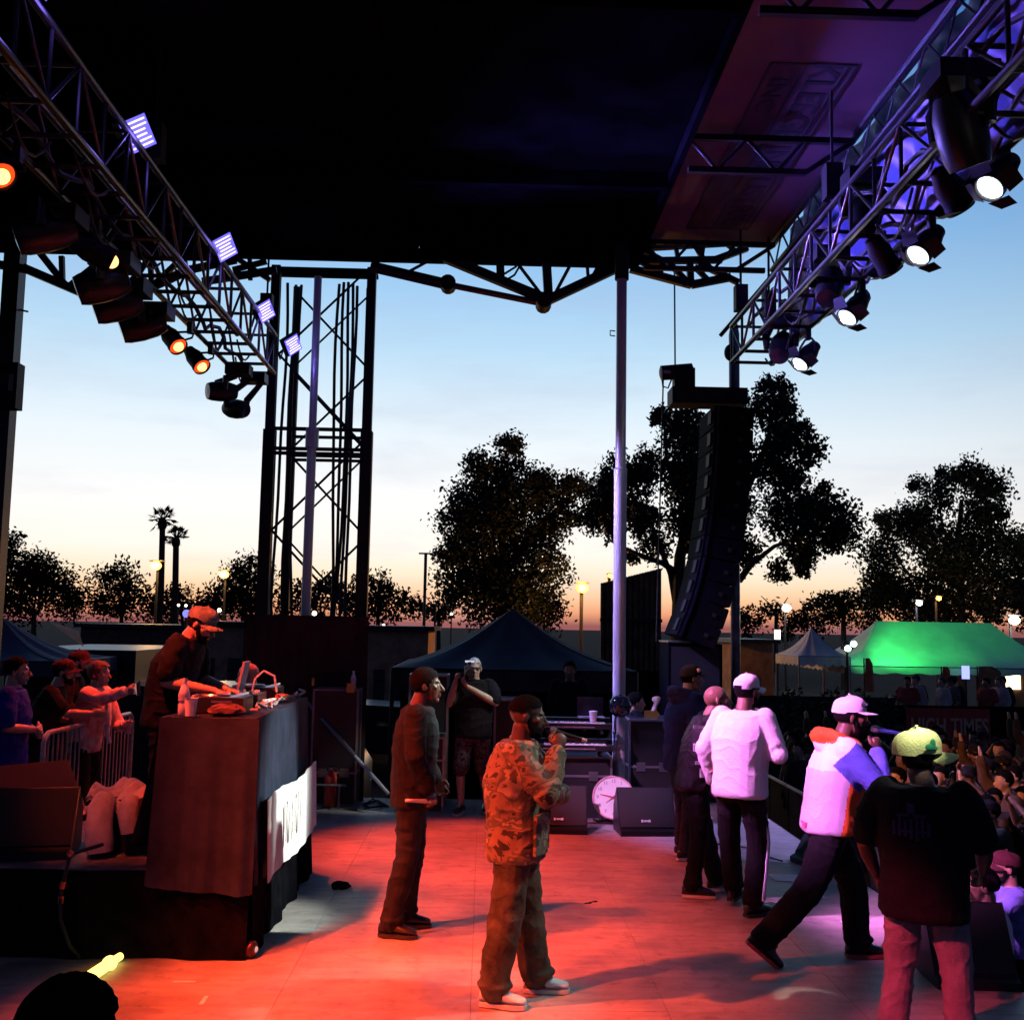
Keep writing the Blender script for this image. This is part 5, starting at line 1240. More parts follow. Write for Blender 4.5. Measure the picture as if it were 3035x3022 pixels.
mic('dark microphone at the mouth of the bald man in the patched jacket', to_world(r4, h4(0, .135, -.066)), to_world(r4, h4(.02, .3, -.09)))
# ---- 5 man in navy hoodie
def g_denim(root, h, M, s):
    hair_shell(root, h, M, s, HAIR_K, low=-.04, front=.05)
    c = cap(root, h, M, s, cloth('black_cap', (.015, .015, .017)), yaw=R(20), tall=.1)
    for a in (2.3, .4): MB().ell(h(math.cos(a) * .09 * s, math.sin(a) * .1 * s, .085 * s), .022 * s, nu=10, nv=6).build('badge', mat('badge_pale', (.6, .5, .55), .6), c, world=False)
b0 = G(2022, 2542)
person('man in navy hooded top and black badged cap behind the bald singer', b0, FX + R(18), dict(
    hip=(0, 0, .97), chest=(0, .02, 1.3), neck=(0, .06, 1.52), head=(0, .1, 1.665), hy=R(-8), RL=((.1, .03, .52), (.11, -.03, .09)), LL=((-.1, .06, .52), (-.12, .06, .09)), R=((.26, .0, 1.2), (.24, .1, .97)), L=((-.26, .0, 1.2), (-.22, .16, 1.0))), SK_M,
    dict(name='hooded_top', m=[cloth('navy_fleece', (.03, .04, .10))]), dict(m=[cloth('navy_jeans', (.03, .03, .045), .3)]), shoes=(SHOE_K, SOLE_W), headgear=g_denim, hem=.8, build=1.15, hood=True, seed=15)
# ---- 6 striding man in colour block jacket
CB = [cloth('jacket_white', (.82, .80, .76), .05, 4, .65), cloth('jacket_lilac', (.62, .52, .66), .05, 4, .65), cloth('jacket_orange', (.75, .13, .025), .12, 5, .55), cloth('jacket_blue', (.10, .13, .55), .12, 5, .6)]
EL, WR = V3(.22, .33, 1.12), V3(.1, .33, 1.36)
def z_cb(c, n):
    p = Vector(c); sp = V3(.2, .05, 1.4)
    def segd(a, b): 
        t = max(0, min(1, (p - a).dot(b - a) / (b - a).length_squared)); return (p - a.lerp(b, t)).length, t
    d1, t1 = segd(sp, EL); d2, t2 = segd(EL, WR)
    if d2 < .1 and (p.x > .13 or p.y > .2) and p.z > 1.06: return 3
    if d1 < .11 and t1 > .14 and p.x > .15: return 3
    spL = V3(-.2, .05, 1.4)
    if p.x < -.19 and p.z < 1.36: return 3
    if p.z > 1.415 and abs(p.x) < .15: return 2
    if p.y > .07 + .02 * math.sin(p.z * 9) + (p.z - .95) * .3 and p.z < 1.36: return 2
    return 0 if p.z > 1.245 else 1
def g_cb(root, h, M, s):
    hair_shell(root, h, M, s, HAIR_K, low=-.03, front=.05); beard(root, h, M, s, HAIR_K)
    cap(root, h, M, s, cloth('white_cap_flat', (.72, .68, .74), .06), yaw=R(-6), logo=((.045, .05, .018, .03), (.072, .05, .015, .026), (.02, .05, .012, .026)), tall=.108)
    for k in (-1, 1): MB().lathe([(.022, 0), (.024, .003), (.02, .006)], h(.033 * k * s, .092 * s, .004 * s), M @ V3(0, 1, 0), seg=14, caps=False).build('spectacle_rim', mat('gold_rim', (.7, .5, .2), .3, .9), root, world=False)
def x_cb(root, h, M, D, S):
    MB().box((.05, -.135, .885), (.11, .02, .035)).build('belt_patch', mat('pink_patch', (.6, .15, .25), .6), root, world=False)
b0 = G(2445, 2850)
r6, h6, M6, D6 = person('striding man in white, orange and blue jacket with flat white cap', b0, FX - R(4), dict(
    hip=(0, .03, .9), chest=(0, .09, 1.22), neck=(0, .13, 1.43), head=(0, .19, 1.575), hp=R(-2), sw=.2,
    R=(EL[:], WR[:]), RH=dict(d=(-.4, .15, 1), n=(-.7, -.5, 0), curl=1.15), L=((-.27, .14, 1.13), (-.22, .33, 1.02)),
    RL=((.11, -.1, .5), (.12, -.42, .16)), LL=((-.11, .22, .5), (-.12, .24, .09)), RF=-.1, LF=.1, RP=R(38)), SK_D,
    dict(name='jacket', m=CB, zone=z_cb, ws=(5, 5, 4)), dict(m=[cloth('charcoal_cargo', (.012, .011, .014), .3)]), shoes=(SHOE_K, mat('sole_red', (.6, .06, .05), .5)), headgear=g_cb, extra=x_cb, hem=.83, build=1.24, baggy=1.25, hood=True, wrinkle=.006, legwr=.008, seed=21)
mic('blue lit microphone of the striding man', to_world(r6, h6(0, .135, -.066)), to_world(r6, h6(.02, .34, -.09)), mat('mic_blue', (.03, .05, .2), .4), mat('mic_tip_lilac', (.6, .5, .8), .4))
# ---- 7 man in black tee and yellow cap, seen from behind
YC = cloth('neon_yellow_cap', (.82, .85, .32), .1, 5)
def g_yel(root, h, M, s):
    hair_shell(root, h, M, s, HAIR_K, low=-.04, front=.04)
    cap(root, h, M, s * 1.16, YC, yaw=R(-46), flat=False, tall=.112, logo=None)
    GP = mat('cap_green', (.03, .32, .12), .7)
    for (w_, dz, sx_, sz_) in ((.62, .035, .04, .03), (.8, .05, .03, .045), (.95, .028, .03, .02)):
        a = w_ - R(46) - .35
        MB().ell(h(math.cos(a) * .094 * s * 1.12, (math.sin(a) * .114 - .012) * s * 1.12, (.04 + dz) * s * 1.12), (.006, sx_ * .7, sz_ * .6), M @ Matrix.Rotation(a, 3, 'Z'), 10, 7).build('cap_print', GP, root, world=False)
def x_yel(root, h, M, D, S):
    PR = mat('faded_shirt_print', (.06, .045, .12), .9, var=.3, spec=.0)
    c = V3(-.03, -.178, 1.15)
    for k in range(7):
        x = -.095 + k * .028
        MB().box(c + V3(x, -.004 + .1 * abs(x + .01) ** 1.3, (0, .01, 0, -.004, 0, .01, .0)[k]), (.014, .004, (.07, .1, .085, .1, .12, .1, .07)[k])).build('shirt_print', PR, root, world=False)
    for x, z, w_, hh in ((-.05, .065, .06, .012), (.03, .065, .06, .012), (-.01, .1, .035, .05), (-.04, -.015, .05, .012), (.045, -.015, .05, .012)):
        MB().box(c + V3(x, -.006 + .1 * abs(x) ** 1.3, z), (w_, .004, hh)).build('shirt_print', PR, root, world=False)
b0 = V3(P(2738, 2500, 5.75).x, 5.75, 0)
TEE = cloth('black_tee', (.011, .010, .013))
person('man in black T-shirt and neon yellow cap seen from behind at front right', b0, R(-28), dict(
    hip=(0, -.02, .85), chest=(0, .02, 1.16), neck=(0, .05, 1.34), head=(-.02, .08, 1.465), hy=R(-18), sw=.2,
    R=((.29, .05, 1.04), (.27, .22, .9)), L=((-.3, -.0, 1.02), (-.26, .13, .84)), LH=dict(d=(.25, .3, -1), n=(1, 0, 0), curl=.5),
    RL=((.14, .04, .46), (.16, -.04, .09)), LL=((-.13, .04, .46), (-.17, -.05, .09))), SK_D,
    dict(name='tee', m=[TEE], ws=(4, 4, 4)), dict(m=[cloth('grey_joggers', (.26, .2, .22), .2, 5)], ws=(6, 6, 8)), shoes=(SHOE_W, SOLE_W), headgear=g_yel, extra=x_yel, hem=.68, sleeve='short', build=1.24, baggy=1.12, wrinkle=.009, legwr=.011, seed=25)
# ---- 8 DJ
def g_dj(root, h, M, s):
    hair_shell(root, h, M, s, HAIR_K, low=-.05, front=.05); beard(root, h, M, s, HAIR_K)
    cap(root, h, M, s, cloth('grey_green_cap', (.16, .19, .17), .3, 12), yaw=R(-4), flat=False, tall=.1)
b0 = V3(P(498, 2100, 7.95).x, 7.95, RIS)
person('DJ in black T-shirt and grey cap leaning over the players', b0, FX - R(6), dict(
    hip=(0, -.02, 1.0), chest=(0, .05, 1.3), neck=(0, .13, 1.47), head=(0, .215, 1.57), hp=R(-24), sw=.19,
    R=((.24, .07, 1.17), (.18, .4, 1.11)), RH=dict(d=(-.1, 1, -.25), n=(0, -.2, -1), curl=.35, thumb=-1), L=((-.24, .14, 1.17), (-.12, .38, 1.11)), LH=dict(d=(.2, 1, -.2), n=(0, 0, -1), curl=.3),
    RL=((.11, .02, .52), (.12, -.06, .09)), LL=((-.11, .0, .52), (-.12, -.05, .09))), SK_L,
    dict(name='tee', m=[TEE]), dict(m=[DENIMK]), shoes=(SHOE_K, SOLE_K), headgear=g_dj, hem=.84, sleeve='short', build=1.12, seed=30)
# ---- 9 bald man beyond the booth
b0 = V3(P(742, 2050, 10.4).x, 10.4, 0)
person('bald man in dark shirt beyond the booth turned away from the singers', b0, R(78), dict(hip=(0, 0, .94), head=(0, .03, 1.62), neck=(0, -.01, 1.47), chest=(0, 0, 1.26), hp=R(-8)), SK_L, dict(m=[TEE]), dict(m=[DENIMK]), shoes=(SHOE_K, SOLE_K), hem=.84, build=1.12, headgear=g_bald, seed=33)
# ---- 10 cameraman
def g_cam(root, h, M, s):
    hair_shell(root, h, M, s, HAIR_G, low=-.03, front=.06)
    MB().tube([h(-.075, .01, .01), h(-.06, .085, .01), h(-.03, .1, .008), h(.03, .1, .008), h(.06, .085, .01), h(.075, .01, .01)], .011, 6).build('sunglasses', BLACK_PL, root, world=False)
b0 = G(1398, 2412)
rc_, hc, Mc, Dc = person('grey haired cameraman in black T-shirt filming from the far end', b0, R(170), dict(
    hip=(0, 0, .95), chest=(0, .0, 1.28), neck=(0, .0, 1.5), head=(0, .03, 1.64), hy=R(14), sw=.19,
    R=((.26, .14, 1.24), (.17, .24, 1.5)), RH=dict(d=(-.2, .3, .9), n=(-1, .2, 0), curl=.9), L=((-.27, .1, 1.26), (.02, .25, 1.44)), LH=dict(d=(.6, .2, .5), n=(0, 0, 1), curl=.6),
    RL=((.13, .06, .5), (.12, .02, .09)), LL=((-.11, -.06, .5), (-.13, -.2, .09))), SK_L, dict(m=[TEE]), dict(name='shorts', m=[cloth('plaid_shorts', (.07, .055, .065), .6, 30)], to=-.02), shoes=(SHOE_K, SOLE_W), headgear=g_cam, hem=.86, sleeve='short', build=1.18, seed=36)
cc = to_world(rc_, hc(.07, .2, -.03)); vc = thing('video_camera', 'black video camera held to the eye of the cameraman', 'camera', cc)
fw = (to_world(rc_, hc(.07, .4, -.03)) - cc).normalized(); Mv = Matrix((fw.cross(V3(0, 0, 1)).normalized(), fw, V3(0, 0, 1))).transposed()
MB().box(cc, (.1, .22, .12), Mv).build('body', BLACK_PL, vc); MB().lathe([(.04, .1), (.05, .12), (.052, .24), (.045, .25)], cc, fw, seg=16).build('lens_barrel', BLACK_PL, vc)
MB().box(cc + V3(0, 0, .1), (.03, .16, .03), Mv).build('top_handle', BLACK_PL, vc); MB().box(cc + fw * .05 + V3(0, 0, .12), (.1, .03, .02), Mv).build('light_bar', mat('camera_led', (.8, .8, .9), .4, emit=(.8, .8, 1), estr=.5), vc)

# ---- people by the barrier
BLUE_T = cloth('royal_blue_tee', (.02, .03, .30), .15)
def g_short(m): return lambda root, h, M, s: hair_shell(root, h, M, s, m, low=-.03, front=.06, thick=.012)
b0 = V3(P(32, 2100, 9.7).x, 9.7, 0)
person('man in royal blue T-shirt with clasped hands at the picture edge', b0, FX + R(14), dict(hip=(0, 0, .96), chest=(0, 0, 1.3), neck=(0, 0, 1.52), head=(0, .03, 1.665),
    R=((.28, .02, 1.2), (.08, .23, 1.17)), RH=dict(d=(-1, .3, 0), n=(0, -1, 0), curl=.8), L=((-.28, .02, 1.2), (.0, .25, 1.13)), LH=dict(d=(1, .3, 0), n=(0, -1, 0), curl=.8)), SK_L, dict(m=[BLUE_T]), dict(m=[DENIMK]), shoes=(SHOE_K, SOLE_W), headgear=g_short(HAIR_K), hem=.8, sleeve='short', build=1.15, seed=40)
def g_capk(root, h, M, s): hair_shell(root, h, M, s, HAIR_K, low=-.04, front=.05); cap(root, h, M, s, cloth('dark_red_cap', (.06, .015, .018)), yaw=0, flat=False); beard(root, h, M, s, HAIR_K)
b0 = V3(P(120, 2100, 10.9).x, 10.9, 0)
person('man in dark cap leaning in behind the barrier, left of the pointing person', b0, FX + R(8), dict(hip=(0, -.05, .95), chest=(0, .06, 1.26), neck=(0, .14, 1.46), head=(0, .2, 1.6), R=((.24, .3, 1.22), (.2, .52, 1.22)), RH=dict(d=(0, 1, .05), n=(-1, 0, 0), curl=.3), L=((-.24, .1, 1.15), (-.2, .3, 1.1))), SK_L,
    dict(m=[BLK_J]), dict(m=[DENIMK]), headgear=g_capk, hem=.84, sleeve='short', seed=43)
b0 = V3(P(185, 2100, 11.6).x, 11.6, 0)
person('bearded man in dark cap and black clothes behind the barrier', b0, FX + R(4), dict(hip=(0, -.05, .97), chest=(0, .04, 1.3), neck=(0, .1, 1.52), head=(0, .15, 1.67), R=((.25, .1, 1.2), (.22, .3, 1.2)), L=((-.25, .05, 1.2), (-.22, .2, 1.05))), SK_L, dict(m=[BLK_J]), dict(m=[DENIMK]), headgear=g_capk, hem=.84, seed=46)
RW = cloth('red_white_shirt', (.62, .2, .17), .1, 14, c2=(.75, .6, .55))
def g_long(root, h, M, s): hair_shell(root, h, M, s, mat('hair_auburn', (.06, .025, .015), .6, bump=.4, bscale=200), low=-.1, front=.08, thick=.02)
b0 = V3(P(268, 2100, 11.2).x, 11.2, 0)
rp, hp_, Mp, Dp = person('person in red and white shirt pointing a phone across the barrier', b0, FX - R(10), dict(hip=(0, -.04, .93), chest=(0, .02, 1.24), neck=(0, .05, 1.44), head=(0, .08, 1.58), R=((.26, .22, 1.34), (.2, .47, 1.43)), RH=dict(d=(0, 1, .1), n=(-1, 0, 0), curl=.8), L=((-.2, .22, 1.05), (.0, .33, 1.06)), LH=dict(d=(.6, .7, 0), n=(0, 0, 1), curl=.6)), SK_L,
    dict(m=[RW]), dict(m=[DENIMK]), headgear=g_long, hem=.8, seed=49)
ph = to_world(rp, (.18, .6, 1.46)); o = thing('mobile_phone', 'small phone held out by the person in red and white', 'phone', ph)
MB().box(ph, (.015, .075, .14), Matrix.Rotation(.3, 3, 'X')).build('body', BLACK_PL, o); MB().box(ph + V3(-.009, 0, 0), (.003, .068, .125), Matrix.Rotation(.3, 3, 'X')).build('screen', mat('phone_screen', (.6, .6, .7), .2, emit=(.7, .7, .9), estr=.6), o)
q = to_world(rp, (.02, .43, 1.0)); o = thing('paper_cup', 'pink drink cup held behind the barrier', 'cup', q)
MB().lathe([(.03, 0), (.044, .12), (.046, .125), (.04, .12), (.001, .1)], q, seg=16).build('cup_body', mat('pink_cup', (.7, .35, .33), .5), o); MB().cyl(q + V3(0, 0, .08), q + V3(.02, 0, .2), .004).build('straw', WHITE_P, o)
sc_ = MB().tube([to_world(rp, a) for a in ((-.06, .1, 1.42), (.0, .2, 1.3), (.03, .22, 1.15), (.04, .22, .98), (.0, .23, .9))], [.02, .025, .028, .024, .02], 8).build_top('scarf', cloth('white_scarf', (.75, .72, .7)), 'thin white scarf hanging on the pointing person', 'scarf', base=rp.location)
# ---- crew in the shade under the canopy and behind the globe
b0 = V3(P(1688, 2100, 14.6).x, 14.6, -.05)
person('crew member in black barely lit under the canopy', b0, R(170), dict(head=(0, .03, 1.6), neck=(0, 0, 1.46), chest=(0, 0, 1.26)), SK_M, dict(m=[TEE]), dict(m=[DENIMK]), headgear=g_short(HAIR_K), build=1.15, seed=52, voxel=.009)
b0 = V3(P(1862, 2100, 13.45).x, 13.45, 0)
person('crew member half hidden by the roof pole and black globe', b0, R(-80), dict(hip=(0, -.1, .8), head=(0, .1, 1.22), neck=(0, .05, 1.1), chest=(0, 0, .95), R=((.2, .2, .95), (.1, .32, 1.2)), RL=((.11, .3, .6), (.12, .1, .085)), LL=((-.11, .3, .6), (-.12, .1, .085))), SK_L, dict(m=[TEE]), dict(m=[DENIMK]), headgear=g_short(HAIR_K), hem=.75, build=1.1, seed=55, sleeve='short', voxel=.009)
# ---- dark figures closest to the viewer
KN = mat('black_knit', (.004, .004, .006), .95, spec=.0)
b0 = V3(P(118, 2980, 2.5).x, 2.5, 0)
person('dark hooded figure sitting on a case in the near corner', b0, R(-20), dict(hip=(0, -.1, .5), chest=(0, .0, .84), neck=(0, .06, 1.05), head=(0, .1, 1.19), R=((.3, .1, .8), (.2, .36, .7)), L=((-.3, .1, .8), (-.2, .36, .7)), RL=((.16, .35, .5), (.16, .3, .085)), LL=((-.16, .35, .5), (-.16, .3, .085))), SK_D, dict(m=[KN]), dict(m=[DENIMK]),
       headgear=lambda root, h, M, s: hair_shell(root, h, M, s, KN, name='knit_cap', low=-.06, front=.05, thick=.03), hem=.45, build=1.2, hood=True, voxel=.009, shoes=(SHOE_K, SOLE_K), seed=60)
b0 = V3(P(1618, 3000, 3.3).x, 3.3, 0)
person('dark head at the lower edge in front of the white shoes', b0, 0, dict(hip=(0, 0, .2), chest=(0, .03, .49), neck=(0, .04, .69), head=(0, .05, .845), R=((.26, .1, .36), (.2, .3, .3)), L=((-.26, .1, .36), (-.2, .3, .3)), RL=((.2, .42, .45), (.2, .32, .09)), LL=((-.2, .42, .45), (-.2, .32, .09))), SK_D, dict(m=[KN]), dict(m=[DENIMK]),
       headgear=lambda root, h, M, s: hair_shell(root, h, M, s, HAIR_K, low=-.07, front=.05, thick=.012), hem=.1, voxel=.009, shoes=(SHOE_K, SOLE_K), seed=63)

c = V3(P(118, 2980, 2.5).x, 2.42, 0)
road_case('black flight case used as a seat in the near corner', (c.x - .25, c.y - .3, 0), (c.x + .25, c.y + .12, .4), None)

# ================================================================== BACKGROUND
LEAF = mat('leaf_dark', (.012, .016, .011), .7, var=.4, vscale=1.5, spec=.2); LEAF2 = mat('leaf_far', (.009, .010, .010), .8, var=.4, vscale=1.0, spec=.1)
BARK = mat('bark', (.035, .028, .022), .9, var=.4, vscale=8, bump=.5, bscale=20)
def crown_mesh(name, blobs, leaf, dens, m, seed=1):
    g = np.random.default_rng(seed); C = []
    for c, r_ in blobs:
        n = max(30, int(dens * r_ * r_ / (leaf * leaf)))
        # leaves gather in small twigs clumps so that gaps stay open between them
        k = max(6, n // 22); d = g.normal(size=(k, 3)); d /= np.linalg.norm(d, axis=1)[:, None]
        tw_ = np.array(c) + d * (r_ * g.uniform(.25, 1.05, k) ** .6)[:, None] * np.array([1, 1, .92])
        pick = g.integers(0, k, n); C.append(tw_[pick] + g.normal(size=(n, 3)) * min(.3 * r_, leaf * 1.5))
    C = np.concatenate(C); n = len(C)
    a = g.normal(size=(n, 3)); a /= np.linalg.norm(a, axis=1)[:, None]; b = np.cross(a, g.normal(size=(n, 3))); b /= np.linalg.norm(b, axis=1)[:, None]
    s = leaf * g.uniform(.6, 1.25, n)[:, None]
    V_ = np.stack([C - a * s * .6, C - b * s * .32, C + a * s * .6, C + b * s * .32], 1).reshape(-1, 3)
    me = bpy.data.meshes.new(name); me.vertices.add(4 * n); me.vertices.foreach_set('co', V_.ravel())
    me.loops.add(4 * n); me.loops.foreach_set('vertex_index', np.arange(4 * n)); me.polygons.add(n); me.polygons.foreach_set('loop_start', np.arange(0, 4 * n, 4)); me.polygons.foreach_set('loop_total', np.full(n, 4))
    me.materials.append(m); me.update(calc_edges=True); me.validate()
    return me
def tree(label, px, Y, trunk, limbs, leaf=.16, dens=9.0, depth=1.0, m=LEAF, group=None, seed=1, cat='tree', tr=.22):
    """px: (u, v, radius px) blobs of the crown; trunk/limbs: lists of (u, v)"""
    s = Y / FPX; gg = random.Random(seed)
    base = P(*trunk[0], Y); base.z = GROUND_Z
    o = thing('tree', label, cat, base, 0, group)
    us = [b[0] for b in px]; half = (max(us) - min(us)) / 2 * s * .6 * depth
    blobs = []
    for u, v, r_ in px:
        c = P(u, v, Y); blobs.append((tuple(c + V3(0, gg.uniform(-half, half), 0)), r_ * s))
    off = woff(o); me = crown_mesh('crown', [((b[0][0] - off.x, b[0][1] - off.y, b[0][2] - off.z), b[1]) for b in blobs], leaf, dens, m, seed)
    link(bpy.data.objects.new('crown', me), o)
    pts = [P(u, v, Y) for u, v in trunk]; pts[0].z = GROUND_Z
    MB().tube(pts, [tr * (1 - .6 * k / max(1, len(pts) - 1)) for k in range(len(pts))], 10).build('trunk', BARK, o)
    for lm in limbs:
        ps = [P(u, v, Y) + V3(0, gg.uniform(-.3, .3) * k, 0) for k, (u, v) in enumerate(lm)]
        MB().tube(ps, [tr * .45 * (1 - .7 * k / (len(ps) - 1)) for k in range(len(ps))], 7).build('limb', BARK, o)
    return o
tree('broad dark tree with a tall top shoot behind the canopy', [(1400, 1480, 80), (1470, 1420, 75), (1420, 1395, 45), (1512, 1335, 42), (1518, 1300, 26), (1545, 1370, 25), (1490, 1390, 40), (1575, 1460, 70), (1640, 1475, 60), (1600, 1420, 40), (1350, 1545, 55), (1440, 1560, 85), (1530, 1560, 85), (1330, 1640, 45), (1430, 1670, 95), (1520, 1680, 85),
     (1605, 1590, 60), (1345, 1740, 55), (1440, 1780, 85), (1530, 1780, 85), (1620, 1690, 60), (1690, 1445, 40), (1725, 1460, 30), (1650, 1560, 45), (1700, 1530, 35), (1610, 1800, 70), (1380, 1610, 50), (1480, 1500, 60)], 40, [(1500, 2100), (1500, 1800), (1490, 1600), (1510, 1400)],
     [[(1500, 1750), (1430, 1640), (1390, 1520)], [(1498, 1700), (1580, 1600), (1640, 1490)], [(1495, 1640), (1450, 1520), (1440, 1430)], [(1500, 1800), (1590, 1740), (1620, 1680)], [(1600, 1560), (1680, 1480), (1720, 1460)]], leaf=.145, dens=52, seed=2)
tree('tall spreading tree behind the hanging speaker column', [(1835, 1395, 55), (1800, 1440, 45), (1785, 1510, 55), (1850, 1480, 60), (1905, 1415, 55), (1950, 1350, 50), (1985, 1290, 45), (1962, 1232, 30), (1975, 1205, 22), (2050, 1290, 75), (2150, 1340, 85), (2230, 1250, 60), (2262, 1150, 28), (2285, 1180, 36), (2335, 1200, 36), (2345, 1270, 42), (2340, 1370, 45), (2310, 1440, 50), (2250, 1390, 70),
     (2200, 1480, 85), (2100, 1440, 95), (2000, 1430, 75), (1930, 1510, 50), (1885, 1560, 38), (1950, 1610, 45), (2000, 1560, 60), (2275, 1550, 70), (2250, 1620, 52), (2345, 1630, 52), (2415, 1550, 72), (2475, 1490, 52), (2500, 1435, 28), (2470, 1590, 52), (2530, 1600, 26), (2395, 1685, 26), (2330, 1690, 34), (2080, 1560, 80), (2160, 1600, 70), (1830, 1560, 36), (1900, 1640, 26), (2420, 1640, 40), (2360, 1290, 26), (2300, 1320, 50), (1770, 1490, 30)], 33,
     [(2010, 2100), (2010, 1850), (2015, 1650), (2060, 1450), (2120, 1300)], [[(2012, 1700), (1960, 1670), (1880, 1640), (1810, 1600)], [(2190, 1720), (2230, 1670), (2290, 1620), (2400, 1580)], [(2020, 1640), (2120, 1560), (2200, 1480)], [(2050, 1480), (1980, 1380), (1960, 1260)], [(2010, 1850), (2040, 1780), (2100, 1740), (2190, 1720)], [(2010, 1830), (1990, 1700), (1930, 1560), (1850, 1420)], [(2200, 1480), (2260, 1340), (2290, 1200)]], leaf=.135, dens=64, seed=5, tr=.26)
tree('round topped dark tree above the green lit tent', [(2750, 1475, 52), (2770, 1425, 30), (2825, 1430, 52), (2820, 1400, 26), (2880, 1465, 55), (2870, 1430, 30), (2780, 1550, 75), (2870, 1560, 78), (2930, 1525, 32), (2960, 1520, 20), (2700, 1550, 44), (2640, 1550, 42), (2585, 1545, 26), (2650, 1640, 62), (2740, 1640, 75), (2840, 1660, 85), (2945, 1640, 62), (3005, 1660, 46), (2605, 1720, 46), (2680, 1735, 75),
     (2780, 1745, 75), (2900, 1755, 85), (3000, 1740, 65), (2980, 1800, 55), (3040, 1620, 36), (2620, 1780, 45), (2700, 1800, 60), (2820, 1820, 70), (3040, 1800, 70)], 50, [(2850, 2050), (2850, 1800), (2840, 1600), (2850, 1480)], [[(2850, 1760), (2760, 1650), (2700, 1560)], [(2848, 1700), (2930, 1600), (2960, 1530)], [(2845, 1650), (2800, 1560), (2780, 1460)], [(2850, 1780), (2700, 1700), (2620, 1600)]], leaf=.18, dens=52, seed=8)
GT = 'far trees along the horizon'
far = [('dense far tree mass at the picture edge', [(10, 1590, 32), (30, 1620, 30), (-20, 1640, 50), (60, 1690, 70), (120, 1680, 55), (150, 1720, 55), (190, 1750, 55), (0, 1740, 90), (90, 1760, 90), (210, 1790, 50)], 70, 100),
       ('rounded far tree left of the palms', [(320, 1715, 36), (355, 1690, 34), (390, 1720, 40), (330, 1765, 60), (400, 1775, 55), (440, 1800, 45), (290, 1790, 40)], 75, 360),
       ('low far trees between the palms and the tower', [(480, 1780, 36), (540, 1765, 34), (560, 1790, 40), (600, 1780, 36), (640, 1800, 40), (520, 1810, 40)], 90, 540),
       ('loose far tree just left of the lattice tower', [(690, 1705, 44), (735, 1690, 48), (765, 1720, 46), (700, 1750, 60), (760, 1775, 60), (660, 1780, 45), (720, 1800, 50)], 70, 720),
       ('far trees seen through the lattice tower', [(880, 1745, 30), (940, 1750, 38), (985, 1735, 32), (1010, 1770, 46), (940, 1795, 50), (1040, 1790, 46), (870, 1800, 46)], 90, 950),
       ('feathery far tree right of the lattice tower', [(1085, 1720, 32), (1120, 1735, 40), (1150, 1760, 36), (1100, 1780, 52), (1190, 1775, 30), (1215, 1795, 36), (1150, 1805, 45), (1250, 1810, 24)], 80, 1120),
       ('small dark far tree by the thin lamp pole', [(1295, 1800, 22), (1330, 1790, 26), (1270, 1815, 22), (1310, 1825, 30)], 95, 1300),
       ('far wooded strip right of the speaker column', [(2210, 1820, 28), (2260, 1815, 30), (2310, 1810, 28), (2360, 1825, 30), (2420, 1800, 40), (2230, 1850, 40), (2320, 1850, 40), (2400, 1850, 40)], 90, 2300),
       ('pair of bushy far trees left of the white tent', [(2440, 1790, 32), (2465, 1775, 28), (2510, 1775, 30), (2545, 1760, 28), (2560, 1800, 40), (2500, 1820, 46), (2450, 1840, 40), (2570, 1850, 40)], 65, 2500)]
for k, (lb, px, Y, tu) in enumerate(far):
    tree(lb, px, Y, [(tu, 1950), (tu, 1850), (tu, 1790)], [[(tu, 1830), (tu - 20, 1790), (tu - 40, 1765)], [(tu, 1830), (tu + 20, 1790), (tu + 40, 1770)]], leaf=.0034 * Y, dens=30, m=LEAF2, group=GT, seed=20 + k)
# palms
def palm(label, u, v, Y, r_px, seed):
    gg = random.Random(seed); c = P(u, v, Y); base = V3(c.x, c.y, GROUND_Z); s = r_px * Y / FPX
    o = thing('palm_tree', label, 'palm', base, 0, 'palms')
    MB().tube([base, base.lerp(c, .5) + V3(.15, 0, 0), c], [.32, .22, .2], 8).build('trunk', BARK, o)
    MB().ell(c - V3(0, 0, s * .25), (s * .28, s * .28, s * .4)).build('dead_leaf_skirt', BARK, o)
    for k in range(26):
        a = k * 2.4 + gg.uniform(-.2, .2); el = gg.uniform(-.75, 1.2); d = V3(math.cos(a) * math.cos(el), math.sin(a) * math.cos(el), math.sin(el)); L_ = s * gg.uniform(.8, 1.1)
        mid = c + d * L_ * .55; sd_ = d.cross(V3(0, 0, 1)).normalized(); up = sd_.cross(d)
        mb = MB(); mb.tube([c, mid], .03, 5)
        for j in range(9):
            w_ = (j - 4) / 4 * 1.15; dd = d * math.cos(w_) + sd_ * math.sin(w_); tip = mid + dd * L_ * (.5 - .08 * abs(w_)) - V3(0, 0, .1 * L_ * (1 + abs(w_)))
            e = up * .02 + dd.cross(up) * L_ * .045
            mb.add([mid, mid.lerp(tip, .5) + e, tip, mid.lerp(tip, .5) - e], [(0, 1, 2, 3)])
        mb.build('frond', LEAF2, o, smooth=0, normals=False)
palm('taller palm left of the lattice tower', 482, 1540, 75, 50, 1); palm('shorter palm beside the taller one', 522, 1595, 72, 46, 2)
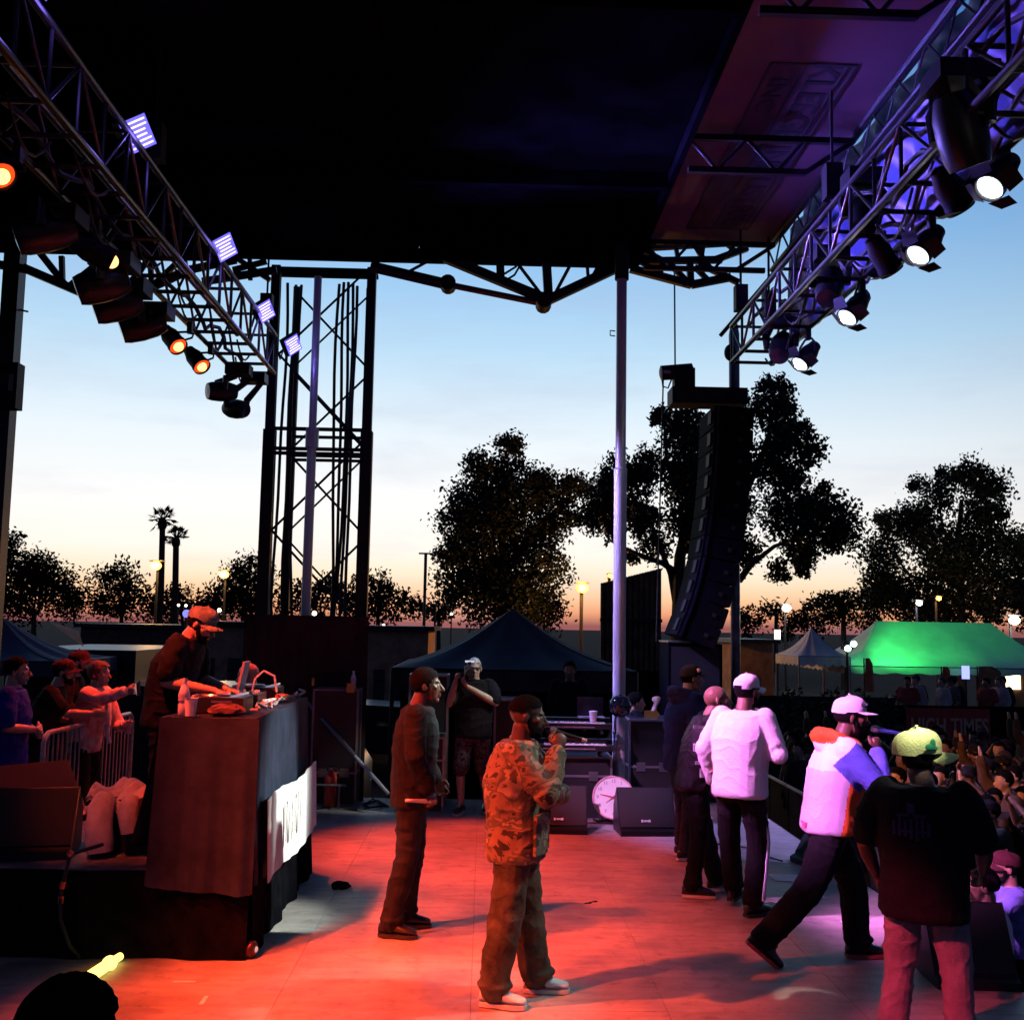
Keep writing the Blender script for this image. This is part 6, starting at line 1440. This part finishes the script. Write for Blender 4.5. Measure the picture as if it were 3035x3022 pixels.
# lamp posts
def lamp_post(label, u, v, Y, col, r_px=16, power=0.0, estr=2.6, group='lit lamp posts beyond the stage'):
    c = P(u, v, Y); r_ = r_px * Y / FPX; base = V3(c.x, c.y + .3, GROUND_Z)
    o = thing('lamp_post', label, 'lamp post', base, 0, group)
    bar('pole', base, (c.x, c.y + .3, c.z + .1), .06, STEEL_D, o)
    MB().b2((c.x - r_ * 1.1, c.y - .05, c.z + r_ * .75), (c.x + r_ * 1.1, c.y + .45, c.z + r_ * .95)).build('lamp_hood', STEEL_D, o)
    MB().ell(c, (r_, r_ * .6, r_ * .8), nu=16, nv=10).build('lamp_glass', mat('lamp_glow_%s' % label[:18].replace(' ', '_'), col, .4, emit=col, estr=estr), o)
    if power: point(o, c - V3(0, r_ * 1.4, .0), col, power, r_)
SOD = (1, .40, .07)
lamp_post('warm lamp post in front of the two palms', 462, 1676, 48, (1, .5, .13), 17, 400)
lamp_post('warm lamp post between the palms and the lattice tower', 664, 1702, 52, (1, .5, .13), 15, 400)
lamp_post('orange street lamp glowing beside the broad tree', 1726, 1742, 37, SOD, 19, 700)
lamp_post('small hooded orange lamp right of the street lamp', 1808, 1706, 36, SOD, 7, 0, 8)
lamp_post('white lamp post right of the speaker column', 2331, 1802, 60, (1, .93, .8), 14, 300)
lamp_post('white lamp above the ridge of the green tent', 2724, 1787, 44, (.9, .88, 1), 10, 150)
lamp_post('white lamp post at the right picture edge over the tent', 3006, 1838, 40, (1, .9, .8), 17, 400)
lamp_post('small orange lamp inside the round topped tree', 2782, 1773, 46, SOD, 8, 150, 6)
o = thing('lit_sign', 'small white lit panel sign on a post far beyond the stage', 'sign', P(2305, 1900, 55))
c = P(2304, 1880, 55); MB().box(c, (.28, .1, .48)).build('panel', mat('sign_white', (1, 1, .95), .5, emit=(1, 1, .95), estr=3), o); MB().box(P(2302, 1902, 55), (.22, .1, .12)).build('lower_panel', mat('sign_white', (1, 1, .95)), o)
bar('post', P(2304, 1900, 55) , V3(c.x, 55, GROUND_Z), .05, STEEL_D, o)
for k, (lb, u, v, Y) in enumerate((('thin unlit lamp pole between tower and broad tree', 1262, 1640, 70), ('thin distant pole beside the broad tree', 1290, 1790, 80))):
    c = P(u, v, Y); o = thing('lamp_pole', lb, 'pole', V3(c.x, c.y, GROUND_Z)); bar('shaft', (c.x, c.y, GROUND_Z), c, .1 if k == 0 else .07, STEEL_D, o)
    MB().box(c, (.9, .2, .1)).build('cross_arm', STEEL_D, o)
GL_ = mat('far_lamp', (1, .85, .6), .4, emit=(1, .85, .6), estr=6)
for k, (u, v, r_, lb) in enumerate(((529, 1793, 4, 'tiny far lamp left of the DJ'), (551, 1794, 4, 'second tiny far lamp left of the DJ'), (650, 1808, 6, 'tiny bright far lamp right of the DJ cap'), (866, 1800, 4, 'tiny far lamp seen beside the tower pole'), (932, 1817, 7, 'tiny white far lamp right of the tower pole'), (1338, 1967 - 148, 4, 'tiny far lamp beside the broad tree'), (1137, 1852, 4, 'tiny far lamp above the lit wall'))):
    c = P(u, v, 62 + k); o = thing('far_lamp', lb, 'lamp', V3(c.x, c.y, GROUND_Z), 0, 'tiny far lamps'); bar('pole', (c.x, c.y, GROUND_Z), c, .04, STEEL_D, o); MB().ell(c, r_ * c.y / FPX, nu=10, nv=6).build('bulb', GL_, o)
c = P(553, 1818, 30); o = thing('blue_beacon', 'round blue light glowing behind the DJ cap', 'lamp', V3(c.x, c.y, GROUND_Z)); bar('pole', (c.x, c.y, GROUND_Z), c, .03, STEEL_D, o); MB().ell(c, .11, nu=14, nv=9).build('bulb', mat('blue_glow', (.2, .2, 1), .3, emit=(.2, .22, 1), estr=1.5), o)

# low buildings, vehicles
WALL_O = mat('ochre_wall', (.36, .2, .1), .85, var=.3, vscale=2)
def building(label, u0, u1, v0, Y, depth, m, doors=(), group=None):
    a, b = P(u0, v0, Y), P(u1, v0, Y)
    o = thing('low_building', label, 'building', ((a.x + b.x) / 2, Y, GROUND_Z), 0, group)
    MB().b2((a.x, Y, GROUND_Z), (b.x, Y + depth, a.z)).build('wall', m, o)
    MB().b2((a.x - .2, Y - .2, a.z), (b.x + .2, Y + depth, a.z + .14)).build('roof', STEEL_D, o)
    for d0, d1, h0, h1 in doors:
        x0, x1 = a.x + (b.x - a.x) * d0, a.x + (b.x - a.x) * d1
        dr = MB().b2((x0, Y - .05, GROUND_Z + h0), (x1, Y - .004, GROUND_Z + h1)).build('shutter', STEEL_D, o)
        for k in range(3): MB().b2((x0, Y - .08, GROUND_Z + h0 + (h1 - h0) * (k + .4) / 3), (x1, Y - .052, GROUND_Z + h0 + (h1 - h0) * (k + .5) / 3)).build('rib', BLACK, dr)
building('low ochre wall building lit by the street lamp', 1060, 1270, 1866, 34, 5, WALL_O, ((.25, .4, .2, 2.0), (.55, .75, .2, 2.2)))
building('low ochre building behind the DJ', 560, 830, 1852, 36, 5, WALL_O, ((.1, .3, .1, 2.2), (.45, .6, .1, 2.2), (.7, .85, .1, 2.2)))
building('long dark shed behind the lamp posts', 240, 540, 1858, 40, 6, mat('shed_wall', (.10, .06, .04), .9, var=.3), ((.2, .35, .1, 2.0), (.6, .8, .1, 2.0)))
building('pale site cabin right of the speaker column', 2190, 2290, 1905, 38, 4, WALL_O, ((.2, .45, .1, 1.9),))
def vehicle(label, u, v_base, Y, rz, m, kind, L_=4.6, Wd=1.8, H_=1.5):
    c = P(u, v_base, Y); o = thing('parked_car' if kind == 'car' else 'box_van', label, 'car' if kind == 'car' else 'van', V3(c.x, Y, GROUND_Z), rz, 'vehicles parked behind the stage')
    GLS = mat('car_glass', (.01, .012, .016), .05, spec=.8)
    hl = L_ / 2
    if kind == 'car': prof = [(-hl, .35), (-hl, .8), (-hl * .85, .92), (-hl * .55, .98), (-hl * .3, H_ - .05), (hl * .25, H_), (hl * .6, 1.0), (hl * .93, .85), (hl, .7), (hl, .35)]
    else: prof = [(-hl, .35), (-hl, H_), (hl * .45, H_), (hl * .5, H_ * .95), (hl * .72, H_ * .62), (hl * .95, H_ * .5), (hl, H_ * .42), (hl, .35)]
    MB().prism([(x, -Wd / 2, z) for x, z in prof], (0, Wd, 0)).build('body', m, o, world=False)
    for sx_ in (-1, 1):
        if kind == 'car': MB().prism([(-hl * .5, sx_ * (Wd / 2 + .004), 1.0), (-hl * .28, sx_ * (Wd / 2 + .004), H_ - .12), (hl * .2, sx_ * (Wd / 2 + .004), H_ - .1), (hl * .5, sx_ * (Wd / 2 + .004), 1.02)], (0, sx_ * .006, 0)).build('side_window', GLS, o, world=False)
        else: MB().prism([(hl * .5, sx_ * (Wd / 2 + .004), H_ * .55), (hl * .5, sx_ * (Wd / 2 + .004), H_ * .85), (hl * .64, sx_ * (Wd / 2 + .004), H_ * .6)], (0, sx_ * .006, 0)).build('side_window', GLS, o, world=False)
        for x in (-hl * .62, hl * .62):
            w_ = MB().lathe([(.2, -.1), (.32, -.1), (.34, -.06), (.34, .06), (.32, .1), (.2, .1)], (x, sx_ * (Wd / 2 - .08), .34), (0, 1, 0), seg=20).build('tyre', BLACK_PL, o, world=False)
            MB().lathe([(.19, -.105), (.05, -.12), (.05, .12), (.19, .105)], (x, sx_ * (Wd / 2 - .08), .34), (0, 1, 0), seg=14).build('rim', ALU, w_, world=False)
        MB().box((hl + .003, sx_ * Wd * .36, .72), (.02, .3, .14)).build('headlight', WHITE_P, o, world=False); MB().box((-hl - .003, sx_ * Wd * .4, .8), (.02, .2, .14)).build('tail_light', mat('tail_red', (.4, .02, .02), .3), o, world=False)
vehicle('dark van with a light roof line behind the DJ', 670, 1900, 19, R(0), mat('van_dark', (.02, .018, .02), .3, .3), 'van', 5.0, 1.9, 2.35)
vehicle('black box truck beside the dark tent', 370, 1900, 21.5, R(90), mat('truck_black', (.014, .012, .012), .4), 'van', 5.5, 2.2, 2.9)
vehicle('dark car parked before the lit ochre wall', 1150, 1900, 27, R(180), mat('car_dark', (.03, .025, .03), .25, .4), 'car')
vehicle('grey car parked left of the tower', 890, 1900, 29, R(0), mat('car_grey', (.12, .11, .11), .3, .4), 'car')

# ------------------------------------------------------------------ canopies and tents
CANV_K = mat('canopy_black', (.02, .021, .032), .75, var=.3, vscale=2, bump=.3, bscale=6)
def canopy(label, c, w, d, z_e, z_p, m, post_m=STEEL_D, val=.25, ridge=0.0, scallop=0, base=GROUND_Z, cat='tent', valance=True, legs=True, sag=.12):
    """hip roof with curved panels: c centre (x,y); ridge: ridge length along x"""
    x, y = c; o = thing('canopy_tent', label, cat, (x, y, base))
    cor = [V3(x - w / 2, y - d / 2, z_e), V3(x + w / 2, y - d / 2, z_e), V3(x + w / 2, y + d / 2, z_e), V3(x - w / 2, y + d / 2, z_e)]
    pk = [V3(x - ridge / 2, y, z_p), V3(x + ridge / 2, y, z_p)]
    tops = [(pk[0], pk[1]), (pk[1], pk[1]), (pk[1], pk[0]), (pk[0], pk[0])]
    for k in range(4):
        a, b = cor[k], cor[(k + 1) % 4]; ta, tb_ = tops[k]
        mb = MB(); mb.grid(lambda s, t: a.lerp(b, s).lerp(ta.lerp(tb_, s), t) - V3(0, 0, sag * math.sin(math.pi * t) * (1 + .25 * math.cos(math.pi * 2 * s))) + V3(0, 0, .02 * math.sin(s * 23) * (1 - t)), 24, 10)
        mb.build('roof_panel', m, o, smooth=60)
        if valance:
            vb = MB(); n = 48
            vb.grid(lambda s, t: a.lerp(b, s) - V3(0, 0, .01 + val * t * ((.75 + .25 * abs(math.sin(s * math.pi * scallop))) if scallop else 1)) + (b - a).cross(V3(0, 0, 1)).normalized() * (.02 + .015 * math.sin(s * 40) * t), n, 3)
            vb.build('valance', m, o, smooth=60)
    if legs:
        for q in cor: bar('leg', (q.x, q.y, base), q, .03, post_m, o)
        for k in range(4): bar('eave_tube', cor[k], cor[(k + 1) % 4], .02, post_m, o)
    return o
pk = P(1535, 1803, 17.0); e0, e1 = P(1180, 2000, 16), P(1800, 2012, 16)
canopy('black pop up canopy at the far end of the stage', ((e0.x + e1.x) / 2 + .15, 17.0), e1.x - e0.x + .35, 3.4, P(1500, 1985, 15.4).z, pk.z, CANV_K, val=.28)
# dark stage curtain behind the far gear so that the space under the canopy is closed off
cb_ = MB(); cb_.grid(lambda s, t: V3(-1.4 + s * 4.6, 18.75 + .05 * math.sin(s * 70), GROUND_Z + t * 2.7), 120, 4); cb_.build_top('back_curtain', FABRIC_K, 'black curtain hanging behind the pop up canopy', 'curtain', base=V3(.9, 18.75, GROUND_Z))
# left tent
TENT_L = mat('tent_dark_blue', (.05, .045, .09), .8, var=.2, vscale=2)
q = P(70, 1835, 17); canopy('dark tent roof at the left edge with an orange lit end', (P(20, 1900, 17).x - .3, 17.4), 2.9, 2.4, P(60, 1960, 16.2).z, q.z + .05, TENT_L, val=.2)
a, b, c = P(140, 1838, 16.9), P(248, 1862, 17.2), P(246, 1915, 16.6)
MB().prism([a, P(230, 1870, 17), c], (.0, .03, .0)).build_top('tent_flap', mat('tent_orange_lit', (.8, .36, .14), .8), 'orange lit triangular tent flap beside the dark tent', 'flap', base=a)  # orange light on the tent end is put into the flap colour
# green lit tent on the audience side
TENT_W = mat('tent_white_vinyl', (.62, .62, .6), .6, var=.1, vscale=1.5, bump=.2, bscale=3)
YT = 36
ze = P(2700, 1975, YT - 2).z; zp = P(2700, 1842, YT).z
xL, xR = P(2490, 1950, YT - 2).x, P(3200, 1950, YT - 2).x
gt = canopy('long marquee roof lit bright green on the audience side', ((xL + xR) / 2, YT), xR - xL, 5.0, ze, zp, TENT_W, val=.22, ridge=(xR - xL) - 3.8, scallop=10, sag=.2)
wt = canopy('small white tent with scalloped edge left of the green marquee', (P(2420, 1950, 34).x, 34.5), P(2492, 1950, 34).x - P(2345, 1950, 34).x, 2.6, P(2420, 1945, 33.2).z, P(2490, 1860, 34.5).z, TENT_W, val=.3, scallop=6, post_m=EDGE)
c = P(2510, 1912, 32.6); o = thing('flood_lamp', 'bright green floodlight aimed along the marquee roof', 'floodlight', V3(c.x, c.y, GROUND_Z))
bar('stand', (c.x, c.y, GROUND_Z), c, .04, STEEL_D, o); MB().box(c, (.3, .25, .25)).build('housing', BLACK, o)
for dx, dz in ((.16, .05), (-.02, -.09)): MB().ell(c + V3(dx, -.14, dz), (.1, .05, .09), nu=12, nv=8).build('lens', mat('lens_green', (.6, 1, .8), .3, emit=(.55, 1, .75), estr=10), o)
spot(o, c + V3(.25, 0, .12), P(2760, 1905, 35), (.04, 1, .16), 1300, 60, .9, .08)
spot(o, c + V3(.2, .0, .2), P(2600, 1925, 34.4), (.08, 1, .25), 160, 90, .9, .08)
# container wall with ribs beside the tall tree
cw = thing('slatted_wall', 'brown corrugated container wall beside the aluminium pole', 'wall', P(1880, 2000, 20.5))
WOODW = mat('rust_steel', (.16, .085, .045), .7, .2, var=.45, vscale=4)
a0, a1 = P(1782, 1735, 20), P(1962, 1690, 20.0); zt2 = a1.z
for k in range(22):
    x = a0.x + (a1.x - a0.x) * k / 22; ztop = a0.z + (a1.z - a0.z) * k / 22 + .05
    MB().b2((x, 20 + (.05 if k % 2 else 0), GROUND_Z), (x + (a1.x - a0.x) / 22 - .004, 20.12, ztop)).build('slat', WOODW, cw)
for f_ in (.35, .6, .85): bar('rail', (a0.x - .02, 19.97, GROUND_Z + (a0.z - GROUND_Z) * f_), (a1.x, 19.97, GROUND_Z + (a0.z - GROUND_Z) * f_), .03, STEEL_D, cw, square=True)
# ------------------------------------------------------------------ audience side: ivy fence, banner, crowd
YB = 25.0
IVY = mat('ivy_leaf', (.03, .07, .028), .6, var=.4, vscale=3)
fe = thing('ivy_fence', 'fence overgrown with green ivy behind the crowd', 'fence', P(2450, 2150, YB))
x0, x1 = P(2235, 2100, YB).x, P(2660, 2100, YB).x; zf = P(2450, 2064, YB).z
MB().b2((x0, YB + .1, GROUND_Z), (x1, YB + .14, zf)).build('fence_screen', mat('green_screen', (.012, .03, .018), .9, var=.4, vscale=3), fe)
for k in range(5): bar('post', (x0 + (x1 - x0) * k / 4, YB + .2, GROUND_Z), (x0 + (x1 - x0) * k / 4, YB + .2, zf + .05), .04, STEEL_D, fe)
g = np.random.default_rng(4)
bl = [((x0 + g.uniform(0, 1) * (x1 - x0) - fe.location.x, YB - fe.location.y, GROUND_Z + .5 + g.uniform(0, 1) * (zf - GROUND_Z - .55) - fe.location.z), .3) for _ in range(46)]
iv = link(bpy.data.objects.new('ivy', crown_mesh('ivy', bl, .1, 6, IVY, 3)), fe)
sv = MB().b2((P(2680, 2100, YB).x - .6, YB + .1, GROUND_Z), (P(3200, 2100, YB).x, YB + .16, P(2800, 2092, YB).z)).build_top('screen_fence', FABRIC_K, 'black cloth screen fence carrying the red banner', 'fence', base=P(2850, 2150, YB))
c0 = P(2685, 2097, YB - .1); c1 = P(2937, 2204, YB - .1)
bnr = thing('banner', 'dark red banner with pale HIGH TIMES lettering behind the crowd', 'banner', ((c0.x + c1.x) / 2, YB - .1, c1.z))
MB().grid(lambda s, t: V3(c0.x + s * (c1.x - c0.x), YB - .1 + .015 * math.sin(s * 25), c1.z + t * (c0.z - c1.z)), 30, 4).grid(lambda s, t: V3(c0.x + s * (c1.x - c0.x), YB - .085 + .015 * math.sin(s * 25), c1.z + t * (c0.z - c1.z)), 30, 4).build('cloth', mat('banner_red', (.42, .045, .03), .8, var=.15), bnr, smooth=70)
text_mesh('lettering', 'HIGH TIMES', .52, mat('banner_tan', (.62, .38, .22), .8, var=.15), frame(V3((c0.x + c1.x) / 2 + .02, YB - .125, (c0.z + c1.z) / 2 - .03), (1, 0, 0), (0, 0, 1)), bnr, .003, True, .66 * (c1.x - c0.x) / 1.97)
# pit barrier
pb = thing('pit_barrier', 'steel front barrier between the stage and the crowd', 'barrier', (4.5, 10, GROUND_Z))
for k in range(12):
    y = 5.6 + k * 1.05
    MB().b2((4.52, y, GROUND_Z), (4.56, y + 1.0, GROUND_Z + 1.15)).build('barrier_panel', STEEL_D, pb); bar('top_rail', (4.5, y, GROUND_Z + 1.17), (4.5, y + 1.0, GROUND_Z + 1.17), .03, GALV, pb)
# crowd: a few kinds of people, each one copied
CR_ = [('audience member in a dark T-shirt among the crowd before the stage', SK_L, cloth('crowd_dark', (.03, .028, .03)), HAIR_K, None, 'down'),
       ('audience member in a red top among the crowd before the stage', SK_M, cloth('crowd_red', (.3, .05, .04)), HAIR_K, None, 'down'),
       ('bareheaded audience member raising an arm in the crowd', SK_L, cloth('crowd_brown', (.10, .06, .04)), HAIR_K, None, 'up'),
       ('audience member wearing a dark cap in the crowd', SK_M, cloth('crowd_grey', (.10, .10, .10)), HAIR_K, 'cap', 'down'),
       ('audience member in a pale shirt among the crowd', SK_L, cloth('crowd_pale', (.42, .36, .33)), mat('hair_brown', (.05, .03, .02), .7), None, 'down'),
       ('capped audience member holding a phone arm up in the crowd', SK_M, cloth('crowd_olive', (.07, .07, .05)), HAIR_K, 'cap', 'phone')]
protos = []
for k, (lb, sk_, tm, hm, cp__, arm) in enumerate(CR_):
    pz0 = dict()
    if arm == 'up': pz0 = dict(R=((.3, .08, 1.62), (.26, .14, 1.88)), RH=dict(d=(0, .1, 1), n=(0, 1, 0), curl=.2))
    if arm == 'phone': pz0 = dict(R=((.28, .2, 1.4), (.12, .34, 1.64)), L=((-.28, .2, 1.4), (-.1, .34, 1.62)))
    def hg(root, h, M, s, hm=hm, cp__=cp__):
        hair_shell(root, h, M, s, hm, low=-.05, front=.06, thick=.012)
        if cp__: cap(root, h, M, s, cloth('crowd_cap', (.02, .02, .025)), flat=False)
    rt, _, _, _ = person(lb, (0, 0, 0), 0, pz0, sk_, dict(m=[tm]), dict(m=[DENIMK]), 'crowd before the stage', False, headgear=hg, hem=.86, sleeve='short' if k % 2 else 'long', build=1.12, seed=70 + k)
    protos.append(rt)
used = set(); gg = random.Random(11); n_c = 0
def put(kind, x, y, z, rz, s=1.0, label=None, group=None):
    global n_c
    if kind not in used: used.add(kind); o = protos[kind]
    else: o = copy_tree(protos[kind])
    o.location = (x, y, z); o.rotation_euler = (0, 0, rz); o.scale = (s, s, s); n_c += 1
    if label: o['label'] = label
    if group: o['group'] = group
    return o
ORD = ['first', 'second', 'third', 'fourth', 'fifth', 'sixth', 'seventh', 'eighth', 'ninth', 'tenth', 'eleventh', 'twelfth', 'thirteenth', 'fourteenth', 'fifteenth', 'sixteenth']
SHORT = ['audience member in dark T-shirt', 'audience member in red top', 'audience member raising one arm', 'audience member in dark cap', 'audience member in pale shirt', 'capped audience member filming']
for row in range(14):
    y = 11.2 + row * .62
    x = 4.75 + (row % 2) * .26; spots_ = []
    while x < .51 * y + .9:
        if x / y > .25 and gg.random() > .1: spots_.append((gg.choice((0, 0, 0, 1, 2, 3, 3, 4, 5)), x + gg.uniform(-.15, .15), y + gg.uniform(-.2, .2), R(90) + gg.uniform(-.1, .9), gg.uniform(.93, 1.04)))
        x += .52
    for k, (kd, px_, py_, rz_, s_) in enumerate(spots_):
        put(kd, px_, py_, GROUND_Z, rz_, s_, '%s, %s from the left in the %s crowd row' % (SHORT[kd], ORD[k], ORD[row]), 'crowd before the stage')
# people on the raised deck behind the banner
vd = MB().b2((P(2660, 2150, 27).x, 26.2, GROUND_Z), (P(3300, 2150, 27).x, 32, GROUND_Z + .55)).build_top('viewing_deck', STEEL_D, kind='structure')
for k, u in enumerate((2690, 2735, 2765, 2795, 2850, 2880, 2925, 2990, 3030)):
    kd = (1, 4, 0, 4, 3, 0, 1, 4, 0)[k]
    put(kd, P(u, 2050, 27.0).x, 27.0 + (k % 3) * .5, GROUND_Z + .56, R(100) + gg.uniform(-.6, .9), 1.0, '%s standing on the raised deck, %s from the left' % (SHORT[kd].replace('audience member', 'guest'), ORD[k]), 'guests on the raised deck')
put(1, P(2482, 2030, 30).x, 30, GROUND_Z, R(150), 1.0, 'person in a red top standing alone under the white tent', 'people under the tent')
# flags, lit doorway and posts under the marquee
for lb, u, v0, v1, Y, m in (('tall narrow orange feather flag before the marquee', 2577, 1950, 2050, 31, mat('flag_orange', (.6, .16, .05), .8)), ('slanted red orange flag under the marquee', 2806, 1975, 2025, 31, mat('flag_red', (.7, .12, .04), .8)), ('tan cloth panel hanging under the marquee', 2935, 1975, 2045, 33, mat('flag_tan', (.35, .16, .06), .8))):
    a, b = P(u - 11 - (22 if 'tan' in lb else 0), v1, Y), P(u + 11 + (22 if 'tan' in lb else 0), v0, Y); o = thing('flag', lb, 'flag', V3(a.x, Y, GROUND_Z))
    bar('pole', (a.x - .03, Y + .02, GROUND_Z), (a.x - .03, Y + .02, b.z), .02, STEEL_D, o)
    fm = MB(); fm.grid(lambda s, t: V3(a.x + s * (b.x - a.x) * (1 if t < .8 else 1 - (t - .8) * 2), Y + .03 * math.sin(s * 5 + t * 4), a.z + t * (b.z - a.z)), 8, 12); fm.grid(lambda s, t: V3(a.x + s * (b.x - a.x) * (1 if t < .8 else 1 - (t - .8) * 2), Y + .01 + .03 * math.sin(s * 5 + t * 4), a.z + t * (b.z - a.z)), 8, 12); fm.build('cloth', m, o, smooth=70)
a, b = P(2983, 2042, 34.5), P(3025, 1990, 34.5); o = thing('lit_booth', 'brightly lit stall window under the marquee', 'stall', ((a.x + b.x) / 2, 34.5, GROUND_Z))
MB().b2((a.x - .3, 34.55, GROUND_Z), (b.x + .6, 36, b.z + .25)).build('stall_wall', WALL_O, o)
for s_ in (0, .52): MB().b2((a.x + (b.x - a.x) * s_, 34.5, a.z), (a.x + (b.x - a.x) * (s_ + .46), 34.54, b.z)).build('window', mat('stall_light', (1, .82, .5), .5, emit=(1, .82, .5), estr=2.5), o)
c = P(2862, 1992, 33); o = thing('lit_screen', 'small blue white screen under the marquee', 'screen', V3(c.x, 33, GROUND_Z)); MB().box(c, (.22, .06, .4)).build('panel', mat('screen_blue', (.3, .35, 1), .4, emit=(.35, .4, 1), estr=1.6), o); bar('stand', V3(c.x, 33, GROUND_Z), c, .03, STEEL_D, o)
# ------------------------------------------------------------------ photographers in the pit
PK = cloth('pale_pink_shirt', (.72, .6, .7), .08)
c = P(2925, 2600, 8.0)
rf, hf, Mf, Df = person('photographer in pale shirt raising a camera in the pit', V3(c.x, 8.0, GROUND_Z), R(70), dict(head=(0, .03, 1.62), neck=(0, 0, 1.49), R=((.28, .2, 1.38), (.13, .24, 1.6)), RH=dict(d=(-.3, .3, .8), n=(-1, 0, 0), curl=.9), L=((-.28, .2, 1.38), (-.13, .24, 1.58)), LH=dict(d=(.3, .3, .8), n=(1, 0, 0), curl=.9)), SK_M, dict(m=[PK]), dict(m=[DENIMK]), shoes=(SHOE_K, SOLE_K), headgear=g_short(HAIR_K), sleeve='short', hem=.86, build=1.12, seed=81)
def still_camera(label, p, f_):
    o = thing('still_camera', label, 'camera', p); f_ = Vector(f_).normalized(); Mq = Matrix((f_.cross(V3(0, 0, 1)).normalized(), f_, V3(0, 0, 1))).transposed()
    MB().box(p, (.14, .07, .1), Mq).box(Vector(p) + V3(0, 0, .06), (.05, .06, .03), Mq).build('body', BLACK_PL, o); MB().lathe([(.035, .03), (.04, .05), (.042, .16), (.038, .165)], p, f_, seg=16).build('lens', BLACK_PL, o)
    MB().lathe([(.036, .166), (.001, .172)], p, f_, seg=16, caps=False).build('front_glass', mat('lens_glass_violet', (.3, .28, .6), .05), o)
still_camera('camera raised by the photographer in the pit', to_world(rf, (0, .26, 1.68)), to_world(rf, (0, 1.26, 1.7)) - to_world(rf, (0, .26, 1.68)))
c = P(3010, 2560, 8.6)
person('second photographer in blue beside the pit barrier', V3(c.x, 8.7, GROUND_Z), R(80), dict(head=(0, .03, 1.6), neck=(0, 0, 1.46), R=((.28, .2, 1.3), (.1, .3, 1.5)), L=((-.28, .2, 1.3), (-.1, .3, 1.5))), SK_M, dict(m=[cloth('pit_blue', (.12, .14, .4))]), dict(m=[DENIMK]), shoes=(SHOE_K, SOLE_K), headgear=g_capk, sleeve='short', seed=84, voxel=.009)
